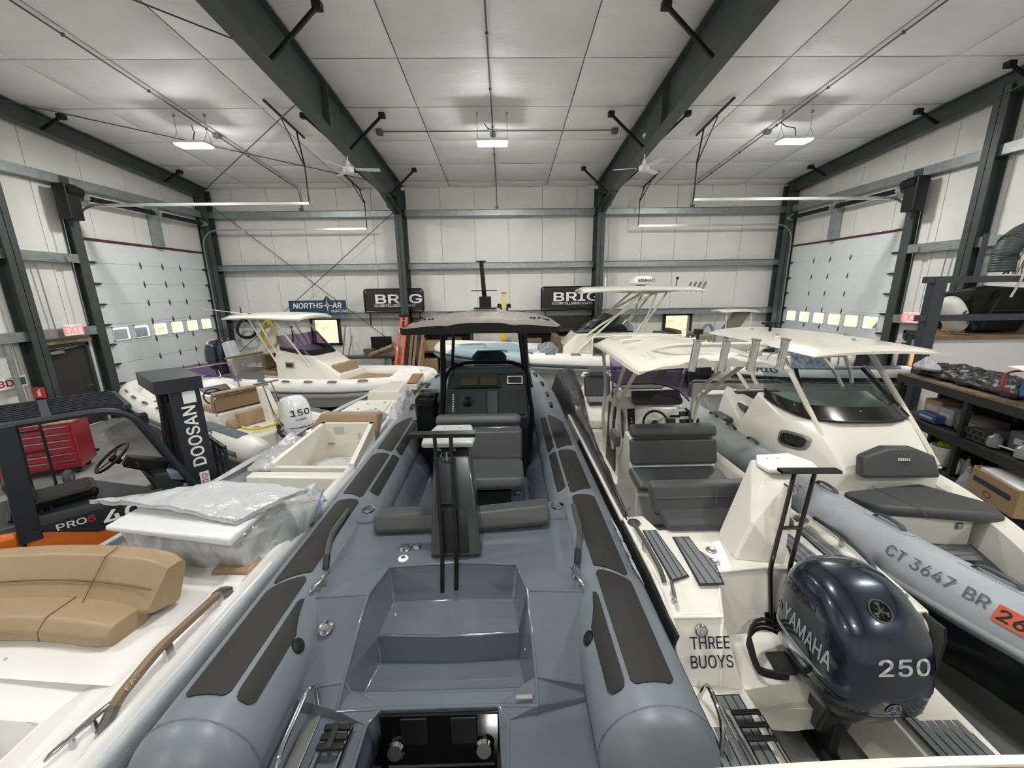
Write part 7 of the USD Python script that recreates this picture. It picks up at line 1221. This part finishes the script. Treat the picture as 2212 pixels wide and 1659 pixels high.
YL.part('post', MB().box((-.06,13.3,1.25),(.18,.16,2.5)), yp); YL.part('head_beam', MB().box((-.02,13.3,2.86),(.16,.22,.5)).box((-.02,13.3,3.12),(.3,.3,.03)), mat('pale_yellow_beam', (.58,.50,.22), .5)); YL.part('base', MB().box((-.06,13.3,.04),(.7,.9,.08)), yp)
for s in (-1, 1): YL.part('roller', MB().cyl((-.02+s*.16,13.2,2.68),(-.02+s*.16,13.4,2.68),.07).box((-.02+s*.10,13.3,2.62),(.06,.14,.2)), black)
YL.part('cross_pin', MB().cyl((-.25,13.3,2.62),(.22,13.3,2.62),.025), steel)
# ================================================================ RIGHT: OFFICE BLOCK, LOFT, BENCH
OB = struct('wall_office', MB().box((9.0,8.35-.0,1.12),(2.6,2.0,2.24)) if 0 else MB().prism([(7.66,7.16),(10.25,7.16),(10.25,7.28),(7.9,7.28),(9.55,8.6),(9.4,8.6)], (0,0,0), (1,0,0), (0,1,0), 2.2), mat('white_partition', (.70,.70,.68), .6), 'white partition wall under the loft at right', smooth=False)
LF = Thing('storage_loft', 'dark steel storage loft with rails over the white partition', 'loft', (8.8,7.6,2.2)); ply = mat('plywood', (.20,.135,.08), .7, var=.3, vscale=4)
LF.part('platform', MB().prism([(7.66,7.13),(10.27,7.13),(10.27,8.62),(9.38,8.62)], (0,0,2.21), (1,0,0), (0,1,0), .05), ply)
lf = mat('loft_blue_grey', (.035,.040,.050), .5)
for z in (3.27,2.60): LF.part('rail', MB().box((8.86,7.10,z),(2.85,.08,.11)), lf)
LF.part('post', MB().box((7.70,7.12,2.65),(.22,.14,1.3)), lf); LF.part('post', MB().box((10.1,7.12,2.75),(.16,.12,1.1)), lf); LF.part('post', MB().box((7.72,7.12,1.1),(.16,.12,2.2)), lf); LF.part('joist', MB().box((8.97,7.12,2.235),(2.6,.04,.07)), ply)
t = Thing('equipment_tub', 'large black tub on the storage loft', 'tub', (9.4,7.8,2.27)); t.part('tub', MB().hull([(x,y,z) for x,y,z in ((8.95,7.45,2.3),(9.9,7.45,2.3),(8.95,8.2,2.3),(9.9,8.2,2.3),(8.72,7.4,2.95),(10.1,7.4,2.95),(8.72,8.3,2.98),(10.1,8.3,2.98),(8.74,7.4,3.12),(8.9,7.4,3.16),(10.0,7.4,3.1))], .05), black); t.part('frame', MB().tube([(9.0,7.36,2.4),(9.2,7.34,3.05),(9.9,7.34,3.05)], .02, 6).tube([(9.1,7.35,2.7),(10.0,7.35,2.7)], .018, 6), rubber)
t = Thing('fender', 'white inflatable marine fender on the storage loft', 'fender', (8.5,7.35,2.3)); t.part('body', MB().lathe([(.19*math.cos(a)**.7 if abs(a)<1.56 else .005,.36*math.sin(a)) for a in np.linspace(-1.57,1.57,17)], (8.47,7.42,2.64), (.35,0,-.6)), white_pvc); t.part('lettering', MB().text('Marine', .10, (8.55,7.22,2.50), (.55,.0,-.55), (.5,0,.6), .003, True), ink)
def duct(P, r): b = MB(); Q = spline(P, 60); b.tube(Q, [r*(1+.05*(i%2)) for i in range(60)], 16); return b
t = Thing('duct_hose', 'dark flexible duct hose lying across the loft rail', 'hose', (9.3,7.4,3.3)); t.part('duct', duct([(9.12,7.38,3.40),(9.14,7.4,3.72),(9.34,7.45,4.0),(9.85,7.6,4.15)], .165), mat('grey_duct', (.05,.054,.06), .5)); t.part('end_collar', MB().cyl((9.22,7.43,3.88),(9.28,7.45,3.95),.178), black)
t = Thing('cable_tangle', 'tangle of pale rope and wire on the storage loft', 'rope', (9.2,7.3,3.3)); rg3 = np.random.default_rng(5)
for k in range(16):
    p = V3(9.15+rg3.uniform(0,.4),7.22+rg3.uniform(-.05,.25),3.36); t.part('strand', MB().tube(spline([p,p+V3(rg3.uniform(-.1,.2),-.02,rg3.uniform(.2,.5)),p+V3(rg3.uniform(.1,.4),.0,rg3.uniform(.4,.85)),p+V3(rg3.uniform(.2,.6),.02,rg3.uniform(.1,.6))],14), rg3.choice([.008,.012]), 5), mat('hemp_rope', (.28,.25,.20), .8) if k % 3 else black)
t = Thing('rope', 'pale rope end hanging over the loft rail', 'rope', (9.0,7.05,3.0)); t.part('strand', MB().tube(spline([(9.3,7.1,3.9),(9.1,7.02,3.35),(8.95,7.0,2.95)],10), .018, 6), mat('pale_rope', (.45,.43,.40), .8))
t = Thing('steel_post', 'thin dark post standing at the corner of the loft', 'post', (8.42,7.15,3.3)); t.part('rod', MB().box((8.42,7.16,3.68),(.07,.05,.72)).bar((8.42,7.16,3.68),(9.6,7.2,3.78),.03,.03), lf)
for i, (x, m) in enumerate(((9.0,wood),(9.3,blackpl),(10.1,cb_))): t = Thing('loft_item', ('short timber on the loft floor','black case on the loft floor','carton on the loft floor at the wall')[i], ('timber','case','box')[i], (x,7.9,2.27)); t.part('body', MB().rbox((x+.15*i*(i<2),8.40 if i else 7.75,2.38),(.35,.3,.24),.02), m)
# workbench and shelves, front edge leaning away to the right wall
ra_, rb_ = V3(6.52,4.2,0), V3(7.16,6.9,0); rd2 = nz(rb_-ra_); ryaw = math.atan2(-rd2[0], rd2[1]); SH = Thing('workbench', 'long dark steel workbench with two lower shelves along the right wall', 'workbench', tuple((ra_+rb_)/2)); sf = Frame(SH, ra_, ryaw); Ls = np.linalg.norm(rb_-ra_)
dk = mat('dark_bench_steel', (.018,.019,.021), .55)
for z in (1.62,.93,.30): sf.part('shelf', MB().box((.38,Ls/2,z-.02),(.74,Ls+.1,.04)), ply if z > 1.5 else mat('dark_ply', (.05,.04,.032), .7)); sf.part('front_beam', MB().box((.03,Ls/2,z-.07),(.06,Ls+.12,.13)), dk)
for y in (0,Ls/2,Ls):
    for x in (.05,.70): sf.part('upright', MB().box((x,y,.80),(.07,.07,1.6)), dk)
sf.part('rear_panel', MB().box((.75,Ls/2,.82),(.02,Ls,1.5)), dk)
for i in range(4): sf.part('bench_plank', MB().box((.38,Ls*(i+.5)/4,1.625),(.70,Ls/4-.02,.022)), ply)
t = Thing('folded_cover', 'folded black boat cover lying along the workbench', 'cover', tuple(sf.p((.4,1.8,1.64)))); w_ = wrinkled([(x,y,z) for x,y,z in ((.18,.9,1.65),(.66,.9,1.65),(.15,2.85,1.65),(.68,2.85,1.65),(.25,1.0,1.86),(.6,1.0,1.88),(.25,2.7,1.84),(.6,2.7,1.86),(.4,1.7,1.94))], .05, .10, 61).mesh(); t.part('cloth', MB().add(sf.p(w_[0]), w_[1]), blk_pvc, smooth=60)
t = Thing('plastic_bag', 'grey plastic bag on the far end of the workbench', 'bag', tuple(sf.p((.3,2.45,1.8)))); w_ = wrinkled([(x,y,z) for x,y,z in ((.0,2.25,1.76),(.25,2.25,1.76),(.02,2.6,1.76),(.25,2.6,1.8),(.1,2.4,2.0))], .05, .07, 63).mesh(); t.part('bag', MB().add(sf.p(w_[0]), w_[1]), mat('grey_bag', (.42,.42,.44), .25), smooth=60)
for i, (c, m, r) in enumerate((((.18,.55,1.80),mat('blue_hose', (.03,.14,.36), .4),.048),((.34,.50,1.82),mat('slate_hose', (.10,.12,.14), .45),.045),((.5,.50,1.82),mat('dark_hose', (.04,.045,.05), .5),.045))):
    t = Thing('hose', ('blue','slate grey','dark')[i]+' thick hose looped on the near end of the workbench', 'hose', tuple(sf.p(c)))
    for k in range(3): t.part('loop', MB().tube([sf.p((c[0]+.08*k*.6+.02*math.cos(a),c[1]+(.30+.03*k)*math.cos(a),c[2]+.02+(.19+.02*k)*math.sin(a))) for a in np.linspace(-.5,3.7,26)], r, 10), m)
t = Thing('white_board', 'white panel lying across the hoses on the workbench', 'panel', tuple(sf.p((.4,.5,2.08)))); t.part('panel', MB().add(*[(lambda m_: (sf.p(m_[0]), m_[1]))(MB().hull([(.0,.15,2.06),(.75,.05,2.10),(.05,1.0,2.09),(.72,1.0,2.13),(.0,.15,2.075),(.75,.05,2.115),(.05,1.0,2.105),(.72,1.0,2.145)]).mesh()[0:2])][0]), white, smooth=False)
t = Thing('hose', 'thin red hose hanging by the blue hose on the workbench', 'hose', tuple(sf.p((.1,.8,1.9)))); t.part('hose', MB().tube([sf.p(p) for p in spline([(.25,.95,2.05),(.06,.98,2.0),(.02,.95,1.85),(.1,.9,1.75)],12)], .014, 8), mat('red_hose', (.45,.03,.06), .4))
def boxthing(name, label, cat, p, d, m, z=0, yaw=0., bev=.01, extra=None):
    t = Thing(name, label, cat, tuple(sf.p(p))); f = Frame(t, sf.p(p), ryaw+yaw); f.part('body', MB().rbox((0,0,d[2]/2),d,bev), m)
    if extra: extra(t, f, d)
    return t
lbl = lambda t, f, d: f.part('label', MB().box((-d[0]/2-.002,0,d[2]*.55),(.003,d[1]*.7,d[2]*.3)), mat('pale_label', (.45,.44,.42), .6))
mg = mat('mid_grey_plastic', (.10,.10,.10), .6)
for i, (n, lab, cat, p, d, m) in enumerate((('carton','brown carton on the middle shelf at the far end','box',(.45,2.35,.96),(.3,.35,.30),cb_),('carton','pale printed box on the middle shelf, second from the far end','box',(.35,1.95,.96),(.28,.30,.26),mat('pale_carton',(.30,.29,.27),.7)),('carton','grey carton with a dark label on the middle shelf','box',(.38,1.52,.96),(.36,.42,.24),mat('grey_carton',(.15,.14,.14),.7)),('tool_case','dark tool case on the near part of the middle shelf','case',(.4,.6,.96),(.4,.55,.28),mg),
    ('hose_reel','blue plastic float on the middle shelf','float',(.14,2.1,.96),(.16,.38,.13),mat('blue_plastic',(.03,.09,.28),.45)),('battery','black battery on the lowest shelf','battery',(.45,1.6,.33),(.3,.3,.26),blackpl),('carton','dark bin at the back of the lowest shelf','bin',(.55,.9,.33),(.3,.5,.34),mg))): boxthing(n, lab, cat, p, d, m, extra=lbl)
for i in range(6):
    z, y = .96+.085*(i//3), 1.05+.10*(i%3)+.05*(i//3); t = Thing('square_tube', f'grey square tube on the middle shelf, {("bottom left","bottom middle","bottom right","top left","top middle","top right")[i]} of its stack', 'tube', tuple(sf.p((.3,y,z)))); f = Frame(t, sf.p((.05,y,z)), ryaw); a_ = .04
    f.part('tube', MB().box((.25,-a_,.04),(.5,.006,.08)).box((.25,a_,.04),(.5,.006,.08)).box((.25,0,.003),(.5,.08,.006)).box((.25,0,.077),(.5,.08,.006)), mat('grey_tube', (.11,.115,.12), .5))
t = Thing('tube_light', 'thin white rod lying on the middle shelf', 'rod', tuple(sf.p((.1,.4,1.0)))); t.part('rod', MB().cyl(sf.p((.08,.1,1.06)), sf.p((.12,.95,1.0)), .012), white)
for i, y in enumerate((.95,.55,.25)): t = Thing('plastic_jug', ('clear jug on the front of the middle shelf','clear bottle on the front of the middle shelf','clear bag of parts on the near end of the middle shelf')[i], 'jug', tuple(sf.p((.12,y,.96)))); f = Frame(t, sf.p((.12,y,.96)), ryaw); f.part('body', MB().lathe([(.001,0),(.075,.0),(.08,.03),(.075,.13),(.03,.17),(.028,.19)], (0,0,0)), mat('clear_plastic', (.30,.31,.32), .2)); f.part('cap', MB().cyl((0,0,.19),(0,0,.21),.032), mg)
# lowest shelf, near the aisle
BK = Thing('bucket', 'white bucket with a yellow green rag under the workbench', 'bucket', tuple(sf.p((.20,1.75,.33)))); f = Frame(BK, sf.p((.16,1.75,.33)), ryaw); f.part('pail', MB().lathe([(.001,0),(.13,0),(.155,.28),(.165,.29),(.165,.32),(.15,.32),(.135,.05),(.001,.04)], (0,0,0)), white); f.part('rag', MB().hull([(.1*math.cos(a),.1*math.sin(a),.30+.08*(a%2>1)) for a in np.linspace(0,6,9)]+[(0,0,.40)], .03), mat('lime_cloth', (.28,.42,.02), .8)); f.part('label', MB().box((-.15,-.02,.15),(.004,.1,.1)), mat('navy_label', (.02,.03,.12), .5))
for i, (y, h, m) in enumerate(((1.42,.26,white),(1.30,.30,mat('clear_plastic', (.30,.31,.32), .2)),(1.15,.28,mat('brown_bottle', (.15,.08,.04), .3)))): t = Thing('bottle', ('white spray bottle','tall clear bottle','brown bottle')[i]+' under the workbench by the cardboard box', 'bottle', tuple(sf.p((.14,y,.33)))); f = Frame(t, sf.p((.12+.05*i,y,.33)), ryaw); f.part('body', MB().lathe([(.001,0),(.055,0),(.06,.03),(.058,h*.6),(.02,h*.8),(.018,h)], (0,0,0)), m); f.part('cap', MB().cyl((0,0,h),(0,0,h+.04),.02), blackpl)
t = Thing('plastic_bag', 'clear crumpled plastic bag hanging off the lowest shelf', 'bag', tuple(sf.p((.0,1.05,.4)))); w_ = wrinkled([(x,y,z) for x,y,z in ((-.06,.9,.15),(.06,.9,.15),(-.08,1.15,.2),(.08,1.15,.2),(-.04,1.0,.62),(.06,1.1,.62))], .04, .07, 66).mesh(); t.part('bag', MB().add(sf.p(w_[0]), w_[1]), film, smooth=60)
CB = Thing('cardboard_box', 'open cardboard box of white paper under the workbench', 'box', tuple(sf.p((-.02,.40,.33)))); f = Frame(CB, sf.p((.06,.42,.33)), ryaw-.12)
for a, b, h in (((-.24,-.38),(-.24,.38),.36),((.24,-.38),(.24,.38),.40),((-.24,-.38),(.24,-.38),.38),((-.24,.38),(.24,.38),.38)): f.part('wall', MB().bar((*a,h/2),(*b,h/2),.012,h), cb_)
f.part('floor_flap', MB().box((0,0,.01),(.48,.76,.01)), cb_); f.part('printed_band', MB().box((-.248,.02,.22),(.004,.62,.07)), mat('navy_print', (.03,.035,.07), .7)); f.part('printed_mark', MB().tube([(-.249,.05+.06*math.cos(a),.10+.04*math.sin(a)) for a in np.linspace(0,2*np.pi,14,endpoint=False)], .007, 4, True), mat('brown_print', (.14,.09,.05), .8))
for i in range(5): f.part('paper_stack', MB().hull([(x,y,z) for x in (-.2,.2) for y,z in ((-.33,.26+.022*i),(0,.245+.022*i),(.33,.28+.022*i),(-.33,.275+.022*i),(.33,.295+.022*i))], .004), white)
t = Thing('broom', 'pinkish broom handle leaning over the cardboard box', 'broom', tuple(sf.p((.2,.1,.5)))); t.part('handle', MB().cyl(sf.p((.0,.15,.70)), sf.p((.15,-.55,1.45)), .022), mat('pink_handle', (.40,.30,.30), .5)); t.part('grip', MB().cyl(sf.p((.12,-.42,1.32)), sf.p((.15,-.55,1.45)), .026), blackpl)
# ================================================================ THE VIEWER'S OWN RAIL
RL = Thing('boat_gunwale', 'white and teak gunwale of the boat the viewer stands on', 'gunwale', (.75,.62,2.0)); G, G2, G3 = [], [], []
for x in np.linspace(-.35, 2.0, 24):
    c = .035*((x-1.0)/1.0)**2; y = .70-c; G.append([(x,y,2.06),(x,y+.005,2.085),(x,y-.005,2.10),(x,y-.024,2.10),(x,y-.026,2.092)]); G2.append([(x,y-.026,2.094),(x,y-.2,2.094),(x,y-.22,2.06)])
RL.part('white_edge', MB().grid(np.array(G), -.006), mat('cream_edge', (.76,.74,.66), .3), smooth=50); RL.part('teak_cap', MB().grid(np.array(G2), -.01), mat('varnished_teak', (.34,.19,.07), .35, var=.3, vscale=20, stretch=(.5,6,6)), smooth=50)
